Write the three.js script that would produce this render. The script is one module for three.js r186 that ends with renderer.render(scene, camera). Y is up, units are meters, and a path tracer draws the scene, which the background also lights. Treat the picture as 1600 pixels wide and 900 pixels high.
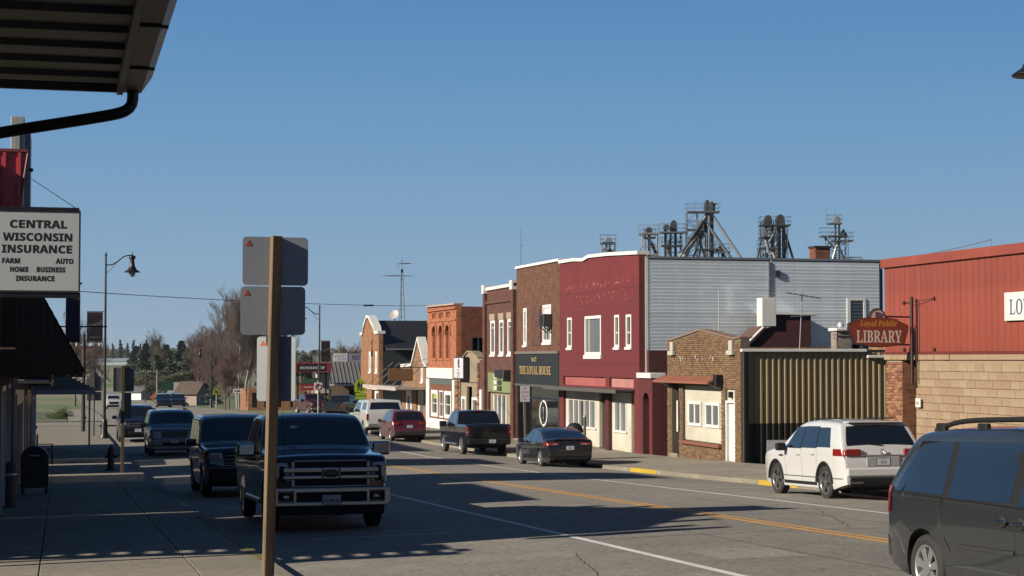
import * as THREE from 'three';
import { mergeGeometries, toCreasedNormals } from 'three/addons/utils/BufferGeometryUtils.js';
import { RoundedBoxGeometry } from 'three/addons/geometries/RoundedBoxGeometry.js';

// ---------------------------------------------------------------- camera, sky, sun, exposure
const scene = new THREE.Scene();
const camera = new THREE.PerspectiveCamera(18.92, 16 / 9, 0.1, 12000);
camera.position.set(0, 1.7, 0);
camera.rotation.order = 'YXZ';
camera.rotation.set(0.04072, -0.255552, 0);
scene.add(camera);
const renderer = new THREE.WebGLRenderer();
renderer.toneMapping = THREE.LinearToneMapping;
renderer.toneMappingExposure = 2.15;
renderer.shadowMap.enabled = true;

const SUN_EL = 24 * Math.PI / 180, SUN_AZ = 14 * Math.PI / 180;
const sunDir = new THREE.Vector3(-Math.cos(SUN_EL) * Math.cos(SUN_AZ), Math.sin(SUN_EL), Math.cos(SUN_EL) * Math.sin(SUN_AZ));
const sun = new THREE.DirectionalLight(new THREE.Color().setRGB(1, 0.91, 0.77), 5);
sun.name = 'sun';
sun.position.set(8 + sunDir.x * 150, sunDir.y * 150, -60 + sunDir.z * 150);
sun.target.position.set(8, 0, -60);
sun.castShadow = true;
Object.assign(sun.shadow.camera, { left: -140, right: 140, top: 140, bottom: -140, near: 1, far: 400 });
sun.shadow.mapSize.set(4096, 4096);
scene.add(sun, sun.target);
{
  const w = 512, h = 256, data = new Float32Array(w * h * 4);
  const stops = [[0, 0.30, 0.40, 0.50], [4, 0.225, 0.375, 0.54], [8, 0.15, 0.315, 0.535], [12, 0.098, 0.252, 0.495], [25, 0.045, 0.13, 0.3], [50, 0.018, 0.055, 0.14], [90, 0.013, 0.04, 0.105]];
  for (let j = 0; j < h; j++) for (let i = 0; i < w; i++) {
    const el = ((j + 0.5) / h - 0.5) * Math.PI, az = ((i + 0.5) / w - 0.5) * 2 * Math.PI;
    const d = new THREE.Vector3(Math.cos(el) * Math.cos(az), Math.sin(el), Math.cos(el) * Math.sin(az));
    const deg = Math.max(0, el * 180 / Math.PI);
    let k = 0; while (k < stops.length - 2 && deg > stops[k + 1][0]) k++;
    const a = stops[k], b = stops[k + 1], t = (deg - a[0]) / (b[0] - a[0]);
    const g = Math.acos(Math.max(-1, Math.min(1, d.dot(sunDir))));
    const glow = 0.3 * Math.exp(-g * 7) + 0.025 * Math.exp(-g * 1.6);
    const o = (j * w + i) * 4;
    for (let c = 0; c < 3; c++) {
      let v = a[c + 1] + (b[c + 1] - a[c + 1]) * t;
      v += glow * [1, 0.95, 0.85][c];
      if (el < 0) v = [0.10, 0.095, 0.085][c] + (v - [0.10, 0.095, 0.085][c]) * Math.exp(el * 60);
      data[o + c] = v / 2.15;
    }
    data[o + 3] = 1;
  }
  const sky = new THREE.DataTexture(data, w, h, THREE.RGBAFormat, THREE.FloatType);
  sky.mapping = THREE.EquirectangularReflectionMapping;
  sky.magFilter = sky.minFilter = THREE.LinearFilter;
  sky.colorSpace = THREE.LinearSRGBColorSpace;
  sky.needsUpdate = true;
  scene.background = sky;
  scene.environment = sky;
}

// ---------------------------------------------------------------- helpers
let seed = 12345;
const rnd = () => { seed = (seed * 1664525 + 1013904223) >>> 0; return seed / 4294967296; };
const rr = (a, b) => a + (b - a) * rnd();
const lerp = (a, b, t) => a + (b - a) * t;
const clamp = (v, a = 0, b = 1) => Math.max(a, Math.min(b, v));
const interp = (k, x) => {
  if (x <= k[0][0]) return k[0][1];
  for (let i = 1; i < k.length; i++) if (x <= k[i][0]) return lerp(k[i - 1][1], k[i][1], (x - k[i - 1][0]) / (k[i][0] - k[i - 1][0]));
  return k[k.length - 1][1];
};
const lin = (r, g, b) => [r, g, b].map((v) => { v /= 255; return v <= 0.04045 ? v / 12.92 : ((v + 0.055) / 1.055) ** 2.4; });

// the street runs along -z and falls away from the camera, levels out and climbs a far hill
const PROFILE = [[0, 0], [45, -1.48], [55, -1.77], [65, -2.0], [80, -2.22], [100, -2.42], [120, -2.6], [150, -2.95], [200, -3.9], [300, -5.8], [420, -7], [600, -6], [1000, 1], [1400, 4], [7000, 4]];
const prof = (z) => (z > 0 ? 0.0329 * z : interp(PROFILE, -z));
const ROAD_OFF = [[2.45, 0], [2.5, -0.14], [7.05, -0.05], [10.45, 0], [13.5, -0.03], [15.5, -0.06], [16.98, -0.13], [17.0, -0.01], [21.3, 0.04]];
const gy = (x, z) => prof(z) + interp(ROAD_OFF, x);

const used = {};
function numbered(n) { const k = used[n] = (used[n] ?? -1) + 1; return k ? `${n}_${String(k).padStart(3, '0')}` : n; }
function tag(o, label, category, group, kind) {
  if (label) o.userData.label = label;
  if (category) o.userData.category = category;
  if (group) o.userData.group = group;
  if (kind) o.userData.kind = kind;
  return o;
}
function thing(name, label, category, [x, y, z] = [0, 0, 0], ry = 0, group) {
  const o = new THREE.Group(); o.name = numbered(name); scene.add(o);
  o.position.set(x, y, z); o.rotation.y = ry;
  return tag(o, label, category, group);
}
function part(name, parent, [x, y, z] = [0, 0, 0], ry = 0) {
  const o = new THREE.Group(); o.name = name; parent.add(o); o.position.set(x, y, z); o.rotation.y = ry; return o;
}
function boxUV(g) {
  const p = g.attributes.position, n = g.attributes.normal, uv = new Float32Array(p.count * 2);
  for (let i = 0; i < p.count; i++) {
    const ax = Math.abs(n.getX(i)), ay = Math.abs(n.getY(i)), az = Math.abs(n.getZ(i));
    const [u, v] = ay >= ax && ay >= az ? [p.getX(i), p.getZ(i)] : ax >= az ? [p.getZ(i), p.getY(i)] : [p.getX(i), p.getY(i)];
    uv[2 * i] = u; uv[2 * i + 1] = v;
  }
  g.setAttribute('uv', new THREE.BufferAttribute(uv, 2));
  return g;
}
function fin(g) {
  let o = g.index ? g.toNonIndexed() : g;
  for (const k of Object.keys(o.attributes)) if (!['position', 'normal', 'uv'].includes(k)) o.deleteAttribute(k);
  if (!o.attributes.normal) o.computeVertexNormals();
  if (!o.userData.uvDone) boxUV(o);
  return o;
}
const merge = (list) => (list.length === 1 ? fin(list[0]) : mergeGeometries(list.map(fin)));
function mesh(name, geos, mat, parent = scene) {
  const list = Array.isArray(geos) ? geos : [geos];
  const m = new THREE.Mesh(merge(list), mat);
  m.name = parent === scene ? numbered(name) : name; m.castShadow = m.receiveShadow = true; parent.add(m);
  return m;
}
function raw(name, geo, mat, parent) {          // shares its geometry with others
  const m = new THREE.Mesh(geo, mat); m.name = parent === scene ? numbered(name) : name; m.castShadow = m.receiveShadow = true; parent.add(m); return m;
}
// geometry makers
const bx = (x0, x1, y0, y1, z0, z1) => new THREE.BoxGeometry(Math.abs(x1 - x0), Math.abs(y1 - y0), Math.abs(z1 - z0)).translate((x0 + x1) / 2, (y0 + y1) / 2, (z0 + z1) / 2);
const rb = (x0, x1, y0, y1, z0, z1, r = 0.02, s = 2) => new RoundedBoxGeometry(Math.abs(x1 - x0), Math.abs(y1 - y0), Math.abs(z1 - z0), s, Math.min(r, Math.abs(x1 - x0) * 0.49, Math.abs(y1 - y0) * 0.49, Math.abs(z1 - z0) * 0.49)).translate((x0 + x1) / 2, (y0 + y1) / 2, (z0 + z1) / 2);
const V = (x, y, z) => new THREE.Vector3(x, y, z);
function bar(a, b, r0, r1 = r0, n = 8) {        // a tapered round bar between two points
  const A = V(...a), B = V(...b), d = B.clone().sub(A), L = d.length();
  const g = new THREE.CylinderGeometry(r1, r0, L, n, 1);
  g.applyQuaternion(new THREE.Quaternion().setFromUnitVectors(V(0, 1, 0), d.normalize()));
  return g.translate((a[0] + b[0]) / 2, (a[1] + b[1]) / 2, (a[2] + b[2]) / 2);
}
const tube = (pts, r, n = 8, seg = 24) => new THREE.TubeGeometry(new THREE.CatmullRomCurve3(pts.map((p) => V(...p))), seg, r, n);
const lathe = (pts, n = 20) => new THREE.LatheGeometry(pts.map((p) => new THREE.Vector2(...p)), n);
const ball = (r, x, y, z, n = 12) => new THREE.SphereGeometry(r, n, Math.round(n * 0.7)).translate(x, y, z);
function plate(pts, depth, holes = [], bevel = 0) {   // polygon in x,y, thick in z from 0 to depth
  const s = new THREE.Shape(pts.map((p) => new THREE.Vector2(...p)));
  for (const h of holes) s.holes.push(new THREE.Path(h.map((p) => new THREE.Vector2(...p))));
  return new THREE.ExtrudeGeometry(s, bevel ? { depth: depth - 2 * bevel, bevelEnabled: true, bevelThickness: bevel, bevelSize: bevel, bevelOffset: -bevel, bevelSegments: 2, curveSegments: 8 } : { depth, bevelEnabled: false, curveSegments: 10 }).translate(0, 0, bevel);
}
const rect = (x0, x1, y0, y1) => [[x0, y0], [x1, y0], [x1, y1], [x0, y1]];
function roundRect(x0, x1, y0, y1, r, n = 4) {
  const out = [];
  for (const [cx, cy, a0] of [[x1 - r, y1 - r, 0], [x0 + r, y1 - r, 90], [x0 + r, y0 + r, 180], [x1 - r, y0 + r, 270]])
    for (let i = 0; i <= n; i++) { const a = (a0 + 90 * i / n) * Math.PI / 180; out.push([cx + r * Math.cos(a), cy + r * Math.sin(a)]); }
  return out;
}
function grid(nu, nv, f) {                        // a surface from f(u, v) -> [x, y, z], u and v in 0..1
  const pos = [], idx = [];
  for (let i = 0; i <= nu; i++) for (let j = 0; j <= nv; j++) pos.push(...f(i / nu, j / nv));
  for (let i = 0; i < nu; i++) for (let j = 0; j < nv; j++) { const a = i * (nv + 1) + j, b = a + nv + 1; idx.push(a, b, a + 1, b, b + 1, a + 1); }
  const g = new THREE.BufferGeometry(); g.setAttribute('position', new THREE.Float32BufferAttribute(pos, 3)); g.setIndex(idx); g.computeVertexNormals();
  return g;
}

// ---------------------------------------------------------------- textures
function lattice(period, s) {
  let q = s >>> 0; const r = () => { q = (q * 1664525 + 1013904223) >>> 0; return q / 4294967296; };
  const t = new Float32Array(period * period).map(r);
  return (x, y) => {
    const xi = Math.floor(x), yi = Math.floor(y), fx = x - xi, fy = y - yi, u = fx * fx * (3 - 2 * fx), v = fy * fy * (3 - 2 * fy);
    const g = (a, b) => t[(((b % period) + period) % period) * period + (((a % period) + period) % period)];
    return lerp(lerp(g(xi, yi), g(xi + 1, yi), u), lerp(g(xi, yi + 1), g(xi + 1, yi + 1), u), v);
  };
}
function fbmTile(n0, oct, s) {                    // tileable over 0..1
  const L = []; for (let i = 0; i < oct; i++) L.push(lattice(n0 << i, s + i * 77));
  return (u, v) => { let a = 0, w = 0.5, t = 0; for (let i = 0; i < oct; i++) { a += w * L[i](u * (n0 << i), v * (n0 << i)); t += w; w *= 0.55; } return a / t; };
}
function dataTex(n, m, f, sizeX, sizeY = sizeX) { // f(u,v) -> [r,g,b] or grey, linear 0..1; sizes in metres
  const d = new Uint8Array(n * m * 4);
  for (let j = 0; j < m; j++) for (let i = 0; i < n; i++) {
    const c = f((i + 0.5) / n, (j + 0.5) / m), o = (j * n + i) * 4;
    for (let k = 0; k < 3; k++) d[o + k] = clamp(Array.isArray(c) ? c[k] : c) * 255;
    d[o + 3] = 255;
  }
  const t = new THREE.DataTexture(d, n, m); t.magFilter = t.minFilter = THREE.LinearFilter; t.wrapS = t.wrapT = THREE.RepeatWrapping;
  t.repeat.set(1 / sizeX, 1 / sizeY); t.needsUpdate = true; return t;
}
const M = (c, rough = 0.8, metal = 0, o = {}) => {
  const m = o.phys ? new THREE.MeshPhysicalMaterial() : new THREE.MeshStandardMaterial();
  const { phys, ...rest } = o;
  m.color.setRGB(...(Array.isArray(c) ? c : [c, c, c]).map((v) => v * (metal > 0.75 ? 0.8 : 0.425))); m.roughness = rough; m.metalness = metal;
  Object.assign(m, rest); m.side = THREE.DoubleSide; return m;
};
const fA = fbmTile(4, 6, 11), fB = fbmTile(8, 5, 91), fC = fbmTile(3, 4, 301), fF = fbmTile(64, 2, 501);
const tConc = dataTex(512, 512, (u, v) => 0.72 + 0.3 * (fA(u, v) - 0.5) + 0.34 * (fF(u, v) - 0.5) - (fB(u, v) > 0.66 ? 0.08 : 0), 3.1);
const tConcB = dataTex(256, 256, (u, v) => 0.5 + 0.6 * (fF(u, v) - 0.5) + 0.4 * (fA(u, v) - 0.5), 1.3);
const tAsph = dataTex(512, 512, (u, v) => 0.72 + 0.55 * (fF(u, v) - 0.5) + 0.3 * (fA(u, v) - 0.5), 2.7);
const tDirt = dataTex(512, 512, (u, v) => 0.86 + 0.35 * (fA(u, v) - 0.5) + 0.12 * (fF(u, v) - 0.5), 3.7);
const tStreak = dataTex(512, 256, (u, v) => { const s = fB(u, v * 0.12), t = fA(u, v); return 0.85 + 0.25 * (s - 0.5) + 0.2 * (t - 0.5); }, 4, 4);
const tGrain = dataTex(256, 512, (u, v) => { const w = u * 9 + 1.6 * fC(u, v * 0.5), s = Math.sin(w * 6.28) * 0.5 + 0.5; return 0.5 + 0.42 * s * fB(u, v * 0.2) + 0.5 * (fF(u, v * 0.1) - 0.5) - (fC(u, v) > 0.68 ? 0.2 : 0); }, 0.12, 1.9);
function brickMaps(s, bw, bh, spread, mortar) {   // courses too far off to be told apart one by one
  const nx = 10, ny = 16, q = lattice(64, s), fx = 10 / 512, jx = 0.05, jy = 0.16;
  const at = (u, v) => {
    const row = Math.floor(v * ny), x = u * nx + (row % 2) * 0.5, col = Math.floor(x) % nx, px = x - Math.floor(x), py = v * ny - row;
    return [px < jx || py < jy, q(col * 3 + 0.0, row * 2 + 0.0), px, py];
  };
  const map = dataTex(512, 512, (u, v) => {
    const [m, t] = at(u, v), n = 0.2 * (fA(u, v) - 0.5) + 0.15 * (fF(u, v) - 0.5);
    return m ? [mortar[0] + n, mortar[1] + n, mortar[2] + n] : [0.8 + spread * (t - 0.5) + n, 0.8 + spread * 1.15 * (t - 0.5) + n, 0.8 + spread * 1.2 * (t - 0.5) + n];
  }, bw * nx, bh * ny);
  const bump = dataTex(512, 512, (u, v) => (at(u, v)[0] ? 0.1 : 0.75 + 0.3 * (fF(u, v) - 0.5)), bw * nx, bh * ny);
  return { map, bumpMap: bump, bumpScale: 0.008 };
}
const bmA = brickMaps(5, 0.205, 0.068, 0.7, [0.75, 0.8, 0.85]);
const bmB = brickMaps(17, 0.205, 0.068, 0.45, [0.62, 0.62, 0.62]);
function canvasTex(w, h, draw) {
  const c = document.createElement('canvas'); c.width = w; c.height = h; draw(c.getContext('2d'), w, h);
  const t = new THREE.CanvasTexture(c); t.colorSpace = THREE.SRGBColorSpace; t.magFilter = THREE.LinearFilter; return t;
}
function printed(w, h, px, draw, rough = 0.5) {    // a flat printed face w x h metres, centred, facing +z
  const g = new THREE.PlaneGeometry(w, h); g.userData.uvDone = true;
  const o = g.toNonIndexed(); o.userData.uvDone = true;
  const t = canvasTex(px, Math.round(px * h / w), draw);
  return [o, M(1, rough, 0, { map: t })];
}
function face(name, parent, w, h, px, [x, y, z], draw, ry = 0, rough = 0.5) {
  const [g, m] = printed(w, h, px, draw, rough);
  const o = raw(name, g, m, parent); o.position.set(x, y, z); o.rotation.y = ry; return o;
}

// ---------------------------------------------------------------- materials
const mConc = M([0.48, 0.42, 0.315], 0.9, 0, { map: tConc, bumpMap: tConcB, bumpScale: 0.004 });
const mConcB = M([0.44, 0.385, 0.29], 0.9, 0, { map: tConc, bumpMap: tConcB, bumpScale: 0.004 });
const mConcC = M([0.51, 0.45, 0.34], 0.9, 0, { map: tConc, bumpMap: tConcB, bumpScale: 0.004 });
const mRoad = M([0.5, 0.455, 0.385], 0.88, 0, { map: tAsph, bumpMap: tConcB, bumpScale: 0.005, vertexColors: true });
const mWhiteLine = M([1.2, 1.18, 1.12], 0.7, 0, { map: tDirt });
const mYellowLine = M([1.1, 0.55, 0.1], 0.7, 0, { map: tDirt });
const mKerbYellow = M([0.75, 0.5, 0.03], 0.7, 0, { map: tDirt });
const mWhite = M([1.15, 1.13, 1.08], 0.6, 0, { map: tDirt });
const mCream = M([0.9, 0.84, 0.68], 0.6, 0, { map: tDirt });
const mBlackMetal = M([0.012, 0.012, 0.013], 0.45, 0.2);
const mDark = M([0.02, 0.018, 0.016], 0.8);
const mGlass = M([0.015, 0.018, 0.02], 0.06, 0, { phys: true, clearcoat: 0.6, clearcoatRoughness: 0.05 });
const mGlassCurtain = M([0.2, 0.21, 0.22], 0.25, 0, { map: tStreak });
const mAlu = M([0.5, 0.5, 0.5], 0.4, 0.8);
const mGalv = M([0.42, 0.44, 0.46], 0.5, 0.5, { map: tStreak });
const mRoofDark = M([0.03, 0.03, 0.032], 0.8, 0, { map: tDirt });
const mRust = M([0.2, 0.07, 0.03], 0.8, 0, { map: tDirt });

function windowPart(parent, x0, x1, y0, y1, o = {}) {   // in a wall whose face is the parent's z = 0
  const { fr = mWhite, gl = mGlass, fw = 0.07, back = 0.1, v = [], h = [], sill = fr, sillH = 0.1, sillOut = 0.06, proud = 0.012 } = o;
  const w = part('window', parent), W = x1 - x0, H = y1 - y0, z = -back + 0.04;
  const f = [bx(x0, x0 + fw, y0, y1, -back, proud), bx(x1 - fw, x1, y0, y1, -back, proud), bx(x0 + fw, x1 - fw, y1 - fw, y1, -back, proud), bx(x0 + fw, x1 - fw, y0, y0 + fw, -back, proud)];
  for (const t of v) f.push(bx(x0 + W * t - 0.025, x0 + W * t + 0.025, y0 + fw, y1 - fw, -back + 0.005, z + 0.035));
  for (const t of h) f.push(bx(x0 + fw, x1 - fw, y0 + H * t - 0.02, y0 + H * t + 0.02, -back + 0.004, z + 0.03));
  mesh('frame', f, fr, w);
  mesh('pane', bx(x0 + fw * 0.5, x1 - fw * 0.5, y0 + fw * 0.5, y1 - fw * 0.5, -back - 0.02, z), gl, w);
  if (sill) mesh('sill', bx(x0 - 0.06, x1 + 0.06, y0 - sillH, y0 - 0.002, -back, sillOut), sill, w);
  return w;
}
// ---------------------------------------------------------------- the ground, the street, pavements
function zSteps(z0, z1, near = 2) {               // from z0 (nearer) to z1 (farther, more negative)
  const out = [z0]; let z = z0;
  while (z > z1 + 1e-6) { z = Math.max(z1, z - (z > -130 ? near : z > -400 ? 8 : 40)); out.push(z); }
  return out;
}
function sheet(xs, zs, y, colour) {
  const pos = [], idx = [], col = [], uv = [];
  for (const z of zs) for (const x of xs) { pos.push(x, y(x, z), z); uv.push(x, z); if (colour) col.push(...colour(x, z)); }
  const n = xs.length;
  for (let i = 0; i < zs.length - 1; i++) for (let j = 0; j < n - 1; j++) { const a = i * n + j, b = a + n; idx.push(a, a + 1, b, a + 1, b + 1, b); }
  const g = new THREE.BufferGeometry(); g.setAttribute('position', new THREE.Float32BufferAttribute(pos, 3)); g.setAttribute('uv', new THREE.Float32BufferAttribute(uv, 2));
  if (colour) g.setAttribute('color', new THREE.Float32BufferAttribute(col, 3));
  g.setIndex(idx); g.computeVertexNormals(); return g;
}
const struct = (o) => tag(o, null, null, null, 'structure');
const bigNoise = fbmTile(5, 5, 771);
{ // terrain to the horizon
  const xs = [], zs = [];
  for (let x = -5200; x <= 5200;) { xs.push(x); x += Math.abs(x + 1) < 60 ? 6 : Math.abs(x) < 400 ? 30 : 400; }
  for (let z = 120; z > -7000;) { zs.push(z); z -= z > -130 ? 6 : z > -700 ? 20 : z > -1400 ? 60 : 500; }
  const y = (x, z) => {
    const s = -z, hill = clamp((s - 350) / 600) * 9 * (bigNoise(x / 2600 + 0.37, z / 2600 + 0.11) - 0.5) * (Math.abs(x + s * 0.02) < 12 ? 0.3 : 1);
    return prof(z) - (s < 108 ? 0.45 : s < 126 ? lerp(0.45, 0.09, (s - 108) / 18) : 0.09) + hill;
  };
  const g = sheet(xs, zs, y, (x, z) => {
    const n = bigNoise(x / 300, z / 300), m = bigNoise(x / 37, z / 37), s = -z;
    if (s < 112 && s > -60 && x > -6 && x < 60) return [0.45, 0.42, 0.36];
    const green = [0.13 + 0.06 * m, 0.19 + 0.07 * m, 0.045], straw = [0.34, 0.27, 0.15];
    const t = clamp((n - 0.5) * 6 + 0.3);
    return green.map((c, k) => lerp(c, straw[k], t));
  });
  struct(raw('ground', g, M(1, 0.95, 0, { vertexColors: true, map: tDirt }), scene));
}
{ // carriageway
  const xs = [2.5, 3.2, 4, 5, 6, 7.05, 7.7, 8.6, 9.6, 10.45, 11.3, 12.4, 13.5, 14.5, 15.5, 16.3, 16.98], zs = zSteps(14, -118, 0.9);
  const g = sheet(xs, zs, gy, (x, z) => {
    let v = 0.9 + 0.36 * (bigNoise(x / 24, z / 60) - 0.5) + 0.26 * (bigNoise(x / 5, z / 9) - 0.5);
    for (const c of [7.9, 9.6, 11.2, 12.9]) v -= 0.07 * Math.exp(-(((x - c) / 0.35) ** 2));
    if (x < 7) v += 0.03;
    for (const [ox, oz, r, k] of [[15.2, -24, 0.7, 0.25], [15.4, -42, 0.8, 0.2], [15.3, -47, 0.6, 0.25], [15.1, -61, 0.8, 0.25], [4.6, -22.5, 0.7, 0.22], [4.4, -18, 0.6, 0.15], [9.2, -18, 1.5, 0.08]]) v -= k * Math.exp(-(((x - ox) / r) ** 2) - ((z - oz) / (r * 1.3)) ** 2);
    return [v, v * 0.985, v * 0.96];
  });
  struct(raw('road', g, mRoad, scene));
  const g2 = sheet([-160, -60, -20, 0, 6, 12, 18, 30, 60, 160], zSteps(-114.5, -123, 2), (x, z) => prof(z) - 0.03, () => [0.95, 0.94, 0.92]);
  struct(raw('cross_street', g2, mRoad, scene));
  const g3 = sheet([3.5, 6, 10, 13.5, 16], zSteps(-122.9, -1200, 6), (x, z) => prof(z) - 0.02, () => [0.95, 0.94, 0.9]);
  struct(raw('far_road', g3, mRoad, scene));
}
function line(name, x, w, z0, z1, mat) { return struct(raw(name, sheet([x - w / 2, x + w / 2], zSteps(z0, z1, 1.5), (a, b) => gy(a, b) + 0.004), mat, scene)); }
line('road_line', 7.05, 0.12, 10, -117, mWhiteLine);
line('road_line', 10.37, 0.11, 10, -117, mYellowLine);
line('road_line', 10.58, 0.11, 10, -117, mYellowLine);
line('road_line', 13.5, 0.12, 10, -117, mWhiteLine);
function cross(x0, x1, z, w) { return struct(raw('parking_mark', sheet([x0, (x0 + x1) / 2, x1], [z + w / 2, z - w / 2], (a, b) => gy(a, b) + 0.005), mWhiteLine, scene)); }
for (const [a, b, z] of [[15.0, 16.4, -30.4], [14.7, 15.9, -37.6], [14.6, 16.2, -47.6], [14.6, 16.2, -63], [3.6, 5.7, -25.4], [3.0, 5, -35], [3.0, 5, -51], [14.6, 16.2, -75]]) cross(a, b, z, 0.1);
{ // tar-sealed joints and cracks in the carriageway
  const m = M(0.02, 0.7);
  const crack = (pts, w) => {
    const pos = [], idx = [];
    pts.forEach(([x, z], i) => { const [px, pz] = pts[Math.max(0, i - 1)], [nx, nz] = pts[Math.min(pts.length - 1, i + 1)], dx = nx - px, dz = nz - pz, L = Math.hypot(dx, dz) || 1;
      for (const s of [-1, 1]) { const X = x - s * dz / L * w / 2, Z = z + s * dx / L * w / 2; pos.push(X, gy(X, Z) + 0.003, Z); } if (i) { const a = 2 * i - 2; idx.push(a, a + 1, a + 2, a + 1, a + 3, a + 2); } });
    const g = new THREE.BufferGeometry(); g.setAttribute('position', new THREE.Float32BufferAttribute(pos, 3)); g.setIndex(idx); g.computeVertexNormals();
    struct(mesh('road_crack', g, m));
  };
  const wig = (x0, z0, x1, z1, n, a) => Array.from({ length: n + 1 }, (_, i) => [lerp(x0, x1, i / n) + rr(-a, a), lerp(z0, z1, i / n) + rr(-a, a)]);
  crack(wig(2.62, 6, 2.62, -60, 60, 0.02), 0.018);
  for (const z of [-16.4, -27, -45]) crack(wig(2.6, z, 7, z + 0.1, 12, 0.04), 0.016);
  for (const z of [-23, -36, -52]) crack(wig(7.1, z, 16.9, z - 0.3, 22, 0.05), 0.02);
  crack(wig(8.8, -12, 8.75, -60, 60, 0.03), 0.014);
  crack(wig(12.1, -14, 12.3, -33, 60, 0.05), 0.016); crack(wig(5.1, -15, 6.3, -21, 30, 0.03), 0.012); crack(wig(14.2, -26, 16.6, -28.5, 30, 0.04), 0.014); crack(wig(11.3, -23.5, 13.2, -29, 40, 0.04), 0.012);
  for (const [x0, x1, z0, z1, t] of [[11.2, 12.9, -19.5, -22.6, 0.82], [7.6, 8.7, -19.2, -20.6, 1.12], [14.1, 15.6, -43.4, -45.6, 0.85]]) struct(raw('road_patch', sheet([x0, (x0 + x1) / 2, x1], [z0, (z0 + z1) / 2, z1], (x, z) => gy(x, z) + 0.0025), M([0.46 * t, 0.42 * t, 0.36 * t], 0.9, 0, { map: tAsph, bumpMap: tConcB, bumpScale: 0.005 }), scene));
}
function kerb(name, x0, x1, z0, z1, mat, up = 0, low = -0.25) {  // a real step along the gutter
  const zs = zSteps(z0, z1, 2), pos = [], idx = [];
  const inner = x0 < 9 ? [[x1 + 0.01, low], [x1, up - 0.02], [x1 - 0.02, up], [x0, up], [x0, low]] : [[x0 - 0.01, low], [x0, up - 0.02], [x0 + 0.02, up], [x1, up], [x1, low]];
  for (const z of zs) for (const [x, o] of inner) pos.push(x, prof(z) + o + (x0 < 9 ? 0 : -0.01), z);
  for (let i = 0; i < zs.length - 1; i++) for (let j = 0; j < 4; j++) { const a = i * 5 + j, b = a + 5; idx.push(a, b, a + 1, b, b + 1, a + 1); }
  for (const e of [0, (zs.length - 1) * 5]) idx.push(e, e + 1, e + 2, e, e + 2, e + 3, e, e + 3, e + 4);
  const g = new THREE.BufferGeometry(); g.setAttribute('position', new THREE.Float32BufferAttribute(pos, 3)); g.setIndex(idx); g.computeVertexNormals();
  const t = toCreasedNormals(g, 0.5);
  return struct(mesh(name, t, mat));
}
kerb('kerb', 2.3, 2.45, 10, -20.6, mConcB); kerb('kerb', 2.3, 2.45, -20.61, -24.6, M([0.3, 0.22, 0.03], 0.8, 0, { map: tDirt })); kerb('kerb', 2.3, 2.45, -24.61, -33.4, mConcB);
kerb('kerb', 2.3, 2.45, -33.41, -35.2, mKerbYellow); kerb('kerb', 2.3, 2.45, -35.21, -114, mConcB);
kerb('kerb', 17.0, 17.16, 10, -38.2, mConcB); kerb('kerb', 17.0, 17.16, -38.21, -40.6, mKerbYellow); kerb('kerb', 17.0, 17.16, -40.61, -48.3, mConcB);
kerb('kerb', 17.0, 17.16, -48.31, -50.7, mKerbYellow); kerb('kerb', 17.0, 17.16, -50.71, -114, mConcB);
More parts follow.
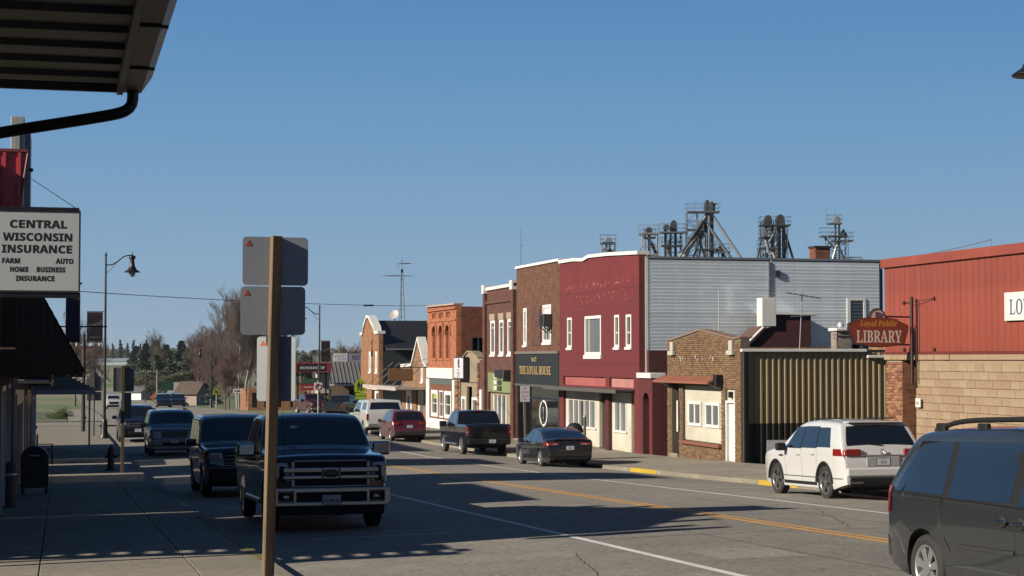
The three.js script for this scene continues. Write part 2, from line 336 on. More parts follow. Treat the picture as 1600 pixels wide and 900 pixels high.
{ // pavements laid in slabs, each a piece of its own while the joints can be seen
  const bed = M(0.06, 0.95);
  const paveBed = (name, x0, x1, z0, z1) => {
    const s = struct(raw(name, sheet([x0, (x0 + x1) / 2, x1], zSteps(z0, z1, 3), (x, z) => gy(clamp(x, 2, 30), z) - 0.035), bed, scene)); return s;
  };
  const left = paveBed('pavement', -1.3, 2.3, 10, -114), right = paveBed('pavement', 17.16, 21.6, 10, -128);
  const slab = (parent, x0, x1, z, L, mats, lift = 0) => {
    const v = Math.floor(rnd() * 4), key = `${x0},${x1},${L},${v}`; if (!slab[key]) { slab[key] = fin(rb(-(x1 - x0) / 2 + 0.006, (x1 - x0) / 2 - 0.006, -0.12, 0, -L / 2 + 0.006, L / 2 - 0.006, 0.008, 1)); const u = slab[key].attributes.uv; for (let i = 0; i < u.count; i++) u.setXY(i, u.getX(i) + v * 0.77, u.getY(i) + v * 1.31); } const g = slab[key];
    const m = raw('slab', g, mats[Math.floor(rnd() * 3)], parent), cx = (x0 + x1) / 2, cz = z - L / 2, e = 0.5;
    const slope = (prof(cz + e) - prof(cz - e)) / (2 * e), cross_ = (gy(x1, cz) - gy(x0, cz)) / (x1 - x0);
    m.position.set(cx, gy(cx, cz) + lift + rr(-0.002, 0.002), cz); m.rotation.set(-Math.atan(slope), 0, Math.atan(cross_));
  };
  const mats = [mConc, mConcB, mConcC], matsR = [[0.56, 0.48, 0.36], [0.52, 0.45, 0.335], [0.6, 0.52, 0.39]].map((c) => M(c, 0.9, 0, { map: tConc, bumpMap: tConcB, bumpScale: 0.004 }));
  for (let i = 0, z = 6; z > -62; i++, z -= 1.7) for (const [a, b] of [[-1.3, -0.2], [-0.2, 1.48], [1.48, 2.3]]) slab(left, a, b, z, 1.7, mats);
  for (let z = -18; z > -76; z -= 2.05) for (const [a, b] of [[17.16, 19.2], [19.2, 21.28]]) slab(right, a, b, z, 2.05, matsR);
  const far = [mesh('slab', fin(sheet([-1.3, 2.3], zSteps(-62.5, -114, 3), (x, z) => gy(2, z))), mConcB, left), mesh('slab', fin(sheet([17.16, 21.28], zSteps(-76.2, -128, 3), (x, z) => gy(x, z))), mConc, right), mesh('slab', fin(sheet([17.16, 21.28], zSteps(10, -17.9, 3), (x, z) => gy(x, z))), mConc, right)];
  struct(mesh('pavement', fin(sheet([-12, 2.3], [-112.2, -114.3], (x, z) => prof(z) + 0.015)), mConcC));
  struct(mesh('pavement', fin(sheet([-14, -3, 3], [-122.6, -124.4], (x, z) => prof(z) + 0.05)), mConcC));
}
// ---------------------------------------------------------------- the row of buildings on the far side of the street
// local axes of each: x along the front from its far end to its near end, y up, z towards the street
const FX = 21.3, HALF = -Math.PI / 2;
const building = (name, label, zFar, ground, group) => thing(name, label, 'building', [FX, ground, zFar], HALF, group);
const pick = (a) => a[Math.floor(rnd() * a.length)];
const mMaroon = M(lin(96, 24, 28), 0.75, 0, { map: bmB.map, bumpMap: bmB.bumpMap, bumpScale: 0.006 });
const mBrownBrick = M([0.21, 0.078, 0.036], 0.85, 0, bmA), mRedBrown = M([0.17, 0.055, 0.032], 0.85, 0, bmA), mOrange = M([0.62, 0.2, 0.08], 0.85, 0, bmA), mTanBrick = M([0.42, 0.22, 0.105], 0.85, 0, bmA);
const mTan = M([0.42, 0.33, 0.22], 0.85, 0, { map: tDirt, bumpMap: tConcB, bumpScale: 0.006 });
const mBlackPanel = M([0.018, 0.02, 0.021], 0.5, 0, { map: tStreak });
const shell = (parent, W, D, H, mat, roofMat = mRoofDark) => {        // side walls, back wall and flat roof behind a front
  mesh('wall', [bx(0.01, 0.28, -0.6, H, -D, -0.31), bx(W - 0.28, W - 0.01, -0.6, H, -D, -0.31), bx(0.28, W - 0.28, -0.6, H, -D, -D + 0.25)], mat, parent);
  mesh('roof', bx(0.28, W - 0.28, H - 0.7, H - 0.5, -D + 0.25, -0.31), roofMat, parent);
  mesh('floor', bx(0.3, W - 0.3, -0.5, 0.02, -D + 0.3, -0.32), mDark, parent);
};
const front = (parent, top, holes, mat, y0 = -0.6) => {
  const W = top[top.length - 1][0], o = plate([[0.01, y0], [W - 0.01, y0], ...top.slice().reverse().map(([x, y]) => [clamp(x, 0.01, W - 0.01), y])], 0.3, holes).translate(0, 0, -0.3);
  return mesh('front_wall', o, mat, parent);
};
const backing = (parent, x0, x1, y0, y1, z = -0.9, mat = mDark) => mesh('room_wall', bx(x0, x1, y0, y1, z - 0.1, z), mat, parent);
const coping = (parent, pts, mat = mWhite, h = 0.12, out = 0.08, back = 0.42) => {
  const g = [];
  for (let i = 0; i < pts.length - 1; i++) { const [a, b] = [pts[i], pts[i + 1]]; g.push(plate([[a[0], a[1] + 0.003], [b[0], b[1] + 0.003], [b[0], b[1] + h], [a[0], a[1] + h]], back + out).translate(0, 0, -back)); }
  return mesh('coping', g, mat, parent);
};

// ---- red painted two-storey building
{
  const b = building('storefront_building', 'tall dark red painted brick building with white windows and pale siding on its side', -73.16, -2.04), W = 10.78;
  const chips = canvasTex(1536, 1024, (c, w, h) => {
    const P = (x, y) => [x / W * w, h - (y + 0.6) / 8.6 * h];
    c.fillStyle = 'rgb(116,28,31)'; c.fillRect(0, 0, w, h);
    for (let i = 0; i < 5200; i++) { const t = 0.75 + 0.5 * rnd(); c.fillStyle = `rgba(${114 * t | 0},${28 * t | 0},${31 * t | 0},0.28)`; c.fillRect(Math.floor(rnd() * 50) * w / 50, Math.floor(rnd() * 126) * h / 126, w / 50, h / 126 - 1); }
    for (let i = 0; i < 140; i++) { const [x, y] = P(rr(0.2, W - 0.2), rr(6.4, 7.7)); c.fillStyle = `rgba(150,44,40,${0.05 + 0.06 * rnd()})`; c.beginPath(); c.arc(x, y, 20 + 40 * rnd(), 0, 7); c.fill(); }
    for (let i = 0; i < 90; i++) { const band = rnd() < 0.55, [x, y] = P(band ? rr(1, 9.5) : rr(0.8, 10.4), band ? rr(6.72, 6.9) : rr(6.0, 6.65)); if (fC(x / w * 3 % 1, 0.3) < 0.45) continue; c.fillStyle = rnd() < 0.6 ? 'rgba(205,140,95,0.85)' : 'rgba(190,95,70,0.8)'; c.fillRect(x, y, 3 + 11 * rnd(), 3 + 8 * rnd()); }
    c.fillStyle = 'rgba(70,16,20,0.6)'; const [lx, ly] = P(0, 6.52); c.fillRect(lx, ly, w, 4); const [kx, ky] = P(0, 3.55); c.fillRect(kx, ky, w, 4);
  });
  chips.wrapS = chips.wrapT = THREE.ClampToEdgeWrapping; chips.repeat.set(1 / W, 1 / 8.6); chips.offset.set(0, 0.6 / 8.6);
  const mFront = M(1, 0.72, 0, { map: chips, bumpMap: bmB.bumpMap, bumpScale: 0.006 });
  const holes = [rect(0.5, 10.15, 0.02, 2.42), rect(1.14, 1.82, 4.2, 5.5), rect(3.72, 5.98, 3.88, 5.5), rect(7.74, 8.34, 4.18, 5.46), rect(9.19, 9.84, 4.18, 5.44), rect(0.5, 6.55, 2.6, 2.98), rect(7.06, 10.1, 2.6, 2.98)];
  front(b, [[0, 7.92], [3.6, 7.86], [4.2, 7.92], [W, 7.69]], holes, mFront);
  coping(b, [[0, 7.92], [2.2, 7.9], [3.6, 7.82], [4.4, 7.92], [7, 7.86], [W, 7.7]], mWhite, 0.14);
  mesh('wall', [bx(0.01, 0.28, -0.6, 7.7, -10.1, -0.31), bx(0.28, W - 0.3, -0.6, 7.3, -10.3, -10.1)], mMaroon, b);
  mesh('roof', bx(0.28, W - 0.32, 7.0, 7.2, -10.1, -0.31), mRoofDark, b);
  windowPart(b, 1.14, 1.82, 4.2, 5.5, { h: [0.5], fw: 0.1 });
  windowPart(b, 3.72, 5.98, 3.88, 5.5, { v: [0.22], fw: 0.12, gl: mGlassCurtain, sillH: 0.16 });
  windowPart(b, 7.74, 8.34, 4.18, 5.46, { h: [0.45], fw: 0.1 });
  windowPart(b, 9.19, 9.84, 4.18, 5.44, { h: [0.45], fw: 0.1 });
  const mPink = M(lin(196, 104, 98), 0.7, 0, { map: tStreak }), mPink2 = M(lin(212, 146, 136), 0.7, 0, { map: tStreak });
  for (const [x0, x1] of [[0.5, 3.4], [3.41, 6.55]]) mesh('transom_panel', bx(x0, x1, 2.6, 2.98, -0.2, -0.1), mPink, b);
  for (const [x0, x1] of [[7.06, 8.8], [8.81, 10.1]]) mesh('transom_panel', bx(x0, x1, 2.6, 2.98, -0.2, -0.1), mPink2, b);
  mesh('canopy', [rb(-0.05, 10.25, 2.46, 2.54, 0.003, 0.75, 0.02, 1)], M([0.07, 0.065, 0.06], 0.8, 0, { map: tStreak }), b);
  mesh('canopy_fascia', bx(-0.06, 10.26, 2.4, 2.55, 0.753, 0.79), M([0.1, 0.09, 0.08], 0.8), b);
  const shop = (x0, x1, wx0, wx1, wy0, wy1, n) => {
    const s = part('shop_front', b);
    mesh('panel', plate(rect(x0, x1, 0.1, 2.4), 0.1, [rect(wx0, wx1, wy0, wy1)]).translate(0, 0, -0.22), mCream, s);
    mesh('sill', bx(wx0 - 0.08, wx1 + 0.08, wy0 - 0.08, wy0 - 0.002, -0.2, -0.05), mWhite, s);
    for (let i = 0; i <= n; i++) { const x = lerp(wx0, wx1 - 0.09, i / n); mesh('mullion', bx(x, x + 0.09, wy0, wy1, -0.2, -0.09), mWhite, s); }
    for (let i = 0; i < n; i++) { const a = lerp(wx0, wx1 - 0.09, i / n) + 0.09, e = lerp(wx0, wx1 - 0.09, (i + 1) / n); mesh('pane', bx(a, e, wy0, wy1, -0.19, -0.17), i % 3 === 2 ? mGlass : mGlassCurtain, s); }
    mesh('base', bx(x0, x1, -0.2, 0.097, -0.25, -0.1), M([0.2, 0.17, 0.13], 0.8), s);
  };
  shop(0.5, 5.35, 0.9, 4.9, 0.88, 1.95, 5);
  shop(7.05, 9.46, 7.38, 8.92, 0.9, 1.98, 2);
  const mRecess = M([0.3, 0.25, 0.18], 0.8, 0, { map: tStreak });
  for (const [x0, x1] of [[5.35, 6.54], [9.46, 10.15]]) {
    const d = part('doorway', b);
    mesh('side_wall', [bx(x0 + 0.003, x0 + 0.06, 0.02, 2.4, -1.3, -0.225), bx(x1 - 0.06, x1 - 0.003, 0.02, 2.4, -1.3, -0.302)], mRecess, d);
    mesh('door', bx(x0 + 0.06, x1 - 0.06, 0.02, 2.4, -1.36, -1.3), mRecess, d);
    mesh('step', bx(x0, x1, -0.2, 0.06, -1.3, -0.05), mConcB, d);
  }
  mesh('pier', bx(6.54, 7.05, -0.2, 2.42, -0.45, 0.03), mMaroon, b);
  backing(b, 0.5, 10.15, 0.1, 2.4, -1.4);
  // pale clapboards of the side wall, laid board over board
  const sideX = W - 0.02;
  mesh('side_wall', bx(sideX - 0.26, sideX - 0.03, -0.6, 7.56, -10.1, -0.31), M([0.3, 0.32, 0.36], 0.7), b);
  const mB = [0.94, 1, 1.06].map((t) => M([1.5 * t, 1.62 * t, 1.72 * t], 0.2, 0.22, { map: tDirt }));
  const board = (L) => (board[L] ??= fin(bx(-0.014, 0.014, -0.068, 0.068, -L, 0).rotateZ(-0.2)));
  for (let i = 0, y = 2.55; y < 7.52; i++, y += 0.132) {
    let z = -0.36; const cuts = i % 3 === 0 ? [5.05, 4.6] : i % 3 === 1 ? [2.3, 2.75, 4.6] : [4, 1.05, 4.6];
    cuts.forEach((L, k) => { const m = raw('siding_board', board(L - 0.006), pick(mB), b); m.position.set(sideX + 0.004, y, z); z -= L; });
  }
  mesh('corner_trim', [bx(sideX - 0.04, sideX + 0.03, 2.4, 7.62, -0.36, -0.24), bx(sideX - 0.04, sideX + 0.035, 6.2, 7.58, -5.43, -5.39)], mWhite, b);
  mesh('downspout', bx(sideX + 0.03, sideX + 0.08, 4.9, 7.5, -5.34, -5.28), mGalv, b);
  mesh('roof_edge', bx(sideX - 0.3, sideX + 0.04, 7.56, 7.64, -10.1, -0.32), mGalv, b);
  mesh('wall_vent', bx(sideX, sideX + 0.12, 6.9, 7.15, -5.75, -5.55), mDark, b);
  const sw = part('side_window', b);
  mesh('frame', plate(rect(-9.4, -8.6, 4.95, 6.1), 0.05, [rect(-9.3, -8.74, 5.05, 6.02)]).rotateY(-Math.PI / 2).translate(sideX + 0.06, 0, 0), mWhite, sw); mesh('pane', bx(sideX, sideX + 0.03, 5.0, 6.05, -9.32, -8.72), mGlass, sw);
  const ch = part('chimney', b, [6.4, 0, -9.4]);
  mesh('stack', bx(-0.2, 0.42, 6.9, 8.35, -0.36, 0.3), M([0.3, 0.1, 0.045], 0.85, 0, bmA), ch); mesh('cap', bx(-0.25, 0.47, 8.35, 8.43, -0.41, 0.35), mDark, ch);
  const vent = part('roof_vent', b, [3.1, 0, -1.3]);
  mesh('cone', new THREE.ConeGeometry(0.36, 0.36, 4).rotateY(0.78).translate(0, 8.27, 0), mDark, vent); mesh('pipe', bar([0, 7.1, 0], [0, 8.1, 0], 0.14), mDark, vent);
  // raised dark red block standing against the siding, with its white parapet
  const p = part('rear_block', b, [12.36, -0.25, 0]), mBlock = M(lin(88, 22, 24), 0.8, 0, { map: bmB.map, bumpMap: bmB.bumpMap, bumpScale: 0.006 });
  mesh('end_wall', plate([[-6.35, 2.5], [-3.6, 2.5], [-3.6, 4.3], [-4.45, 5.1], [-4.9, 5.2], [-4.9, 5.65], [-6.35, 5.65]], 0.25).rotateY(-Math.PI / 2), mBlock, p);
  mesh('block_roof', bx(-1.5, 0.12, 5.653, 5.75, -6.45, -4.85), mWhite, p); mesh('block_wall', [bx(-1.5, -0.26, 2.5, 5.65, -6.35, -6.1), bx(-1.5, -0.26, 2.5, 5.0, -4.95, -4.7)], mBlock, p);
  mesh('lean_roof', plate([[-3.55, 4.28], [-4.45, 5.12], [-4.45, 5.22], [-3.5, 4.36]], 1.5).rotateY(-Math.PI / 2).translate(0.1, 0, 0), M([0.16, 0.08, 0.06], 0.8, 0, { map: tDirt }), p);
  mesh('white_parapet', rb(-0.4, 0.12, 5.2, 6.28, -4.88, -4.3, 0.02, 1), mWhite, p); mesh('wing_coping', bar([0.06, 4.36, -3.52], [0.06, 5.2, -4.42], 0.05, 0.05, 6), mWhite, p);
  // low wing between this building and the next, with its arched niche
  const w = part('side_wing', b, [W + 0.02, 0, 0]);
  const arch = [[0.42, 0.06]]; for (let i = 0; i <= 10; i++) { const a = Math.PI * (1 - i / 10); arch.push([0.78 + 0.36 * Math.cos(a), 2.1 + 0.36 * Math.sin(a)]); } arch.push([1.14, 0.06]);
  mesh('front', plate(rect(0, 1.5, -0.6, 3.0), 0.3, [arch]).translate(0, 0, -0.28), M(lin(112, 30, 33), 0.75, 0, { map: bmB.map, bumpMap: bmB.bumpMap, bumpScale: 0.006 }), w);
  mesh('niche', bx(0.3, 1.3, 0, 2.6, -0.5, -0.42), mDark, w);
  mesh('wing_wall', bx(1.2, 1.5, -0.6, 3.0, -7, -0.285), mMaroon, w);
  mesh('wing_roof', bx(-0.02, 3.6, 3.003, 3.12, -7, -0.6), mRoofDark, w);
  mesh('upstand', bx(-0.02, 0.2, 3.13, 4.05, -1.2, -0.3), mMaroon, w);
  mesh('cornice', [rb(-0.05, 1.55, 3.0, 3.2, -0.5, 0.12, 0.02, 1), rb(1.6, 3.5, 2.55, 2.75, -1.6, -1.2, 0.02, 1)], mWhite, w);
  mesh('gap_wall', bx(1.52, 3.5, -0.6, 2.5, -3.2, -3), mMaroon, w);
}

// ---- brown brick building with the black shop front
{
  const b = building('storefront_building', 'brown brick two-storey building with a black sign board over a black shop front', -80.67, -2.17), W = 7.5;
  front(b, [[0, 8.18], [W, 8.16]], [rect(1.3, 1.9, 4.5, 6.25), rect(4.7, 6.08, 4.58, 6.3), rect(0.12, 7.38, 0.02, 4.08)], mBrownBrick);
  shell(b, W, 12, 7.9, mBrownBrick);
  coping(b, [[0, 8.18], [W, 8.16]]);
  windowPart(b, 1.3, 1.9, 4.5, 6.25, { h: [0.5], fw: 0.16 });
  windowPart(b, 4.7, 6.08, 4.58, 6.3, { v: [0.34, 0.67], fw: 0.14 });
  mesh('window_blind', bx(4.86, 5.92, 5.75, 6.14, -0.055, -0.03), mWhite, b);
  mesh('bricked_window', plate(rect(2.81, 4.36, 4.46, 6.26), 0.03).translate(0, 0, 0), M([0.16, 0.06, 0.035], 0.9, 0, bmA), b);
  const ac = part('air_conditioner', b);
  mesh('case', rb(5.6, 6.3, 5.3, 5.86, 0.02, 0.42, 0.03), M(0.05, 0.6), ac); mesh('grille', bx(5.66, 6.24, 5.36, 5.8, 0.42, 0.432), M(0.02, 0.5, 0.4), ac); mesh('bracket', [bar([5.6, 5.0, 0.02], [5.65, 5.28, 0.38], 0.025), bar([6.25, 5.0, 0.02], [6.25, 5.28, 0.38], 0.025)], mBlackMetal, ac);
  const s = part('sign_board', b);
  mesh('board', rb(0.1, 7.4, 2.68, 4.08, -0.2, 0.06, 0.02, 1), mBlackPanel, s);
  mesh('cornice', bx(0.05, 7.45, 4.085, 4.2, -0.2, 0.12), M([0.2, 0.18, 0.15], 0.7), s);
  mesh('ledge', bx(0.05, 7.45, 2.56, 2.675, -0.2, 0.1), M([0.09, 0.09, 0.088], 0.7), s);
  face('lettering', s, 5.6, 0.56, 1024, [3.5, 3.34, 0.066], (c, w, h) => { c.fillStyle = '#1b1d1e'; c.fillRect(0, 0, w, h); c.fillStyle = '#c9a766'; c.font = `bold ${h * 0.92}px serif`; c.textAlign = 'center'; c.textBaseline = 'middle'; c.save(); c.translate(w / 2, h * 0.54); const t = c.measureText('THE LOYAL HOUSE').width; c.scale(w * 0.98 / t, 1); c.fillText('THE LOYAL HOUSE', 0, 0); c.restore(); });
  face('lettering', s, 1.3, 0.3, 256, [3.4, 3.84, 0.066], (c, w, h) => { c.fillStyle = '#1b1d1e'; c.fillRect(0, 0, w, h); c.fillStyle = '#d8bd80'; c.font = `bold ${h * 0.9}px serif`; c.textAlign = 'center'; c.textBaseline = 'middle'; c.fillText('No.217', w / 2, h * 0.54); });
  const f = part('shop_front', b), mB = M([0.014, 0.014, 0.015], 0.4);
  mesh('frame', [bx(0.12, 0.3, 0.02, 2.55, -0.25, -0.02), bx(1.5, 1.7, 0.02, 2.55, -0.25, -0.02), bx(7.1, 7.38, 0.02, 2.55, -0.25, -0.02), bx(1.7, 7.1, 0.02, 0.3, -0.25, -0.02), bx(1.7, 7.1, 2.0, 2.07, -0.24, -0.05), bx(0.3, 1.5, 2.1, 2.55, -0.5, -0.45)], mB, f);
  mesh('pane', bx(1.7, 7.1, 0.3, 2.0, -0.18, -0.16), mGlass, f); mesh('pane', bx(1.7, 7.1, 2.07, 2.55, -0.18, -0.16), mGlass, f);
  mesh('door', bx(0.3, 1.5, 0.03, 2.1, -0.52, -0.47), mB, f); mesh('step', bx(0.12, 1.6, -0.3, 0.05, -0.5, 0.2), mConcB, f);
  const em = part('window_emblem', b, [4.25, 1.36, -0.15]);
  const ring = new THREE.TorusGeometry(1, 0.1, 8, 40).scale(0.62, 0.56, 0.1); mesh('ring', ring, mWhite, em);
  face('letter', em, 0.42, 0.7, 96, [0, 0, 0.004], (c, w, h) => { c.fillStyle = '#101213'; c.fillRect(0, 0, w, h); c.fillStyle = '#eee'; c.font = `bold ${h * 0.42}px serif`; c.textAlign = 'center'; c.fillText('T', w / 2, h * 0.4); c.font = `bold ${h * 0.2}px serif`; c.fillText('L', w / 2, h * 0.62); c.fillText('H', w / 2, h * 0.86); });
  mesh('pier', [bx(0.012, 0.118, -0.3, 2.55, -0.3, 0.02), bx(7.382, 7.488, -0.3, 2.55, -0.3, 0.02)], mRedBrown, b);
}

// ---- narrow brown brick building with three tall windows and the green sign panel
{
  const b = building('storefront_building', 'narrow brown brick building with three tall white windows above a pale green panel', -87.04, -2.26), W = 6.22;
  const holes = [rect(0.69, 5.88, 0.02, 3.24)]; const ws = [[1.15, 2.1], [2.97, 3.87], [4.66, 5.6]];
  for (const [a, e] of ws) holes.push(rect(a, e, 4.15, 5.9));
  front(b, [[0, 7.44], [W, 7.46]], holes, mRedBrown); shell(b, W, 12, 7.2, mRedBrown);
  coping(b, [[0, 7.44], [W, 7.46]], mWhite, 0.16, 0.1);
  mesh('pilaster', bx(0.02, 0.42, -0.4, 7.3, 0.003, 0.14), mRedBrown, b); mesh('pilaster', bx(5.8, 6.2, -0.4, 7.3, 0.003, 0.14), mRedBrown, b);
  mesh('pilaster_cap', bx(0, 0.46, 7.3, 7.75, -0.1, 0.2), mWhite, b); mesh('pilaster_cap', bx(5.76, 6.22, 7.3, 7.75, -0.1, 0.2), mWhite, b);
  mesh('string_course', bx(0.42, 5.8, 6.75, 6.9, 0.003, 0.09), mRedBrown, b);
  for (const [a, e] of ws) { windowPart(b, a, e, 4.15, 5.9, { h: [0.78], fw: 0.15 }); mesh('lintel', bx(a - 0.08, e + 0.08, 5.905, 6.22, -0.05, 0.05), M([0.45, 0.36, 0.25], 0.8), b); }
  mesh('sign_panel', rb(0.7, 5.79, 2.26, 3.24, -0.2, 0.02, 0.01, 1), M(lin(150, 165, 110), 0.7, 0, { map: tStreak }), b);
  for (let i = 0; i < 3; i++) for (const c of [0, 1]) mesh('sign_plaque', bx(2.1 + c * 0.78, 2.75 + c * 0.78, 2.36 + i * 0.29, 2.58 + i * 0.29, 0.03, 0.08), c ? M([0.05, 0.06, 0.04], 0.6) : mCream, b);
  mesh('black_awning', rb(3.9, 5.75, 3.02, 3.4, 0.02, 0.5, 0.05), M(0.01, 0.6), b);
  const f = part('shop_front', b);
  mesh('infill', plate(rect(0.69, 5.88, 0.02, 2.25), 0.12, [rect(1.4, 4.0, 0.6, 2.1), rect(4.66, 5.6, 0.05, 2.15)]).translate(0, 0, -0.25), mTan, f);
  mesh('frame', [1.4, 2.1, 2.95, 3.85].map((x) => bx(x, x + 0.15, 0.6, 2.1, -0.2, -0.1)), mWhite, f); mesh('pane', bx(1.5, 3.9, 0.6, 2.1, -0.2, -0.18), mGlass, f);
  mesh('door', bx(4.66, 5.6, 0.05, 2.15, -0.8, -0.75), M([0.12, 0.09, 0.05], 0.7), f); mesh('door_post', bx(5.6, 5.85, 0.02, 2.2, -0.12, 0.02), mWhite, f);
}

// ---- small tan stone front with brick quoins
{
  const b = building('storefront_building', 'low tan stone shop with a pointed parapet and brick corners beside the orange building', -93.77, -2.32), W = 6.57;
  front(b, [[0, 3.82], [1.2, 3.84], [2.9, 4.34], [3.9, 4.3], [5.4, 4.0], [W, 4.0]], [rect(0.8, 5.3, 0.02, 2.75)], mTan);
  shell(b, W, 12, 3.6, mTanBrick);
  coping(b, [[0, 3.84], [1.2, 3.86], [2.9, 4.36], [3.9, 4.32], [5.4, 4.02]], mTan, 0.08);
  for (const [x0, x1] of [[0.03, 0.72], [5.2, 5.7]]) for (let y = -0.2, i = 0; y < 3.7; y += 0.16, i++) mesh('quoin', rb(x0, x1 - (i % 2) * 0.12, y, y + 0.145, 0.003, 0.06 + rnd() * 0.03, 0.01, 1), pick([mTanBrick, mRedBrown, mOrange]), b);
  mesh('brick_panel', bx(5.72, 6.55, -0.3, 3.95, 0.003, 0.05), mRedBrown, b);
  const f = part('shop_front', b);
  mesh('infill', plate(rect(0.8, 5.3, 0.02, 2.74), 0.12, [rect(0.95, 2.0, 1.0, 1.95), rect(3.45, 4.85, 1.0, 1.95), rect(2.2, 3.4, 0.03, 2.5)]).translate(0, 0, -0.22), mTan, f);
  mesh('frame', [[0.95, 2.0], [3.45, 4.85]].flatMap(([a, e]) => [bx(a, a + 0.2, 1, 1.95, -0.16, -0.06), bx(e - 0.2, e, 1, 1.95, -0.16, -0.06), bx(a + 0.2, e - 0.2, 1.8, 1.95, -0.16, -0.06)]), mWhite, f);
  mesh('pane', bx(1.0, 1.95, 1.0, 1.9, -0.2, -0.16), mGlass, f); mesh('pane', bx(3.5, 4.8, 1.0, 1.9, -0.2, -0.16), mGlass, f); mesh('door', bx(2.2, 3.4, 0.03, 2.5, -0.9, -0.85), M([0.1, 0.07, 0.04], 0.8), f);
  mesh('post', bx(5.95, 6.4, 0.02, 2.4, 0.052, 0.12), mWhite, b);
  const s = thing('box_sign', 'white upright box sign with dark print on the tan stone shop', 'sign', [FX, -2.32, -93.77], HALF);
  mesh('case', rb(0.95, 3.3, 2.9, 4.1, 0.06, 0.36, 0.03), M(0.015, 0.5), s); mesh('bracket', [bx(1.5, 1.56, 3.2, 3.3, -0.02, 0.12), bx(2.7, 2.76, 3.2, 3.3, -0.02, 0.12)], mBlackMetal, s);
  face('face', s, 2.2, 1.08, 256, [2.12, 3.5, 0.364], (c, w, h) => { c.fillStyle = '#e9e7ee'; c.fillRect(0, 0, w, h); c.fillStyle = '#23232b'; c.save(); c.translate(w * 0.55, h * 0.27); c.fillRect(-30, -26, 14, 50); c.beginPath(); c.arc(-4, -8, 22, 0, 7); c.fill(); c.fillRect(-26, 16, 56, 10); c.restore(); c.textAlign = 'center'; c.font = `bold ${h * 0.13}px sans-serif`; c.fillText('FAMILY', w / 2, h * 0.66); c.fillText('INSURANCE', w / 2, h * 0.82); c.fillText('AGENCY', w / 2, h * 0.96); });
}

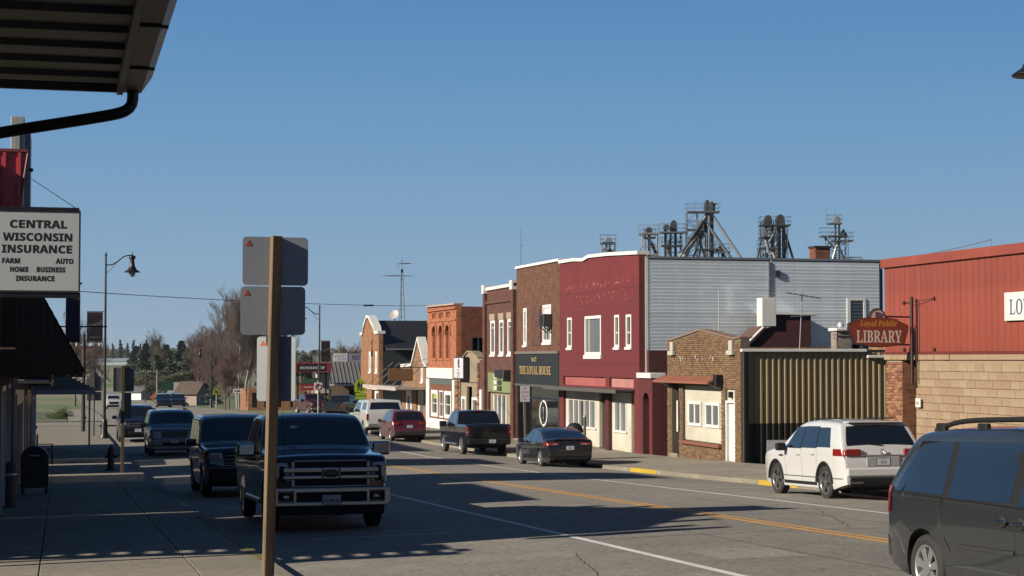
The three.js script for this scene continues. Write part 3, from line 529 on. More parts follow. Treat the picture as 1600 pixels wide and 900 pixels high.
// ---- orange brick building
{
  const b = building('storefront_building', 'orange brick two-storey building with three bricked arches above a white shop front', -101.55, -2.4), W = 7.77;
  const arch = (x, w, y0, y1) => { const o = [[x - w / 2, y0]]; for (let i = 0; i <= 8; i++) { const a = Math.PI * (1 - i / 8); o.push([x + w / 2 * Math.cos(a), y1 - w / 2 + w / 2 * Math.sin(a)]); } o.push([x + w / 2, y0]); return o; };
  const xs = [2.0, 3.86, 5.65], holes = [rect(1.1, 6.9, 0.02, 2.3), ...xs.map((x) => arch(x, 1.1, 4.1, 6.0)), ...[1.8, 3.76, 5.63].map((x) => rect(x - 0.52, x + 0.52, 6.45, 6.75))];
  front(b, [[0, 7.15], [W, 7.08]], holes, mOrange);
  mesh('arch_infill', xs.map((x) => bx(x - 0.6, x + 0.6, 4.0, 6.1, -0.28, -0.13)), M([0.4, 0.1, 0.035], 0.85, 0, bmA), b);
  mesh('panel_infill', [1.8, 3.76, 5.63].map((x) => bx(x - 0.6, x + 0.6, 6.4, 6.8, -0.28, -0.08)), M([0.36, 0.09, 0.03], 0.85, 0, bmA), b);
  for (const x of xs) { const hood = arch(x, 1.5, 5.45, 6.22), inn = arch(x, 1.14, 5.44, 6.02).reverse(); mesh('arch_hood', plate([...hood, ...inn], 0.06).translate(0, 0, 0.003), mOrange, b); mesh('sill', bx(x - 0.7, x + 0.7, 3.98, 4.09, -0.1, 0.06), mOrange, b); }
  coping(b, [[0, 7.15], [W, 7.08]], M([0.55, 0.4, 0.3], 0.7), 0.1, 0.14);
  mesh('cornice', [bx(0.02, W - 0.02, 6.86, 6.95, 0.003, 0.1), bx(0.02, W - 0.02, 6.22, 6.3, 0.003, 0.06)], mOrange, b);
  mesh('wall', [bx(0.01, 0.28, -0.6, 6.9, -14, -0.31), bx(0.28, W, -0.6, 6.9, -14, -13.7)], mOrange, b);
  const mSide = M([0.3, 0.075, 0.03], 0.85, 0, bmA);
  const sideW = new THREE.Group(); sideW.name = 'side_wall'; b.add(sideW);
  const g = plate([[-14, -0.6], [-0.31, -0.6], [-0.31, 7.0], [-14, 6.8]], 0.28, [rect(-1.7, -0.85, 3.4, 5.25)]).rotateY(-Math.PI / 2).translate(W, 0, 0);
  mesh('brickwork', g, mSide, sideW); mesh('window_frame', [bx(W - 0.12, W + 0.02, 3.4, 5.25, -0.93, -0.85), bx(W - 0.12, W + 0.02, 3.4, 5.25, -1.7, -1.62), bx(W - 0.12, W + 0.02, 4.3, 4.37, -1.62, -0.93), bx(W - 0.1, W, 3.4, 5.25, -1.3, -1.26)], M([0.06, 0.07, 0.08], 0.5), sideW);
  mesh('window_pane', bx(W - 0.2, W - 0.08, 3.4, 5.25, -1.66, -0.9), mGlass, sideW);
  mesh('roof', bx(0.28, W - 0.3, 6.2, 6.35, -13.7, -0.31), mRoofDark, b);
  mesh('fascia', rb(0.3, 7.35, 2.95, 3.55, 0.003, 0.14, 0.02, 1), mWhite, b); mesh('transom', bx(0.9, 7.1, 2.6, 2.95, -0.15, 0.05), M([0.13, 0.16, 0.14], 0.5), b);
  mesh('corner_post', bx(0.03, 0.9, -0.3, 2.9, 0.003, 0.1), mWhite, b); mesh('corner_post', bx(7.15, 7.7, -0.3, 2.9, 0.003, 0.1), mWhite, b);
  mesh('shop_base', bx(0.9, 7.15, -0.3, 0.6, -0.2, 0.06), mWhite, b);
  const mTrim = M([0.22, 0.07, 0.035], 0.7);
  mesh('shop_frame', plate(rect(0.9, 7.15, 0.6, 2.6), 0.12, [rect(1.2, 3.0, 0.7, 2.25), rect(3.4, 4.5, 0.7, 2.25), rect(4.8, 6.6, 0.7, 2.25)]).translate(0, 0, -0.1), mTrim, b);
  for (const [a, e] of [[1.2, 3.0], [3.4, 4.5], [4.8, 6.6]]) windowPart(b, a, e, 0.7, 2.25, { fw: a === 3.4 ? 0.08 : 0.22, sill: null, h: [0.5], proud: 0.03 });
  mesh('window_poster', bx(1.7, 2.75, 1.75, 2.02, -0.05, -0.02), M(lin(190, 200, 30), 0.6), b);
  mesh('meter_box', bx(4.3, 5.3, 0.05, 0.45, 0.062, 0.12), mGalv, b);
  const s = thing('hanging_sign', 'blank brown wooden sign hanging out from the orange brick building', 'sign', [FX, -2.4, -101.55], HALF);
  mesh('board', rb(0.05, 0.11, 2.75, 3.5, 0.9, 2.4, 0.015), M([0.32, 0.15, 0.05], 0.8, 0, { map: tGrain }), s); mesh('arm', [bar([0.08, 3.56, -0.02], [0.08, 3.56, 2.7], 0.025), bar([0.08, 4.1, -0.02], [0.08, 3.57, 2.0], 0.012)], mBlackMetal, s);
}

// ---- two gabled brick buildings at the end of the row
const panGeo = (L) => fin(mergeGeometries([bx(-L / 2, L / 2, -0.02, 0.02, -0.365, 0.365), bx(-L / 2, L / 2, 0.02, 0.07, -0.365, -0.33)].map(fin)));
const roofPan = { a: (L) => (roofPan.A ??= panGeo(L)), b: (L) => (roofPan.B ??= panGeo(L)) };
function gabledFront(b, W, pts, holes, mat) { front(b, pts, holes, mat); coping(b, pts, mWhite, 0.2, 0.1, 0.45); }
{
  const b = building('gabled_building', 'small tan brick building with a white-edged gable beside the orange building', -109.58, -2.47), W = 8.0;
  gabledFront(b, W, [[0, 3.6], [2.7, 3.66], [3.4, 3.7], [5.3, 5.3], [7.2, 3.7], [W, 3.66]], [rect(1.5, 3.2, 0.6, 2.15), rect(4.6, 6.9, 0.03, 2.2), rect(6.1, 6.7, 2.75, 3.7)], mTanBrick);
  shell(b, W, 14, 3.4, mTanBrick);
  windowPart(b, 1.5, 3.2, 0.6, 2.15, { fw: 0.35, sill: null }); windowPart(b, 6.1, 6.7, 2.75, 3.7, { fw: 0.2 });
  mesh('door', bx(4.6, 6.9, 0.03, 2.2, -0.2, -0.12), mCream, b); mesh('door_glass', bx(5.2, 6.3, 0.5, 2.0, -0.13, -0.11), mGlassCurtain, b);
  const c = part('canopy', b);
  mesh('slab', rb(-3.5, 8.0, 2.28, 2.42, 0.02, 1.9, 0.03), M([0.5, 0.42, 0.36], 0.6, 0, { map: tDirt }), c); mesh('canopy_edge', bx(-3.52, 8.0, 2.24, 2.48, 1.9, 1.95), M([0.6, 0.5, 0.45], 0.6), c);
  for (const x of [-3, -0.5, 2.2, 5, 7.6]) mesh('tie_rod', bar([x, 2.42, 1.7], [x, 3.9, 0.02], 0.03, 0.03, 6), M([0.2, 0.18, 0.17], 0.6), c);
}
{
  const b = building('gabled_building', 'tall tan brick building with a stepped white gable and dark metal roof behind', -125.26, -2.62), W = 7.34;
  gabledFront(b, W, [[0, 6.0], [1.0, 6.02], [1.3, 6.5], [2.6, 7.2], [3.5, 7.2], [5.6, 6.4], [6.0, 6.02], [W, 6.03]], [rect(3.4, 4.2, 3.35, 4.8), rect(5.95, 6.75, 3.35, 4.8), rect(4.9, 7.1, 0.02, 2.1)], M([0.45, 0.21, 0.085], 0.85, 0, bmA));
  windowPart(b, 3.4, 4.2, 3.35, 4.8, { fw: 0.25 }); windowPart(b, 5.95, 6.75, 3.35, 4.8, { fw: 0.25 });
  mesh('door', bx(4.9, 7.1, 0.02, 2.1, -0.25, -0.15), mWhite, b); mesh('door_glass', bx(5.6, 6.5, 0.4, 1.9, -0.16, -0.13), mGlass, b); mesh('trim', bx(0.1, 7.2, 2.15, 2.35, 0.003, 0.1), mWhite, b);
  const mTeal = [0.9, 1, 1.12].map((t) => M([0.018 * t, 0.03 * t, 0.035 * t], 0.7));
  mesh('wall', [bx(0.05, 0.3, -0.6, 5.0, -14, -0.31), bx(0.3, W - 0.3, -0.6, 5.0, -14, -13.7), bx(W - 0.3, W - 0.06, -0.6, 5.0, -14, -0.31)], mTeal[1], b);
  for (let i = 0; i < 26; i++) mesh('siding_board', bx(-0.012, 0.012, -0.095, 0.095, -4.6, -0.32).rotateZ(-0.1).translate(W - 0.03, 0.1 + i * 0.185, 0), pick(mTeal), b);
  const mRoof = M([0.05, 0.05, 0.052], 0.5, 0.4, { map: tStreak }), r = part('roof', b);
  for (const s of [0, 1]) {
    const y0 = 5.0, y1 = 7.0, x0 = s ? W + 0.5 : -0.5, x1 = W / 2, L = Math.hypot(x1 - x0, y1 - y0), a = Math.atan2(y1 - y0, x1 - x0);
    for (let k = 0; k < 18; k++) {
      const sh = (s ? roofPan.b : roofPan.a)(L); const m = raw('roof_panel', sh, mRoof, r); m.position.set((x0 + x1) / 2, (y0 + y1) / 2, -0.75 - k * 0.74); m.rotation.z = a;
    }
  }
  mesh('gutter', bx(W + 0.45, W + 0.56, 4.9, 5.02, -14, -0.4), mGalv, b);
}
// ---- bricks and blocks laid one by one
const BL = {};
function brickGeo(w, h, d, k) { return (BL[`${w},${h},${d},${k}`] ??= fin(rb(-w / 2, w / 2, -h / 2, h / 2, -d, 0, 0.008, 1).rotateZ((k - 1) * 0.004))); }
function layBricks(parent, name, x0, x1, y0, y1, bw, bh, joint, mats, o = {}) {
  const { z = 0, open = () => false, limit = 300, order = 1, depth = 0.05, prefer = null } = o;
  const list = [];
  for (let r = 0, y = y0; y + bh <= y1 + 1e-6; r++, y += bh + joint) {
    for (let x = x0 - (r % 2 ? (bw + joint) / 2 : 0); x < x1 - 0.01; x += bw + joint) {
      const a = Math.max(x, x0), e = Math.min(x + bw, x1);
      if (e - a < 0.04 || open(a, e, y, y + bh)) continue;
      list.push([(a + e) / 2, y + bh / 2, Math.round((e - a) * 50) / 50]);
    }
  }
  list.sort(prefer ?? ((a, b) => order * (b[0] - a[0])));
  const rest = {};
  list.forEach(([x, y, w], i) => {
    const k = Math.floor(rnd() * 3), g = brickGeo(Math.min(w, bw), bh, depth, k), mi = Math.floor(rnd() * mats.length), zz = z + depth * 0.35 + rnd() * 0.012;
    if (i < limit) { const m = raw(name, g, mats[mi], parent); m.position.set(x, y, zz); }
    else (rest[mi] ??= []).push(g.clone().translate(x, y, zz));
  });
  for (const mi in rest) tag(mesh(name + 'work', rest[mi], mats[mi], parent), null, null, null, 'stuff');
}
const brickMats = (base, n, spread, bump = 0.004) => Array.from({ length: n }, (_, i) => { const t = 1 + spread * (i / (n - 1) - 0.5) * 2; return M([base[0] * t, base[1] * t * t, base[2] * t * t], 0.85, 0, { map: tDirt, bumpMap: tConcB, bumpScale: bump }); });

// ---- low brown brick shop with its ribbed metal side
{
  const b = building('brick_shop', 'low brown brick shop with a white-sided window bay and a white door', -59.23, -1.79), W = 7.0;
  const top = [[0, 4.14], [0.5, 4.14], [3.35, 4.45], [6.4, 4.12], [W, 4.15]];
  const holes = [rect(0.46, 1.2, 0.12, 2.58), rect(1.55, 5.25, 0.62, 2.56), rect(5.62, 6.45, 0.08, 2.5)];
  front(b, top, holes, M([0.2, 0.15, 0.1], 0.95, 0, { map: tDirt }));
  const mats = [...brickMats([0.3, 0.165, 0.07], 6, 0.17), M([0.19, 0.09, 0.045], 0.85)];
  layBricks(b, 'brick', 0.01, W - 0.01, -0.13, 4.42, 0.19, 0.057, 0.012, mats, { open: (a, e, y, t) => holes.some((h) => e > h[0][0] + 0.03 && a < h[1][0] - 0.03 && t > h[0][1] + 0.01 && y < h[2][1] - 0.01) || t > interp(top, (a + e) / 2) - 0.02, prefer: (p, q) => (q[0] > 6.4) - (p[0] > 6.4) || q[1] - p[1] });
  coping(b, top, M([0.4, 0.24, 0.17], 0.7, 0, { map: tDirt }), 0.05, 0.05, 0.4);
  for (const x of [0.42, 6.05]) mesh('parapet_ornament', [rb(x, x + 0.5, 3.6, 3.75, 0.03, 0.16, 0.02), rb(x + 0.12, x + 0.4, 3.75, 4.08, 0.03, 0.12, 0.02)], M([0.6, 0.58, 0.5], 0.8), b);
  for (const [x, y, w, h] of [[1.4, 3.5, 0.12, 0.07], [1.5, 3.36, 0.08, 0.16], [1.66, 3.46, 0.14, 0.06], [1.95, 3.45, 0.1, 0.03], [2.3, 3.46, 0.12, 0.025], [2.95, 3.48, 0.09, 0.12], [3.1, 3.42, 0.16, 0.05], [3.6, 3.45, 0.12, 0.025], [4.25, 3.46, 0.1, 0.05], [4.42, 3.5, 0.07, 0.1], [4.6, 3.4, 0.1, 0.15]]) mesh('letter_remnant', rb(x, x + w, y, y + h, 0.04, 0.06, 0.01, 1), M([0.5, 0.44, 0.36], 0.7), b);
  const aw = part('awning', b), mAw = M([0.46, 0.16, 0.09], 0.6, 0, { map: tStreak });
  for (let k = 0; k < 11; k++) { const x = -0.35 + k * 0.5; mesh('awning_panel', plate([[0, 2.88], [0.42, 2.7], [0.42, 2.63], [0, 2.81]], 0.485).rotateY(-Math.PI / 2).translate(x + 0.49, 0, 0.03), mAw, aw); }
  mesh('bracket', [bar([0.2, 2.5, 0.02], [0.2, 2.64, 0.35], 0.03), bar([5.0, 2.5, 0.02], [5.0, 2.64, 0.35], 0.03)], mWhite, aw);
  const bay = part('window_bay', b);
  mesh('bay_wall', bx(1.56, 5.24, 0.63, 2.55, -0.25, -0.12), mCream, bay);
  for (let i = 0; i < 13; i++) mesh('siding_board', bx(1.57, 5.23, -0.072, 0.072, -0.01, 0.01).rotateX(0.1).translate(0, 0.72 + i * 0.146, -0.105), mCream, bay);
  for (const [x0, x1] of [[1.97, 3.22], [3.62, 4.95]]) {
    mesh('window_frame', [bx(x0, x0 + 0.1, 1.15, 2.0, -0.1, -0.04), bx(x1 - 0.1, x1, 1.15, 2.0, -0.1, -0.04), bx(x0 + 0.1, x1 - 0.1, 1.9, 2.0, -0.1, -0.04), bx(x0 + 0.1, x1 - 0.1, 1.15, 1.25, -0.1, -0.04), bx((x0 + x1) / 2 - 0.05, (x0 + x1) / 2 + 0.05, 1.25, 1.9, -0.1, -0.045)], mWhite, bay);
    mesh('pane', bx(x0 + 0.1, (x0 + x1) / 2 - 0.05, 1.25, 1.9, -0.09, -0.075), mGlassCurtain, bay); mesh('pane', bx((x0 + x1) / 2 + 0.05, x1 - 0.1, 1.25, 1.9, -0.09, -0.075), mGlassCurtain, bay);
  }
  mesh('brick_sill', rb(1.5, 5.3, 0.5, 0.62, -0.1, 0.14, 0.02, 1), M([0.26, 0.09, 0.05], 0.8), b);
  const d = part('door', b);
  mesh('leaf', rb(5.66, 6.41, 0.1, 2.02, -0.16, -0.1, 0.01, 1), mWhite, d); mesh('frame', [bx(5.62, 5.7, 0.08, 2.1, -0.12, 0.0), bx(6.37, 6.45, 0.08, 2.1, -0.12, 0.0), bx(5.7, 6.37, 2.03, 2.1, -0.12, 0.0)], mWhite, d); mesh('transom', bx(5.62, 6.45, 2.1, 2.5, -0.14, -0.08), mCream, d); mesh('handle', ball(0.04, 6.3, 1.05, -0.07, 8), mAlu, d); mesh('step', bx(5.5, 6.5, -0.4, 0.08, -0.2, 0.25), mConcB, d);
  mesh('house_lamp', rb(6.0, 6.12, 2.2, 2.4, -0.07, 0.06, 0.02), mBlackMetal, b); mesh('wall_lamp', rb(5.25, 5.5, 2.55, 2.95, 0.03, 0.3, 0.03), mBlackMetal, b);
  const rec = part('doorway', b);
  mesh('back', bx(0.46, 1.2, 0.1, 2.58, -0.95, -0.9), M([0.1, 0.05, 0.03], 0.8), rec); mesh('step', bx(0.4, 1.25, -0.4, 0.12, -0.9, 0.1), mConcB, rec); mesh('downspout', bar([1.28, 0.9, 0.09], [1.28, 2.0, 0.09], 0.04), mWhite, rec);
  mesh('wall', [bx(0.01, 0.28, -0.6, 3.9, -7, -0.31), bx(0.28, W - 0.3, -0.6, 3.9, -7, -6.7)], mTanBrick, b);
  mesh('roof', bx(0.2, W - 0.2, 3.6, 3.78, -9, -0.31), mRoofDark, b);
  mesh('base_vent', bx(3.1, 3.4, 0.0, 0.16, 0.03, 0.06), M([0.3, 0.1, 0.05], 0.8), b);
  mesh('roof_mast', bar([3.3, 3.8, -0.7], [3.3, 5.85, -0.7], 0.02, 0.015, 6), M([0.55, 0.6, 0.5], 0.5), b);
  // ribbed metal side, panel by panel: flats and raised ribs over a darker base
  const mFlat = M([0.6, 0.46, 0.25], 0.55, 0.2, { map: tStreak }), mFlatDark = M([0.035, 0.026, 0.018], 0.6, 0.2, { map: tStreak });
  mesh('side_wall', bx(W - 0.28, W - 0.1, -0.6, 3.72, -9, -0.31), mDark, b);
  const prof2 = [[0, 0], [0.13, 0], [0.142, 0.045], [0.193, 0.045], [0.205, 0], [0.208, 0], [0.208, -0.012], [0, -0.012]];
  const ribG = (h) => fin(plate(prof2, h).rotateX(Math.PI / 2).translate(0, h, 0));
  const g1 = ribG(2.3), g0 = ribG(1.62);
  for (let i = 0, z = -0.12; i < 40; i++, z -= 0.21) {
    const place = (name, g, mat, y) => { const m = raw(name, g, mat, b); m.rotation.y = Math.PI / 2; m.position.set(W - 0.05, y, z); };
    place('wall_panel', g1, mFlat, 1.385); place('base_panel', g0, mFlatDark, -0.24);
  }
  mesh('corner_trim', bx(W - 0.06, W + 0.03, -0.3, 3.72, -0.115, -0.02), M([0.05, 0.045, 0.035], 0.5), b);
  const gm = part('gutter', b); mesh('trough', [rb(W - 0.06, W + 0.12, 3.7, 3.8, -4.4, 0.02, 0.02, 1), rb(W - 0.06, W + 0.12, 3.5, 3.6, -9, -4.42, 0.02, 1)], mWhite, gm); mesh('spout', rb(W + 0.04, W + 0.12, 0, 3.7, -0.1, -0.02, 0.02, 1), M([0.06, 0.055, 0.045], 0.5), gm);
}
{ // chimney, vent and aerial on the flat roof
  const c = thing('chimney', 'short whitewashed brick chimney with a white cap on the flat roof', 'chimney', [25.75, 2.0, -54.2]);
  mesh('stack', bx(-0.25, 0.25, -0.3, 0.62, -0.25, 0.25), M([0.42, 0.34, 0.28], 0.85, 0, bmA), c); mesh('cap', [rb(-0.33, 0.33, 0.62, 0.74, -0.33, 0.33, 0.04)], mWhite, c); mesh('finial', ball(0.11, 0, 0.84, 0, 10), mWhite, c);
  const v = thing('roof_vent', 'round black roof vent beside the short whitewashed chimney', 'vent', [26.5, 1.9, -54.3]);
  mesh('drum', lathe([[0, 0.32], [0.2, 0.32], [0.28, 0.26], [0.3, 0.1], [0.3, -0.2]], 18), M(0.015, 0.6), v); mesh('collar', lathe([[0.32, -0.2], [0.36, -0.15], [0.32, -0.1]], 18), mBlackMetal, v);
  const a = thing('roof_aerial', 'thin television aerial on a mast before the dark red wall', 'antenna', [23.95, 2.0, -53.6]);
  mesh('mast', bar([0, -0.2, 0], [0.12, 2.0, 0], 0.025, 0.02, 6), mGalv, a); mesh('boom', bar([-0.55, 1.9, 0.15], [0.85, 1.72, -0.1], 0.018, 0.018, 6), mGalv, a);
  for (let i = 0; i < 7; i++) { const t = i / 6, x = lerp(-0.5, 0.8, t), y = lerp(1.9, 1.73, t), L = 0.45 - 0.03 * i; mesh('element', bar([x, y, -L], [x, y, L], 0.01, 0.01, 5), mAlu, a); }
  mesh('loop', bar([-0.3, 1.1, 0], [0.6, 1.15, 0.05], 0.02, 0.02, 6), mGalv, a);
}

// ---- the library: red ribbed metal above yellow stone
{
  const b = building('library_building', 'library with red metal upper wall above yellow stone blocks', -42.25, -1.27), W = 16;
  const mRed = [0.95, 1, 1.05].map((t) => M([0.44 * t, 0.095 * t, 0.056 * t], 0.5, 0.05, { map: tDirt }));
  mesh('upper_wall', bx(0.02, W, 3.1, 5.55, -0.3, -0.06), mRed[0], b);
  const pg = fin(plate([[0, 0], [0.285, 0], [0.27, 0.03], [0.015, 0.03]], 2.24).rotateX(Math.PI / 2).translate(0, 2.24, 0));
  for (let i = 0; i < 52; i++) { const m = raw('wall_panel', pg, pick(mRed), b); m.position.set(0.04 + i * 0.29, 3.14, -0.055); }
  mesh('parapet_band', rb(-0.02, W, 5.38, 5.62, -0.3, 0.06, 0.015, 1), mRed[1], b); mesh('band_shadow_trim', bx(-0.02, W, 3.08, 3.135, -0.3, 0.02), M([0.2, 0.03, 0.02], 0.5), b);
  mesh('side_wall', [bx(0.02, 0.3, 3.1, 5.55, -14, -0.31), bx(1.9, 2.15, -0.6, 3.08, -14, -0.31), bx(0.3, W, 3.1, 5.5, -14, -13.8)], mRed[0], b);
  mesh('roof', bx(0.3, W, 4.9, 5.1, -13.8, -0.31), mRoofDark, b); mesh('porch_ceiling', bx(0.3, 1.9, 2.98, 3.08, -3, -0.31), mDark, b);
  const mS = [...brickMats([0.53, 0.37, 0.23], 7, 0.06, 0.018)];
  mesh('stone_backing', bx(1.83, W, -0.6, 3.08, -0.3, -0.02), M([0.48, 0.335, 0.205], 0.95, 0, { map: tDirt }), b);
  layBricks(b, 'stone_block', 1.82, W, 0.05, 2.92, 0.392, 0.193, 0.007, mS, { z: -0.02, depth: 0.05, order: -1, limit: 300 });
  const lin_ = part('lintel', b); for (let i = 0; i < 9; i++) mesh('stone', rb(0.1 + i * 0.39, 0.48 + i * 0.39, 2.93, 3.07, -0.3, 0.03 + rnd() * 0.01, 0.012, 1), pick(mS), lin_);
  mesh('lintel_course', rb(3.62, W, 2.93, 3.07, -0.3, 0.03, 0.012, 1), mS[1], b);
  const pil = part('brick_pillar', b);
  mesh('core', bx(0.16, 0.99, -0.6, 2.92, -0.52, -0.03), M([0.36, 0.3, 0.24], 0.9), pil);
  const pm = brickMats([0.42, 0.16, 0.07], 5, 0.35);
  layBricks(pil, 'brick', 0.14, 1.0, 0.0, 2.92, 0.2, 0.062, 0.012, pm, { z: -0.03, depth: 0.05, limit: 300 });
  mesh('side_bricks', [bx(0.99, 1.02, -0.6, 2.92, -0.5, -0.03)], M([0.42, 0.16, 0.07], 0.85, 0, bmA), pil);
  mesh('door_panel', bx(1.02, 1.9, 0, 2.95, -2.2, -2.1), M([0.07, 0.065, 0.05], 0.7), b);
  mesh('number_plate', rb(1.95, 2.2, 1.72, 1.95, 0.05, 0.1, 0.02), mWhite, b);
  face('number', b, 0.2, 0.12, 64, [2.075, 1.84, 0.104], (c, w, h) => { c.fillStyle = '#e8e4d8'; c.fillRect(0, 0, w, h); c.fillStyle = '#222'; c.font = `bold ${h * 0.9}px sans-serif`; c.textAlign = 'center'; c.fillText('24', w / 2, h * 0.85); });
  mesh('roof_rail', [tube([[0.05, 5.78, -1.3], [1.5, 5.84, -1.3], [3.4, 5.95, -1.3]], 0.012, 5), ...[0.1, 1.0, 1.8, 2.6, 3.35].map((x) => bar([x, 5.05, -1.3], [x, 5.8 + x * 0.045, -1.3], 0.01, 0.01, 5))], mGalv, b);
  const s = thing('wall_sign', 'white wall sign with tall grey letters on the red metal wall', 'sign', [FX, -1.27, -42.25], HALF);
  mesh('board', rb(6.25, 11.2, 3.84, 4.5, 0.0, 0.06, 0.01, 1), M([0.82, 0.82, 0.8], 0.5), s);
  face('lettering', s, 4.7, 0.5, 1024, [8.73, 4.17, 0.064], (c, w, h) => { c.fillStyle = '#f2f2ef'; c.fillRect(0, 0, w, h); c.fillStyle = '#5d6a72'; c.font = `bold ${h * 0.98}px serif`; c.textBaseline = 'middle'; c.save(); c.translate(w * 0.02, h * 0.54); c.scale(0.85, 1); c.fillText('LOYAL', 0, 0); c.restore(); });
}
{ // the library's hanging sign on its pole
  const s = thing('hanging_sign', 'shield-shaped red sign lettered library hanging from a dark pole', 'sign', [FX - 0.03, -1.27, -40.35]);
  const mPole = M([0.05, 0.012, 0.01], 0.45, 0.2), mRim = M([0.02, 0.012, 0.012], 0.5);
  mesh('pole', [bar([-0.12, 2.3, 0], [-0.12, 4.55, 0], 0.045, 0.045, 12), bar([-0.04, 2.35, 0.1], [-0.04, 4.5, 0.1], 0.02, 0.02, 8)], mPole, s);
  mesh('arm', [bar([-0.12, 4.03, 0], [-1.35, 4.05, 0], 0.022), bar([-0.12, 3.32, 0], [-1.2, 3.32, 0], 0.022)], mPole, s);
  mesh('stay', [bar([-0.14, 4.42, 0], [0.05, 4.48, 0.9], 0.008, 0.008, 5), bar([-0.14, 4.42, 0], [0.05, 4.42, -0.7], 0.008, 0.008, 5)], mPole, s);
  mesh('fixing', [ball(0.05, 0.03, 4.48, 0.9, 8), ball(0.05, 0.03, 4.42, -0.7, 8), ball(0.05, 0.03, 3.2, 0.9, 8), ball(0.05, 0.03, 3.2, -0.7, 8)], mPole, s);
  // outline centred on its middle: 1.68 m wide and 0.95 m tall
  const arc = []; for (let i = 0; i <= 10; i++) { const a = Math.PI * (1 - i / 10); arc.push([-0.02 + 0.23 * Math.cos(a), 0.36 + 0.23 * Math.sin(a)]); }
  const out = [[-0.84, 0.2], [-0.84, 0.05], [-0.7, -0.3], [-0.3, -0.39], [0, -0.41], [0.3, -0.39], [0.72, -0.32], [0.84, 0.05], [0.83, 0.16], [0.45, 0.32], ...arc.slice().reverse(), [-0.45, 0.33]];
  const shrink = (k) => out.map(([x, y]) => [x * (1 - k), y * (1 - k * 1.6)]);
  const c = part('panel', s, [-1.07, 3.66, 0]);
  mesh('rim', plate(out, 0.1, [], 0.012).translate(0, 0, -0.05), mRim, c);
  mesh('board', plate(shrink(0.035), 0.116).translate(0, 0, -0.058), M([0.32, 0.05, 0.022], 0.5, 0, { map: tDirt }), c);
  for (const side of [1, -1]) {
    face('lettering', c, 1.32, 0.42, 512, [0, -0.12, side * 0.061], (g, w, h) => { g.fillStyle = '#8f3a24'; g.fillRect(0, 0, w, h); g.fillStyle = '#e6dcd2'; g.textAlign = 'center'; g.textBaseline = 'middle'; g.font = `bold ${h * 0.95}px serif`; g.save(); g.translate(w / 2, h * 0.53); g.scale(w * 0.96 / g.measureText('LIBRARY').width, 1.06); g.fillText('LIBRARY', 0, 0); g.restore(); }, side > 0 ? 0 : Math.PI);
    face('script', c, 1.1, 0.24, 512, [-0.02, 0.2, side * 0.062], (g, w, h) => { g.fillStyle = '#8f3a24'; g.fillRect(0, 0, w, h); g.fillStyle = '#dd9a2a'; g.textAlign = 'center'; g.textBaseline = 'middle'; g.font = `italic bold ${h * 0.8}px serif`; g.save(); g.translate(w / 2, h * 0.5); g.scale(w * 0.94 / g.measureText('Loyal Public').width, 1); g.fillText('Loyal Public', 0, 0); g.restore(); }, side > 0 ? 0 : Math.PI);
    const moon = []; for (let i = 0; i <= 10; i++) { const a = Math.PI * (1 - i / 10); moon.push([0.185 * Math.cos(a), 0.19 * Math.sin(a)]); }
    mesh('crest', plate(moon, 0.006).translate(-0.02, 0.345, side > 0 ? 0.06 : -0.066), M([0.6, 0.52, 0.5], 0.6), c);
    mesh('book', [-0.1, -0.045, 0.02].map((x, i) => bx(x, x + 0.045, 0.355, 0.5 - i * 0.012, side > 0 ? 0.067 : -0.072, side > 0 ? 0.072 : -0.067)), M([0.14, 0.06, 0.08], 0.6), c);
    mesh('leaning_book', bx(-0.02, 0.02, 0, 0.13, side > 0 ? 0.067 : -0.072, side > 0 ? 0.072 : -0.067).rotateZ(-0.5).translate(0.08, 0.365, 0), M([0.1, 0.1, 0.16], 0.6), c);
  }
}
// ---------------------------------------------------------------- the shaded near side: shop row, awnings, signs
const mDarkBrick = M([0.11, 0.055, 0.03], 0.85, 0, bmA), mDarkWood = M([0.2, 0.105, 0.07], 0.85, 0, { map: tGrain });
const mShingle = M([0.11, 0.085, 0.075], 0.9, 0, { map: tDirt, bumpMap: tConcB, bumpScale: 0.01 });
function leftBlock(label, z0, z1, yTop, mat, name = 'shop_building') {   // z0 nearer, z1 farther
  const g = prof((z0 + z1) / 2), t = thing(name, label, 'building', [-1, g, z0]), D = z0 - z1, H = yTop - g;
  // own axes: x along the street pavement side = 0, z from 0 to -D
  const doors = []; for (let z = 1.2; z + 2.2 < D - 0.4; z += 3.4) doors.push(z);
  const holes = doors.map((z) => rect(-z - 1.9, -z, 0.1, 2.35));
  mesh('front_wall', plate([[-D, -0.9], [0, -0.9], [0, H], [-D, H]], 0.3, holes).rotateY(-Math.PI / 2), mat, t);
  mesh('wall', [bx(-8, -0.31, -0.9, H, -0.28, -0.01), bx(-8, -0.31, -0.9, H, -D + 0.01, -D + 0.28), bx(-8, -7.7, -0.9, H, -D + 0.29, -0.29)], mat, t);
  mesh('roof', bx(-7.7, -0.31, H - 0.4, H - 0.2, -D + 0.29, -0.29), mRoofDark, t);
  doors.forEach((z, i) => {
    const f = part('shop_window', t);
    mesh('frame', [bx(-0.2, 0.03, 0.1, 2.35, -z - 0.1, -z), bx(-0.2, 0.03, 0.1, 2.35, -z - 1.9, -z - 1.8), bx(-0.2, 0.03, 2.25, 2.35, -z - 1.8, -z - 0.1)], i % 2 ? mWhite : mAlu, f);
    mesh('pane', bx(-0.16, -0.14, 0.1, 2.25, -z - 1.8, -z - 0.1), mGlass, f);
  });
  mesh('floor', bx(-7.7, -0.3, -0.6, 0.03, -D + 0.3, -0.3), mDark, t);
  mesh('coping', bx(-0.4, 0.05, H + 0.003, H + 0.09, -D, 0), mGalv, t);
  return [t, g, D, H];
}
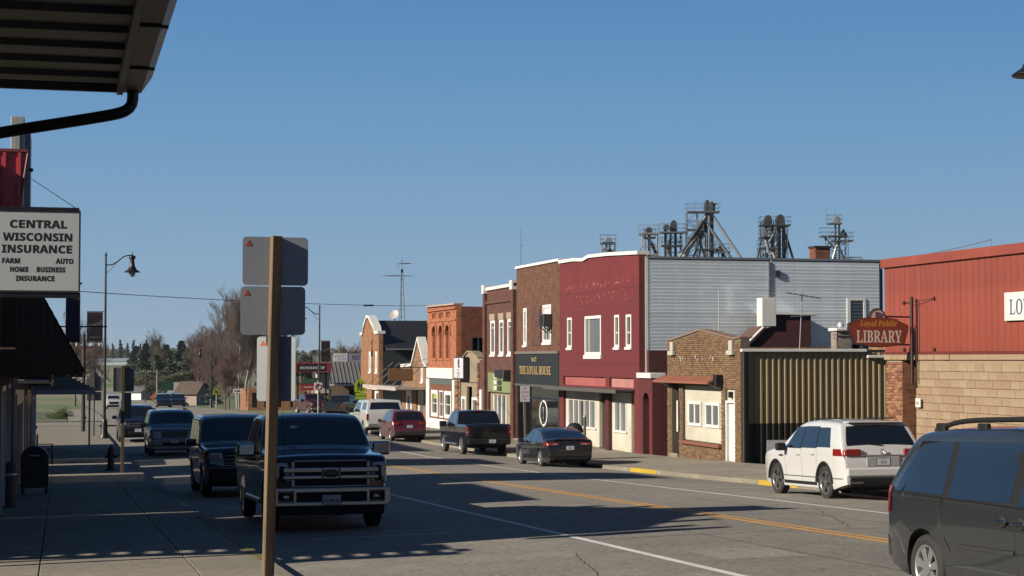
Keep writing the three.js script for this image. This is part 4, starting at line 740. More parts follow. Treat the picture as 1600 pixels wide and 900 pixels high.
{ // the red metal gabled shop
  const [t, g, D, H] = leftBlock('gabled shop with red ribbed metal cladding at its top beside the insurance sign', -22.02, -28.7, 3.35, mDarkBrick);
  const gable = [[-D, H + 0.1], [0, H + 0.1], [-D / 2 + 0.2, H + 1.2], [-D / 2 - 0.2, H + 1.2]];
  mesh('gable', plate(gable, 0.24).rotateY(-Math.PI / 2).translate(-0.02, 0, 0), mGalv, t);
  const mRedMetal = M([0.95, 0.11, 0.12], 0.45, 0.2, { map: tStreak }), c = part('cladding', t);
  // a canted end panel, wider at its head, with standing ribs
  const zc = -3.03, top = 5.42, bot = 4.5;
  mesh('red_panel', plate([[-0.65, bot], [0.4, bot], [0.53, top], [-0.65, top]], 0.1).translate(0, 0, zc - 0.1), mRedMetal, c);
  for (let i = 0; i < 6; i++) mesh('rib', bx(-0.6 + i * 0.2, -0.56 + i * 0.2, bot + 0.02, top - 0.01, zc, zc + 0.035), mRedMetal, c);
  mesh('edge_trim', [bar([0.41, bot, zc + 0.02], [0.54, top, zc + 0.02], 0.018, 0.018, 6), bx(-0.65, 0.53, top, top + 0.04, zc - 0.12, zc + 0.04)], M([0.25, 0.05, 0.05], 0.5), c);
  mesh('base_trim', bx(-0.65, 0.42, bot - 0.17, bot - 0.01, zc - 0.12, zc + 0.03), mWhite, c);
  mesh('front_cladding', [0, 1, 2, 3, 4, 5, 6].map((i) => bx(0.02, 0.06, H + 0.1, Math.min(H + 1.05, H + 0.2 + 0.35 * Math.min(i + 1, 7 - i)), -0.4 - i * 0.95, -0.05 - i * 0.95 - 0.02)), mRedMetal, c);
  mesh('white_post', [rb(0.3, 0.48, 4.6, 5.93, -3.5, -3.1, 0.01, 1), bx(0.36, 0.42, 4.6, 5.8, -3.1, -3.06)], M([0.5, 0.5, 0.5], 0.5, 0.2), t);
  mesh('ribbed_flank', bx(0.48, 0.56, 4.5, 5.75, -4.4, -3.5), mGalv, t);
  mesh('wire_hook', ball(0.03, 0.58, 5.2, -3.3, 8), mBlackMetal, t);
  // open-raftered porch on the near flank
  const p = thing('porch_roof', 'low open-raftered porch roof on the flank of the red metal gabled shop', 'porch', [-1, g, -22.02]);
  mesh('slab', bx(-7, 0.3, 2.62, 2.66, 0.02, 0.95), mRoofDark, p); mesh('eave_board', bx(-7, 0.3, 2.62, 2.66, 1.35, 1.75), mDarkWood, p);
  for (let x = -6.9; x < 0.4; x += 0.4) mesh('rafter', bx(x, x + 0.2, 2.64, 2.66, 0.952, 1.348), mDarkWood, p);
  for (const x of [-6.8, -3.6, -0.6]) mesh('post', bx(x - 0.06, x + 0.06, -0.3, 2.56, 1.6, 1.72).translate(x > -1 ? -0.9 : 0, 0, 0), mDarkWood, p);
}
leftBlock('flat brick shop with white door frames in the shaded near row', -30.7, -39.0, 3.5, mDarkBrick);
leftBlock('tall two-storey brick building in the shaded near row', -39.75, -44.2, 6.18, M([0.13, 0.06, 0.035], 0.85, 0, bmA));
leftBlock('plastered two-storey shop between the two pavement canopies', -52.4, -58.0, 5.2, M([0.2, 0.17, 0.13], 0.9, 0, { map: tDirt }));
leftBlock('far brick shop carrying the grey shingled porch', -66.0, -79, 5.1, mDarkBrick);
{ // long shingled awning with boarded end
  const a = thing('awning', 'dark shingled awning with a boarded wedge end over the near pavement', 'awning', [0, 0, -31.3]);
  const sec = [[-0.97, 1.38], [0.38, 1.38], [0.4, 1.5], [-0.36, 2.86], [-0.97, 2.86]];
  mesh('core', plate([[-1.0, 1.41], [0.36, 1.41], [0.38, 1.5], [-0.4, 2.86], [-1.0, 2.86]], 9.0).translate(0, 0, -9.02), mDark, a);
  for (let i = 0; i < 11; i++) { const x0 = -1.01 + i * 0.128, x1 = x0 + 0.124, h = (x) => (x < -0.38 ? 2.9 : 2.9 - (x + 0.38) * 1.79); mesh('plank', plate([[x0, 1.37], [x1, 1.37], [x1, Math.max(1.44, h(x1))], [x0, h(x0)]], 0.025 + 0.006 * (i % 3)).translate(0, 0, -0.012), mDarkWood, a); }
  for (let k = 0; k < 10; k++) { const t0 = k / 10, t1 = (k + 1) / 10 + 0.02, A = [0.44, 1.44], B = [-0.38, 2.94]; const p0 = [lerp(A[0], B[0], t0) + 0.002, lerp(A[1], B[1], t0)], p1 = [lerp(A[0], B[0], t1), lerp(A[1], B[1], t1)]; mesh('shingle_course', plate([p0, [p0[0] + 0.012, p0[1] + 0.007], [p1[0] + 0.005, p1[1] + 0.003], p1], 9.1).translate(0, 0, -9.06), mShingle, a); }
  mesh('ridge_board', bx(-1.02, -0.36, 2.92, 2.96, -9.0, 0.03), mShingle, a);
}
for (const [z0, z1, label] of [[-44.4, -51.3, 'flat pavement canopy before the gap between the tall brick building and plastered shop'], [-52.3, -58.6, 'flat pavement canopy fixed to the plastered shop'], [-59.7, -66.5, 'flat pavement canopy in front of the far brick shop']]) {
  const y = prof((z0 + z1) / 2) + 2.75, c = thing('pavement_canopy', label, 'canopy', [-1, y, z0]);
  mesh('deck', bx(-0.6, 0.75, 0, 0.08, z1 - z0, 0), mRoofDark, c); mesh('fascia', [bx(0.75, 0.79, -0.08, 0.1, z1 - z0, 0)], mDarkWood, c);
  for (const z of [-0.4, z1 - z0 + 0.4]) mesh('hanger', bar([0.7, 0.08, z], [-0.5, 1.1, z], 0.012, 0.012, 5), mBlackMetal, c);
}
function yardFence(label, z0, z1, h = 2.05) { const f = thing('yard_fence', label, 'fence', [-1, prof((z0 + z1) / 2), z0]), n = Math.floor((z0 - z1) / 0.2); for (let i = 0; i < n; i++) mesh('board', bx(-0.03, 0.0, -0.6, h + (i % 3) * 0.01, -0.19 - i * 0.2, -0.01 - i * 0.2), mDarkWood, f); mesh('rail', bx(-0.07, -0.032, 1.5, 1.6, z1 - z0 + 0.1, -0.05), mDarkWood, f); }
yardFence('short dark board fence between the gabled shop and the flat brick shop', -28.72, -30.68, 2.3);
yardFence('long dark board fence closing the gap behind the flat pavement canopy', -44.3, -51.2);
yardFence('short dark board fence on the far flank of the plastered shop', -58.02, -60.2);
yardFence('dark board fence before the far brick shop', -61.3, -65.9);
{ // grey shingled porch with pale fascia
  const p = thing('porch_roof', 'grey shingled porch roof with a pale blue fascia on a thin white post', 'porch', [0, 0, -72.4]);
  mesh('fascia', bx(-1.05, 1.36, 0.24, 0.43, -0.03, 0), M([0.4, 0.45, 0.52], 0.6), p); mesh('side_fascia', bx(1.32, 1.36, 0.24, 0.43, -4, -0.035), M([0.4, 0.45, 0.52], 0.6), p);
  for (let k = 0; k < 6; k++) mesh('shingle_course', bx(-1.04 + 0.0 * k, 1.34 - k * 0.17, 0.43 + k * 0.085, 0.45 + (k + 1) * 0.085, -0.32 - k * 0.22, -0.02 - k * 0.2), M([0.32 + 0.02 * (k % 3), 0.32, 0.3], 0.9, 0, { map: tDirt }), p);
  mesh('ceiling', bx(-1.0, 1.3, 0.27, 0.32, -3.9, -0.04), mWhite, p); mesh('roof_core', bx(-1.0, 0.35, 0.44, 0.9, -3.8, -1.5), mShingle, p);
  mesh('post', rb(-0.99, -0.91, prof(-72.5) - 0.2, 0.24, -0.1, -0.03, 0.01, 1), mWhite, p); mesh('post', rb(1.2, 1.28, prof(-76), 0.24, -3.8, -3.7, 0.01, 1), mWhite, p);
}
{ // the lit-box insurance sign
  const s = thing('box_sign', 'white box sign lettered for insurance hanging above the near pavement', 'sign', [-0.27, 0, -21.75]);
  mesh('case', rb(-0.5, 0.5, 2.5, 3.52, -0.24, 0, 0.03, 3), M([0.35, 0.35, 0.34], 0.5), s); mesh('top_rail', bx(-0.5, 0.48, 3.5, 3.54, -0.22, 0.02), mBlackMetal, s); mesh('lower_rail', bx(-0.52, 0.5, 2.44, 2.5, -0.2, -0.02), mBlackMetal, s);
  face('face', s, 0.955, 0.95, 640, [0, 3.0, 0.004], (c, w, h) => {
    c.fillStyle = '#d6d9da'; c.fillRect(0, 0, w, h);
    for (let i = 0; i < 300; i++) { c.fillStyle = `rgba(90,90,80,${0.03 * rnd()})`; c.fillRect(w * rnd(), h * rnd(), 3 + 20 * rnd(), 60 * rnd()); }
    c.fillStyle = '#15171a'; c.textAlign = 'center';
    const T = (s_, x, y, size, wide) => { c.save(); c.font = `bold ${h * size}px sans-serif`; c.translate(w * x, h * y); c.scale(wide * w / c.measureText(s_).width, 1); c.fillText(s_, 0, 0); c.lineWidth = h * 0.009; c.strokeStyle = '#15171a'; c.strokeText(s_, 0, 0); c.restore(); };
    T('CENTRAL', 0.5, 0.2, 0.135, 0.71); T('WISCONSIN', 0.5, 0.365, 0.135, 0.86); T('INSURANCE', 0.49, 0.52, 0.135, 0.87);
    T('FARM', 0.17, 0.655, 0.085, 0.23); T('AUTO', 0.83, 0.655, 0.085, 0.22); T('HOME', 0.27, 0.765, 0.085, 0.23); T('BUSINESS', 0.66, 0.765, 0.085, 0.36); T('INSURANCE', 0.47, 0.88, 0.085, 0.48);
  });
  mesh('support_pipe', [bar([-0.75, 3.1, -0.12], [-0.5, 3.1, -0.12], 0.025), bar([-0.75, 2.7, -0.12], [-0.5, 2.7, -0.12], 0.025)], mBlackMetal, s);
  mesh('stay_wire', bar([-0.15, 4.28, -4.0], [0.46, 3.53, -0.1], 0.005, 0.005, 5), mBlackMetal, s); mesh('bolt', ball(0.015, 0.51, 2.62, -0.1, 6), mBlackMetal, s);
}
{ // narrow purple blade sign on two rods
  const s = thing('blade_sign', 'narrow dark purple blade sign hanging from two rods beyond the awning', 'sign', [0, 0, -39.2]);
  mesh('panel', rb(0.11, 0.42, 2.05, 3.15, -0.06, 0, 0.015), M([0.035, 0.018, 0.06], 0.6), s); mesh('rod', bar([-1, 3.1, -0.03], [0.42, 3.1, -0.03], 0.02), mAlu, s); mesh('rod', bar([-1, 2.4, -0.03], [1.0, 2.4, -0.03], 0.016), mBlackMetal, s);
}
{ // corrugated steel canopy close overhead, with its gutter and downpipe
  const c = thing('steel_canopy', 'grey steel deck canopy close overhead with a gutter along its edge', 'canopy', [0, 0, -10.2]);
  const mDeck = M([0.6, 0.56, 0.48], 0.6, 0.3, { map: tStreak }), mGut = M([0.4, 0.39, 0.37], 0.5, 0.2, { map: tDirt });
  for (let i = 0; i < 14; i++) { const z = 0.02 + i * 0.46; mesh('deck_panel', plate([[0, 0.075], [0.12, 0.075], [0.14, 0.045], [0.33, 0.045], [0.35, 0.075], [0.46, 0.075], [0.46, 0.085], [0, 0.085]], 2.6).rotateY(-Math.PI / 2).translate(0.3, 3.22, z), mDeck, c); }
  mesh('end_beam', bx(-2.3, 0.31, 3.24, 3.36, -0.03, 0.0), mGut, c); mesh('edge_beam', bx(0.3, 0.335, 3.22, 3.36, 0.02, 6.5), mGut, c);
  const gut = plate([[0.34, 3.24], [0.44, 3.24], [0.5, 3.33], [0.52, 3.4], [0.5, 3.4], [0.47, 3.33], [0.43, 3.26], [0.35, 3.26], [0.35, 3.38], [0.34, 3.38]], 6.5);
  mesh('gutter', gut, mGut, c); mesh('gutter_end', plate([[0.34, 3.24], [0.44, 3.24], [0.52, 3.4], [0.34, 3.4]], 0.012).translate(0, 0, -0.014), mGut, c);
  for (const z of [0.9, 2.1, 3.3]) mesh('gutter_strap', bx(0.335, 0.47, 3.225, 3.238, z, z + 0.03), mBlackMetal, c);
  mesh('downpipe', tube([[0.39, 3.25, 0.06], [0.39, 3.2, 0.06], [0.385, 3.165, 0.06], [0.365, 3.135, 0.06], [0.33, 3.115, 0.06], [0.28, 3.1, 0.06], [-0.3, 2.985, 0.04], [-1.2, 2.8, 0.02]], 0.034, 10, 60), M([0.05, 0.05, 0.05], 0.5, 0.2), c);
  mesh('roof_sheet', bx(-2.3, 0.34, 3.36, 3.39, 0.0, 6.5), mGut, c); mesh('post', bx(-2.3, -2.2, -0.6, 3.3, 0.1, 0.2), mGut, c); mesh('post', bx(-2.3, -2.2, -0.6, 3.3, 6, 6.1), mGut, c);
}
{ // the post with the backs of three road signs
  const s = thing('sign_post', 'square wooden post carrying the grey backs of three stacked road signs', 'sign post', [1.885 * 0.9, 1.7 + (gy(1.885, -16.2) - 1.7) * 0.9, -16.2 * 0.9]); s.scale.setScalar(0.9);
  const lean = 0.02, mPost = M([0.36, 0.235, 0.125], 0.85, 0, { map: tGrain });
  const y0 = gy(1.885, -16.2), post = mesh('post', rb(-0.047, 0.047, -0.3, 3.38, -0.045, 0.045, 0.006, 1), mPost, s); post.rotation.set(0, 0.2, -lean);
  const mBack = M([0.6, 0.63, 0.67], 0.5, 0.25, { map: tStreak }), mTagC = M(lin(235, 80, 25), 0.6);
  const panel = (x0, x1, ya, yb, z, ry, m, r = 0.04) => {
    const p = part('sign_plate', s, [(x0 + x1) / 2 - 1.885, 0, z], ry), w = (x1 - x0) / 2;
    mesh('sheet', plate(roundRect(-w, w, ya - y0, yb - y0, r), 0.004).translate(0, 0, -0.002), m, p);
    const tri = part('sticker', p); mesh('triangle', plate([[-w + 0.03, yb - y0 - 0.085], [-w + 0.085, yb - y0 - 0.085], [-w + 0.058, yb - y0 - 0.035]], 0.002).translate(0, 0, 0.003), mTagC, tri);
    for (const y of [ya + 0.08, yb - 0.08]) mesh('bolt', new THREE.CylinderGeometry(0.012, 0.012, 0.012, 8).rotateX(Math.PI / 2).translate(0.02, y - y0, 0.006), mAlu, p);
  };
  panel(1.64, 2.26, 2.385, 2.84, -0.058, 0.06, mBack); panel(1.625, 2.235, 1.92, 2.375, -0.058, 0.06, mBack); panel(1.775, 2.15, 1.3, 1.905, -0.065, -0.42, M([0.58, 0.62, 0.66], 0.5, 0.1, { map: tStreak }), 0.03);
}
{ // street furniture in the shade
  const z = -40, x = -0.52, m = thing('mailbox', 'dark round-topped collection box against the shaded shop fronts', 'mailbox', [x, gy(x, z), z]), mM = M([0.01, 0.014, 0.035], 0.5);
  const sec = [[-0.3, 0.16], [0.3, 0.16], [0.3, 0.8]]; for (let i = 0; i <= 10; i++) { const a = Math.PI * i / 10; sec.push([0.3 * Math.cos(a), 0.8 + 0.28 * Math.sin(a)]); } sec.push([-0.3, 0.8]);
  mesh('body', plate(sec, 0.52, [], 0.012).translate(0, 0, -0.26), mM, m); for (const [a, b] of [[-1, -1], [1, -1], [-1, 1], [1, 1]]) mesh('leg', bx(a * 0.25 - 0.03, a * 0.25 + 0.03, 0, 0.165, b * 0.2 - 0.03, b * 0.2 + 0.03), mM, m); mesh('chute', rb(-0.2, 0.2, 0.82, 0.95, 0.25, 0.3, 0.02), mM, m); mesh('handle', bx(-0.1, 0.1, 0.86, 0.885, 0.3, 0.33), mAlu, m);
  const hx = 1.57, hz = -55.5, h = thing('fire_hydrant', 'dark fire hydrant standing in shade by the near kerb', 'hydrant', [hx, gy(hx, hz), hz]), mH = M([0.05, 0.012, 0.012], 0.5);
  const hydrant = (t, mm) => { mesh('barrel', lathe([[0.17, 0], [0.17, 0.04], [0.11, 0.05], [0.1, 0.45], [0.13, 0.48], [0.13, 0.52], [0.1, 0.55], [0.11, 0.62], [0.08, 0.7], [0.03, 0.73], [0.03, 0.78], [0, 0.78]], 18), mm, t); for (const d of [-1, 1]) mesh('nozzle', new THREE.CylinderGeometry(0.045, 0.05, 0.12, 10).rotateZ(Math.PI / 2).translate(d * 0.14, 0.42, 0), mm, t); mesh('nozzle', new THREE.CylinderGeometry(0.06, 0.06, 0.12, 10).rotateX(Math.PI / 2).translate(0, 0.38, 0.13), mm, t); };
  hydrant(h, mH);
  const rx = 1.55, rz = -117.2, r = thing('fire_hydrant', 'bright red fire hydrant beside the sunlit cross street', 'hydrant', [rx, gy(2, rz) - 0.05, rz]); hydrant(r, M(lin(190, 40, 35), 0.5));
  const b = thing('bench', 'dark slatted bench against the shop fronts below the porch', 'bench', [-0.5, gy(0, -63), -63], 0), mB = mDarkWood;
  for (let i = 0; i < 4; i++) mesh('seat_slat', bx(-0.2 + i * 0.13, -0.09 + i * 0.13, 0.44, 0.47, -0.7, 0.7), mB, b); for (let i = 0; i < 3; i++) mesh('back_slat', bx(-0.27, -0.24, 0.55 + i * 0.14, 0.66 + i * 0.14, -0.7, 0.7), mB, b); for (const d of [-0.62, 0.62]) mesh('leg', [bx(-0.27, -0.22, 0, 0.98, d - 0.03, d + 0.03), bx(0.24, 0.29, 0, 0.62, d - 0.03, d + 0.03), bx(-0.22, 0.29, 0.6, 0.63, d - 0.03, d + 0.03)], mBlackMetal, b);
  const tall = thing('litter_bin', 'slim dark litter bin near the left edge by the brick column', 'bin', [-0.93, gy(-0.9, -34.5), -34.5]); mesh('drum', lathe([[0, 0], [0.14, 0], [0.15, 0.03], [0.15, 0.72], [0.17, 0.74], [0.15, 0.8], [0, 0.86]], 16), M(0.06, 0.5), tall); mesh('liner_ring', lathe([[0.155, 0.6], [0.165, 0.62], [0.155, 0.64]], 16), mAlu, tall);
}
// lamp posts with hooked arms
const mLampGlass = M([0.7, 0.68, 0.62], 0.25, 0, { phys: true, transmission: 0.5, thickness: 0 });
function streetLamp(label, [x, z], H, dir, banner, y0) {
  const o = thing('street_lamp', label, 'street lamp', [x, y0 ?? gy(x, z), z], 0, 'hooked street lamps along the street');
  mesh('base', lathe([[0.24, 0], [0.24, 0.12], [0.17, 0.2], [0.15, 0.75], [0.11, 0.95], [0.07, 1.0]], 16), mBlackMetal, o);
  mesh('pole', bar([0, 0.9, 0], [0, H - 0.25, 0], 0.075, 0.045, 12), mBlackMetal, o); mesh('finial', [ball(0.07, 0, H - 0.2, 0, 10), bar([0, H - 0.2, 0], [0, H, 0], 0.035, 0.005, 8)], mBlackMetal, o);
  const d = dir;
  mesh('arm', [tube([[0, H - 0.72, 0], [d * 0.3, H - 0.7, 0], [d * 0.6, H - 0.52, 0], [d * 0.9, H - 0.28, 0], [d * 1.3, H - 0.2, 0]], 0.03, 8, 24), tube([[0, H - 1.15, 0], [d * 0.25, H - 0.95, 0], [d * 0.5, H - 0.62, 0]], 0.014, 6, 14)], mBlackMetal, o);
  const l = part('lantern', o, [d * 1.3, H - 0.25, 0]);
  mesh('hood', lathe([[0.02, 0.22], [0.03, 0.05], [0.16, 0.0], [0.17, -0.12], [0.1, -0.18], [0.13, -0.48], [0.22, -0.68], [0.4, -0.8], [0.4, -0.83], [0.2, -0.78]], 22), mBlackMetal, l); mesh('globe', new THREE.SphereGeometry(0.17, 14, 10).scale(1, 1.25, 1).translate(0, -0.86, 0), mLampGlass, l);
  if (banner) {
    const [side, yA, yB, bw] = banner, b = part('banner', o);
    mesh('bracket', [bar([0, yA + 0.03, 0], [side * (bw + 0.12), yA + 0.03, 0], 0.018, 0.018, 6), bar([0, yB - 0.03, 0], [side * (bw + 0.12), yB - 0.03, 0], 0.018, 0.018, 6)], mBlackMetal, b);
    mesh('cloth', bx(side * 0.12, side * (0.12 + bw), yB, yA, -0.008, 0.008), M([0.014, 0.01, 0.012], 0.8), b);
    for (const f of [1, -1]) face('print', b, bw * 0.96, (yA - yB) * 0.97, 160, [side * (0.12 + bw / 2), (yA + yB) / 2, f * 0.0095], (c, w, h) => { c.fillStyle = '#1b1114'; c.fillRect(0, 0, w, h); c.fillStyle = '#451019'; c.fillRect(0, 0, w, h * 0.12); c.fillStyle = '#8d7d7b'; c.font = `italic bold ${w * 0.36}px serif`; c.textAlign = 'center'; c.save(); c.translate(w / 2, h * 0.48); c.rotate(-0.35); c.fillText('Loyal', 0, 0); c.restore(); c.font = `bold ${w * 0.12}px sans-serif`; c.fillText('WISCONSIN', w / 2, h * 0.88); }, f > 0 ? 0 : Math.PI);
  }
  return o;
}
streetLamp('black hooked street lamp with a banner on the near pavement', [2.19, -89.5], 9.45, 1, [-1, 6.35, 4.85, 0.78]);
streetLamp('black hooked street lamp with a banner on the far pavement before the metal-roofed store', [17.4, -119.4], 8.1, -1, [1, 5.5, 4.1, 0.62]);
streetLamp('distant hooked street lamp before the big bare tree', [16.9, -202], 6.9, -1, null, -3.95);
streetLamp('hooked street lamp at the right edge with only its lantern showing', [18.55, -28.1], 8.88, -1, null);
{
  const s = thing('sign_post', 'square wooden post with grey sign backs farther along the near kerb', 'sign post', [1.83, gy(1.83, -53), -53]), y0 = s.position.y;
  mesh('post', rb(-0.05, 0.05, -0.2, 3.2, -0.05, 0.05, 0.006, 1), M([0.16, 0.1, 0.05], 0.85, 0, { map: tGrain }), s);
  const mG = M([0.25, 0.25, 0.26], 0.5, 0.5, { map: tStreak });
  mesh('sign_plate', plate(roundRect(-0.3, 0.3, 2.42, 3.14, 0.04), 0.005).translate(0.02, 0, -0.06), mG, s); mesh('sign_plate', plate(roundRect(-0.15, 0.15, 1.62, 2.38, 0.03), 0.005).translate(0.1, 0, -0.06), mG, s);
  const p = thing('sign_post', 'pentagon school crossing sign seen from behind on a thin post', 'sign post', [1.75, gy(1.75, -93), -93]);
  mesh('post', bar([0, -0.2, 0], [0, 3.4, 0], 0.035, 0.035, 8), mBlackMetal, p); mesh('sign_plate', plate([[-0.42, 2.35], [0.42, 2.35], [0.42, 2.95], [0, 3.4], [-0.42, 2.95]], 0.006).translate(0, 0, -0.05), mG, p); mesh('sign_plate', plate(rect(-0.38, 0.38, 1.85, 2.3), 0.006).translate(0, 0, -0.05), mG, p);
}
{ // signs on the far pavement
  const mPostW = M([0.3, 0.24, 0.17], 0.8, 0, { map: tGrain });
  const n = thing('parking_sign', 'white no parking sign on a leaning wooden post before the black shop front', 'sign', [20.6, gy(20.6, -76.4), -76.4]);
  mesh('post', rb(-0.05, 0.05, -0.2, 2.55, -0.05, 0.05, 0.006, 1).rotateZ(0.03), mPostW, n); mesh('plate', plate(roundRect(-0.23, 0.23, 1.85, 2.58, 0.03), 0.006).translate(-0.04, 0, 0.052), mWhite, n);
  face('print', n, 0.44, 0.7, 128, [-0.04, 2.215, 0.061], (c, w, h) => { c.fillStyle = '#efeaf0'; c.fillRect(0, 0, w, h); c.fillStyle = '#a8324a'; c.textAlign = 'center'; c.font = `bold ${h * 0.17}px sans-serif`; c.fillText('NO', w / 2, h * 0.2); c.font = `bold ${h * 0.125}px sans-serif`; c.fillText('PARKING', w / 2, h * 0.42); c.fillText('2AM TO', w / 2, h * 0.68); c.fillText('6AM', w / 2, h * 0.88); });
  const mG = M(lin(175, 200, 20), 0.5, 0, { phys: true });
  function school(label, x, z, y, k, ahead) {
    const s = thing('school_sign', label, 'sign', [x, y, z]);
    mesh('post', bar([0, -0.3, 0], [0, 2.2 * k, 0], 0.05, 0.05, 6), mAlu, s);
    mesh('plate', plate([[-0.45, 1.95], [0.45, 1.95], [0.45, 2.55], [0, 3.0], [-0.45, 2.55]].map(([a, b]) => [a * k, b * k]), 0.01).translate(0, 0, 0.06), mG, s);
    const m = M(0.012, 0.6), zf = 0.075, walker = part('walkers', s);
    for (const [dx, h] of [[-0.13, 1], [0.11, 0.88]]) { const P = (a, b) => [(dx + a * h) * k, (2.05 + b * h) * k]; mesh('figure', [plate([P(-0.07, 0.3), P(0.07, 0.3), P(0.09, 0.55), P(-0.09, 0.55)], 0.004), plate([P(-0.07, 0.3), P(-0.01, 0.3), P(-0.06, 0), P(-0.13, 0)], 0.004), plate([P(0.01, 0.3), P(0.07, 0.3), P(0.14, 0), P(0.07, 0)], 0.004), plate([P(-0.09, 0.53), P(-0.16, 0.32), P(-0.12, 0.3), P(-0.06, 0.5)], 0.004), new THREE.CylinderGeometry(0.055 * k, 0.055 * k, 0.004, 12).rotateX(Math.PI / 2).translate(dx * k, (2.05 + 0.63 * h) * k, 0.002)].map((g) => g.translate(0, 0, zf)), m, walker); }
    if (ahead) face('ahead_plate', s, 0.8 * k, 0.5 * k, 96, [0, 1.66 * k, 0.072], (c, w, h) => { c.fillStyle = '#b3cc1c'; c.fillRect(0, 0, w, h); c.strokeStyle = '#222'; c.lineWidth = 3; c.strokeRect(4, 4, w - 8, h - 8); c.fillStyle = '#1c1c10'; c.font = `bold ${h * 0.42}px sans-serif`; c.textAlign = 'center'; c.fillText('AHEAD', w / 2, h * 0.64); });
  }
  school('yellow-green school crossing sign with an ahead plate by the white pickup', 20.45, -120.4, gy(20.4, -120.4), 0.98, true);
  school('yellow-green school crossing sign far off before the bare trees', 16.2, -187, -3.75, 0.8, false);
  const t = thing('turn_sign', 'small square white no turn sign on the lamp post before the store', 'sign', [17.2, prof(-118.6), -118.6]);
  mesh('post', bar([0, -0.2, -0.1], [0, 2.75, -0.1], 0.03, 0.03, 6), mAlu, t); mesh('plate', plate(roundRect(-0.28, 0.28, 2.05, 2.62, 0.03), 0.01).translate(0, 0, 0), mWhite, t);
  mesh('ring', new THREE.TorusGeometry(0.19, 0.03, 6, 20).translate(0, 2.34, 0.015), M([0.5, 0.02, 0.02], 0.6), t); mesh('arrow', [bx(-0.02, 0.03, 2.22, 2.42, 0.011, 0.014), plate([[-0.1, 2.4], [0.06, 2.33], [0.06, 2.48]], 0.003).translate(0, 0, 0.015)], M(0.02, 0.6), t);
  const a = thing('sandwich_board', 'pale sandwich board on the pavement beside the white SUV', 'sign', [18.0, gy(18, -41.6), -41.6], -0.15);
  for (const d of [-1, 1]) mesh('board', plate(rect(-0.32, 0.32, 0.05, 0.95), 0.02).rotateX(-d * 0.16).translate(0, 0, d * 0.16), M([0.4, 0.4, 0.42], 0.6, 0, { map: tDirt }), a); mesh('hinge', bar([-0.32, 0.94, 0], [0.32, 0.94, 0], 0.02), mAlu, a);
  const b = thing('litter_bin', 'black domed litter bin on the pavement behind the dark grey saloon', 'bin', [17.5, gy(17.5, -58.3), -58.3]); mesh('drum', lathe([[0, 0], [0.26, 0], [0.28, 0.04], [0.28, 0.95]], 18), mPlasticB(), b); mesh('lid', lathe([[0.31, 0.95], [0.31, 1.02], [0.27, 1.16], [0.16, 1.27], [0, 1.3]], 18), mPlasticB(), b);
  const q = thing('pipe_post', 'thin grey post on the pavement before the paned shop window', 'post', [17.78, gy(17.8, -58), -58]); mesh('pipe', bar([0, -0.1, 0], [0, 1.5, 0], 0.05, 0.05, 10), M(0.16, 0.5, 0.4), q); mesh('cap', ball(0.06, 0, 1.5, 0, 8), M(0.5, 0.5), q);
}
function mPlasticB() { return (mPlasticB.m ??= M([0.012, 0.012, 0.013], 0.55)); }
{ // the wire across the street with its small marker
  const w = thing('overhead_wire', 'thin wire strung across the street with a small dark bar on it', 'wire');
  const A = [-1, 4.05, -60], B = [20.95, 4.8, -99.9], pt = (t) => [lerp(A[0], B[0], t), lerp(A[1], B[1], t) - 0.6 * t * (1 - t), lerp(A[2], B[2], t)];
  mesh('wire', tube([0, 0.2, 0.4, 0.6, 0.8, 1].map(pt), 0.014, 5, 40), M(0.03, 0.6), w);
  const m = pt(0.765); mesh('marker', bar([m[0] - 0.28, m[1] - 0.01, m[2] + 0.0], [m[0] + 0.28, m[1] - 0.01, m[2] - 0.02], 0.045, 0.045, 8), mBlackMetal, w);
}
// ---------------------------------------------------------------- vehicles
// local axes: x across, y up, the front towards -z; s runs from the front bumper (0) to the rear (L)
const paint = (c, o = {}) => M(c, o.rough ?? (Math.max(...c) < 0.06 ? 0.22 : 0.35), Math.max(...c) < 0.03 ? 0 : o.metal ?? 0.35, { phys: true, clearcoat: 1, clearcoatRoughness: 0.03, specularIntensity: Math.max(...c) < 0.06 ? 0.4 : 1 });
const mTyre = M([0.018, 0.018, 0.018], 0.85), mPlastic = M([0.012, 0.012, 0.013], 0.7, 0, { phys: true, specularIntensity: 0.5 }), mChrome = M([0.34, 0.34, 0.35], 0.14, 1), mRim = M([0.5, 0.5, 0.51], 0.3, 0.85), mRimDark = M([0.26, 0.26, 0.265], 0.3, 0.8);
const mCarGlass = M([0.012, 0.014, 0.016], 0.03, 0, { phys: true, clearcoat: 1, clearcoatRoughness: 0.02, ior: 1.5 });
const mTail = M([0.3, 0.012, 0.012], 0.2, 0, { phys: true, clearcoat: 1 }), mLampClear = M([0.55, 0.56, 0.58], 0.12, 0.3, { phys: true, clearcoat: 1 }), mSeam = M([0.008, 0.008, 0.008], 0.7);
const WHEELS = {};
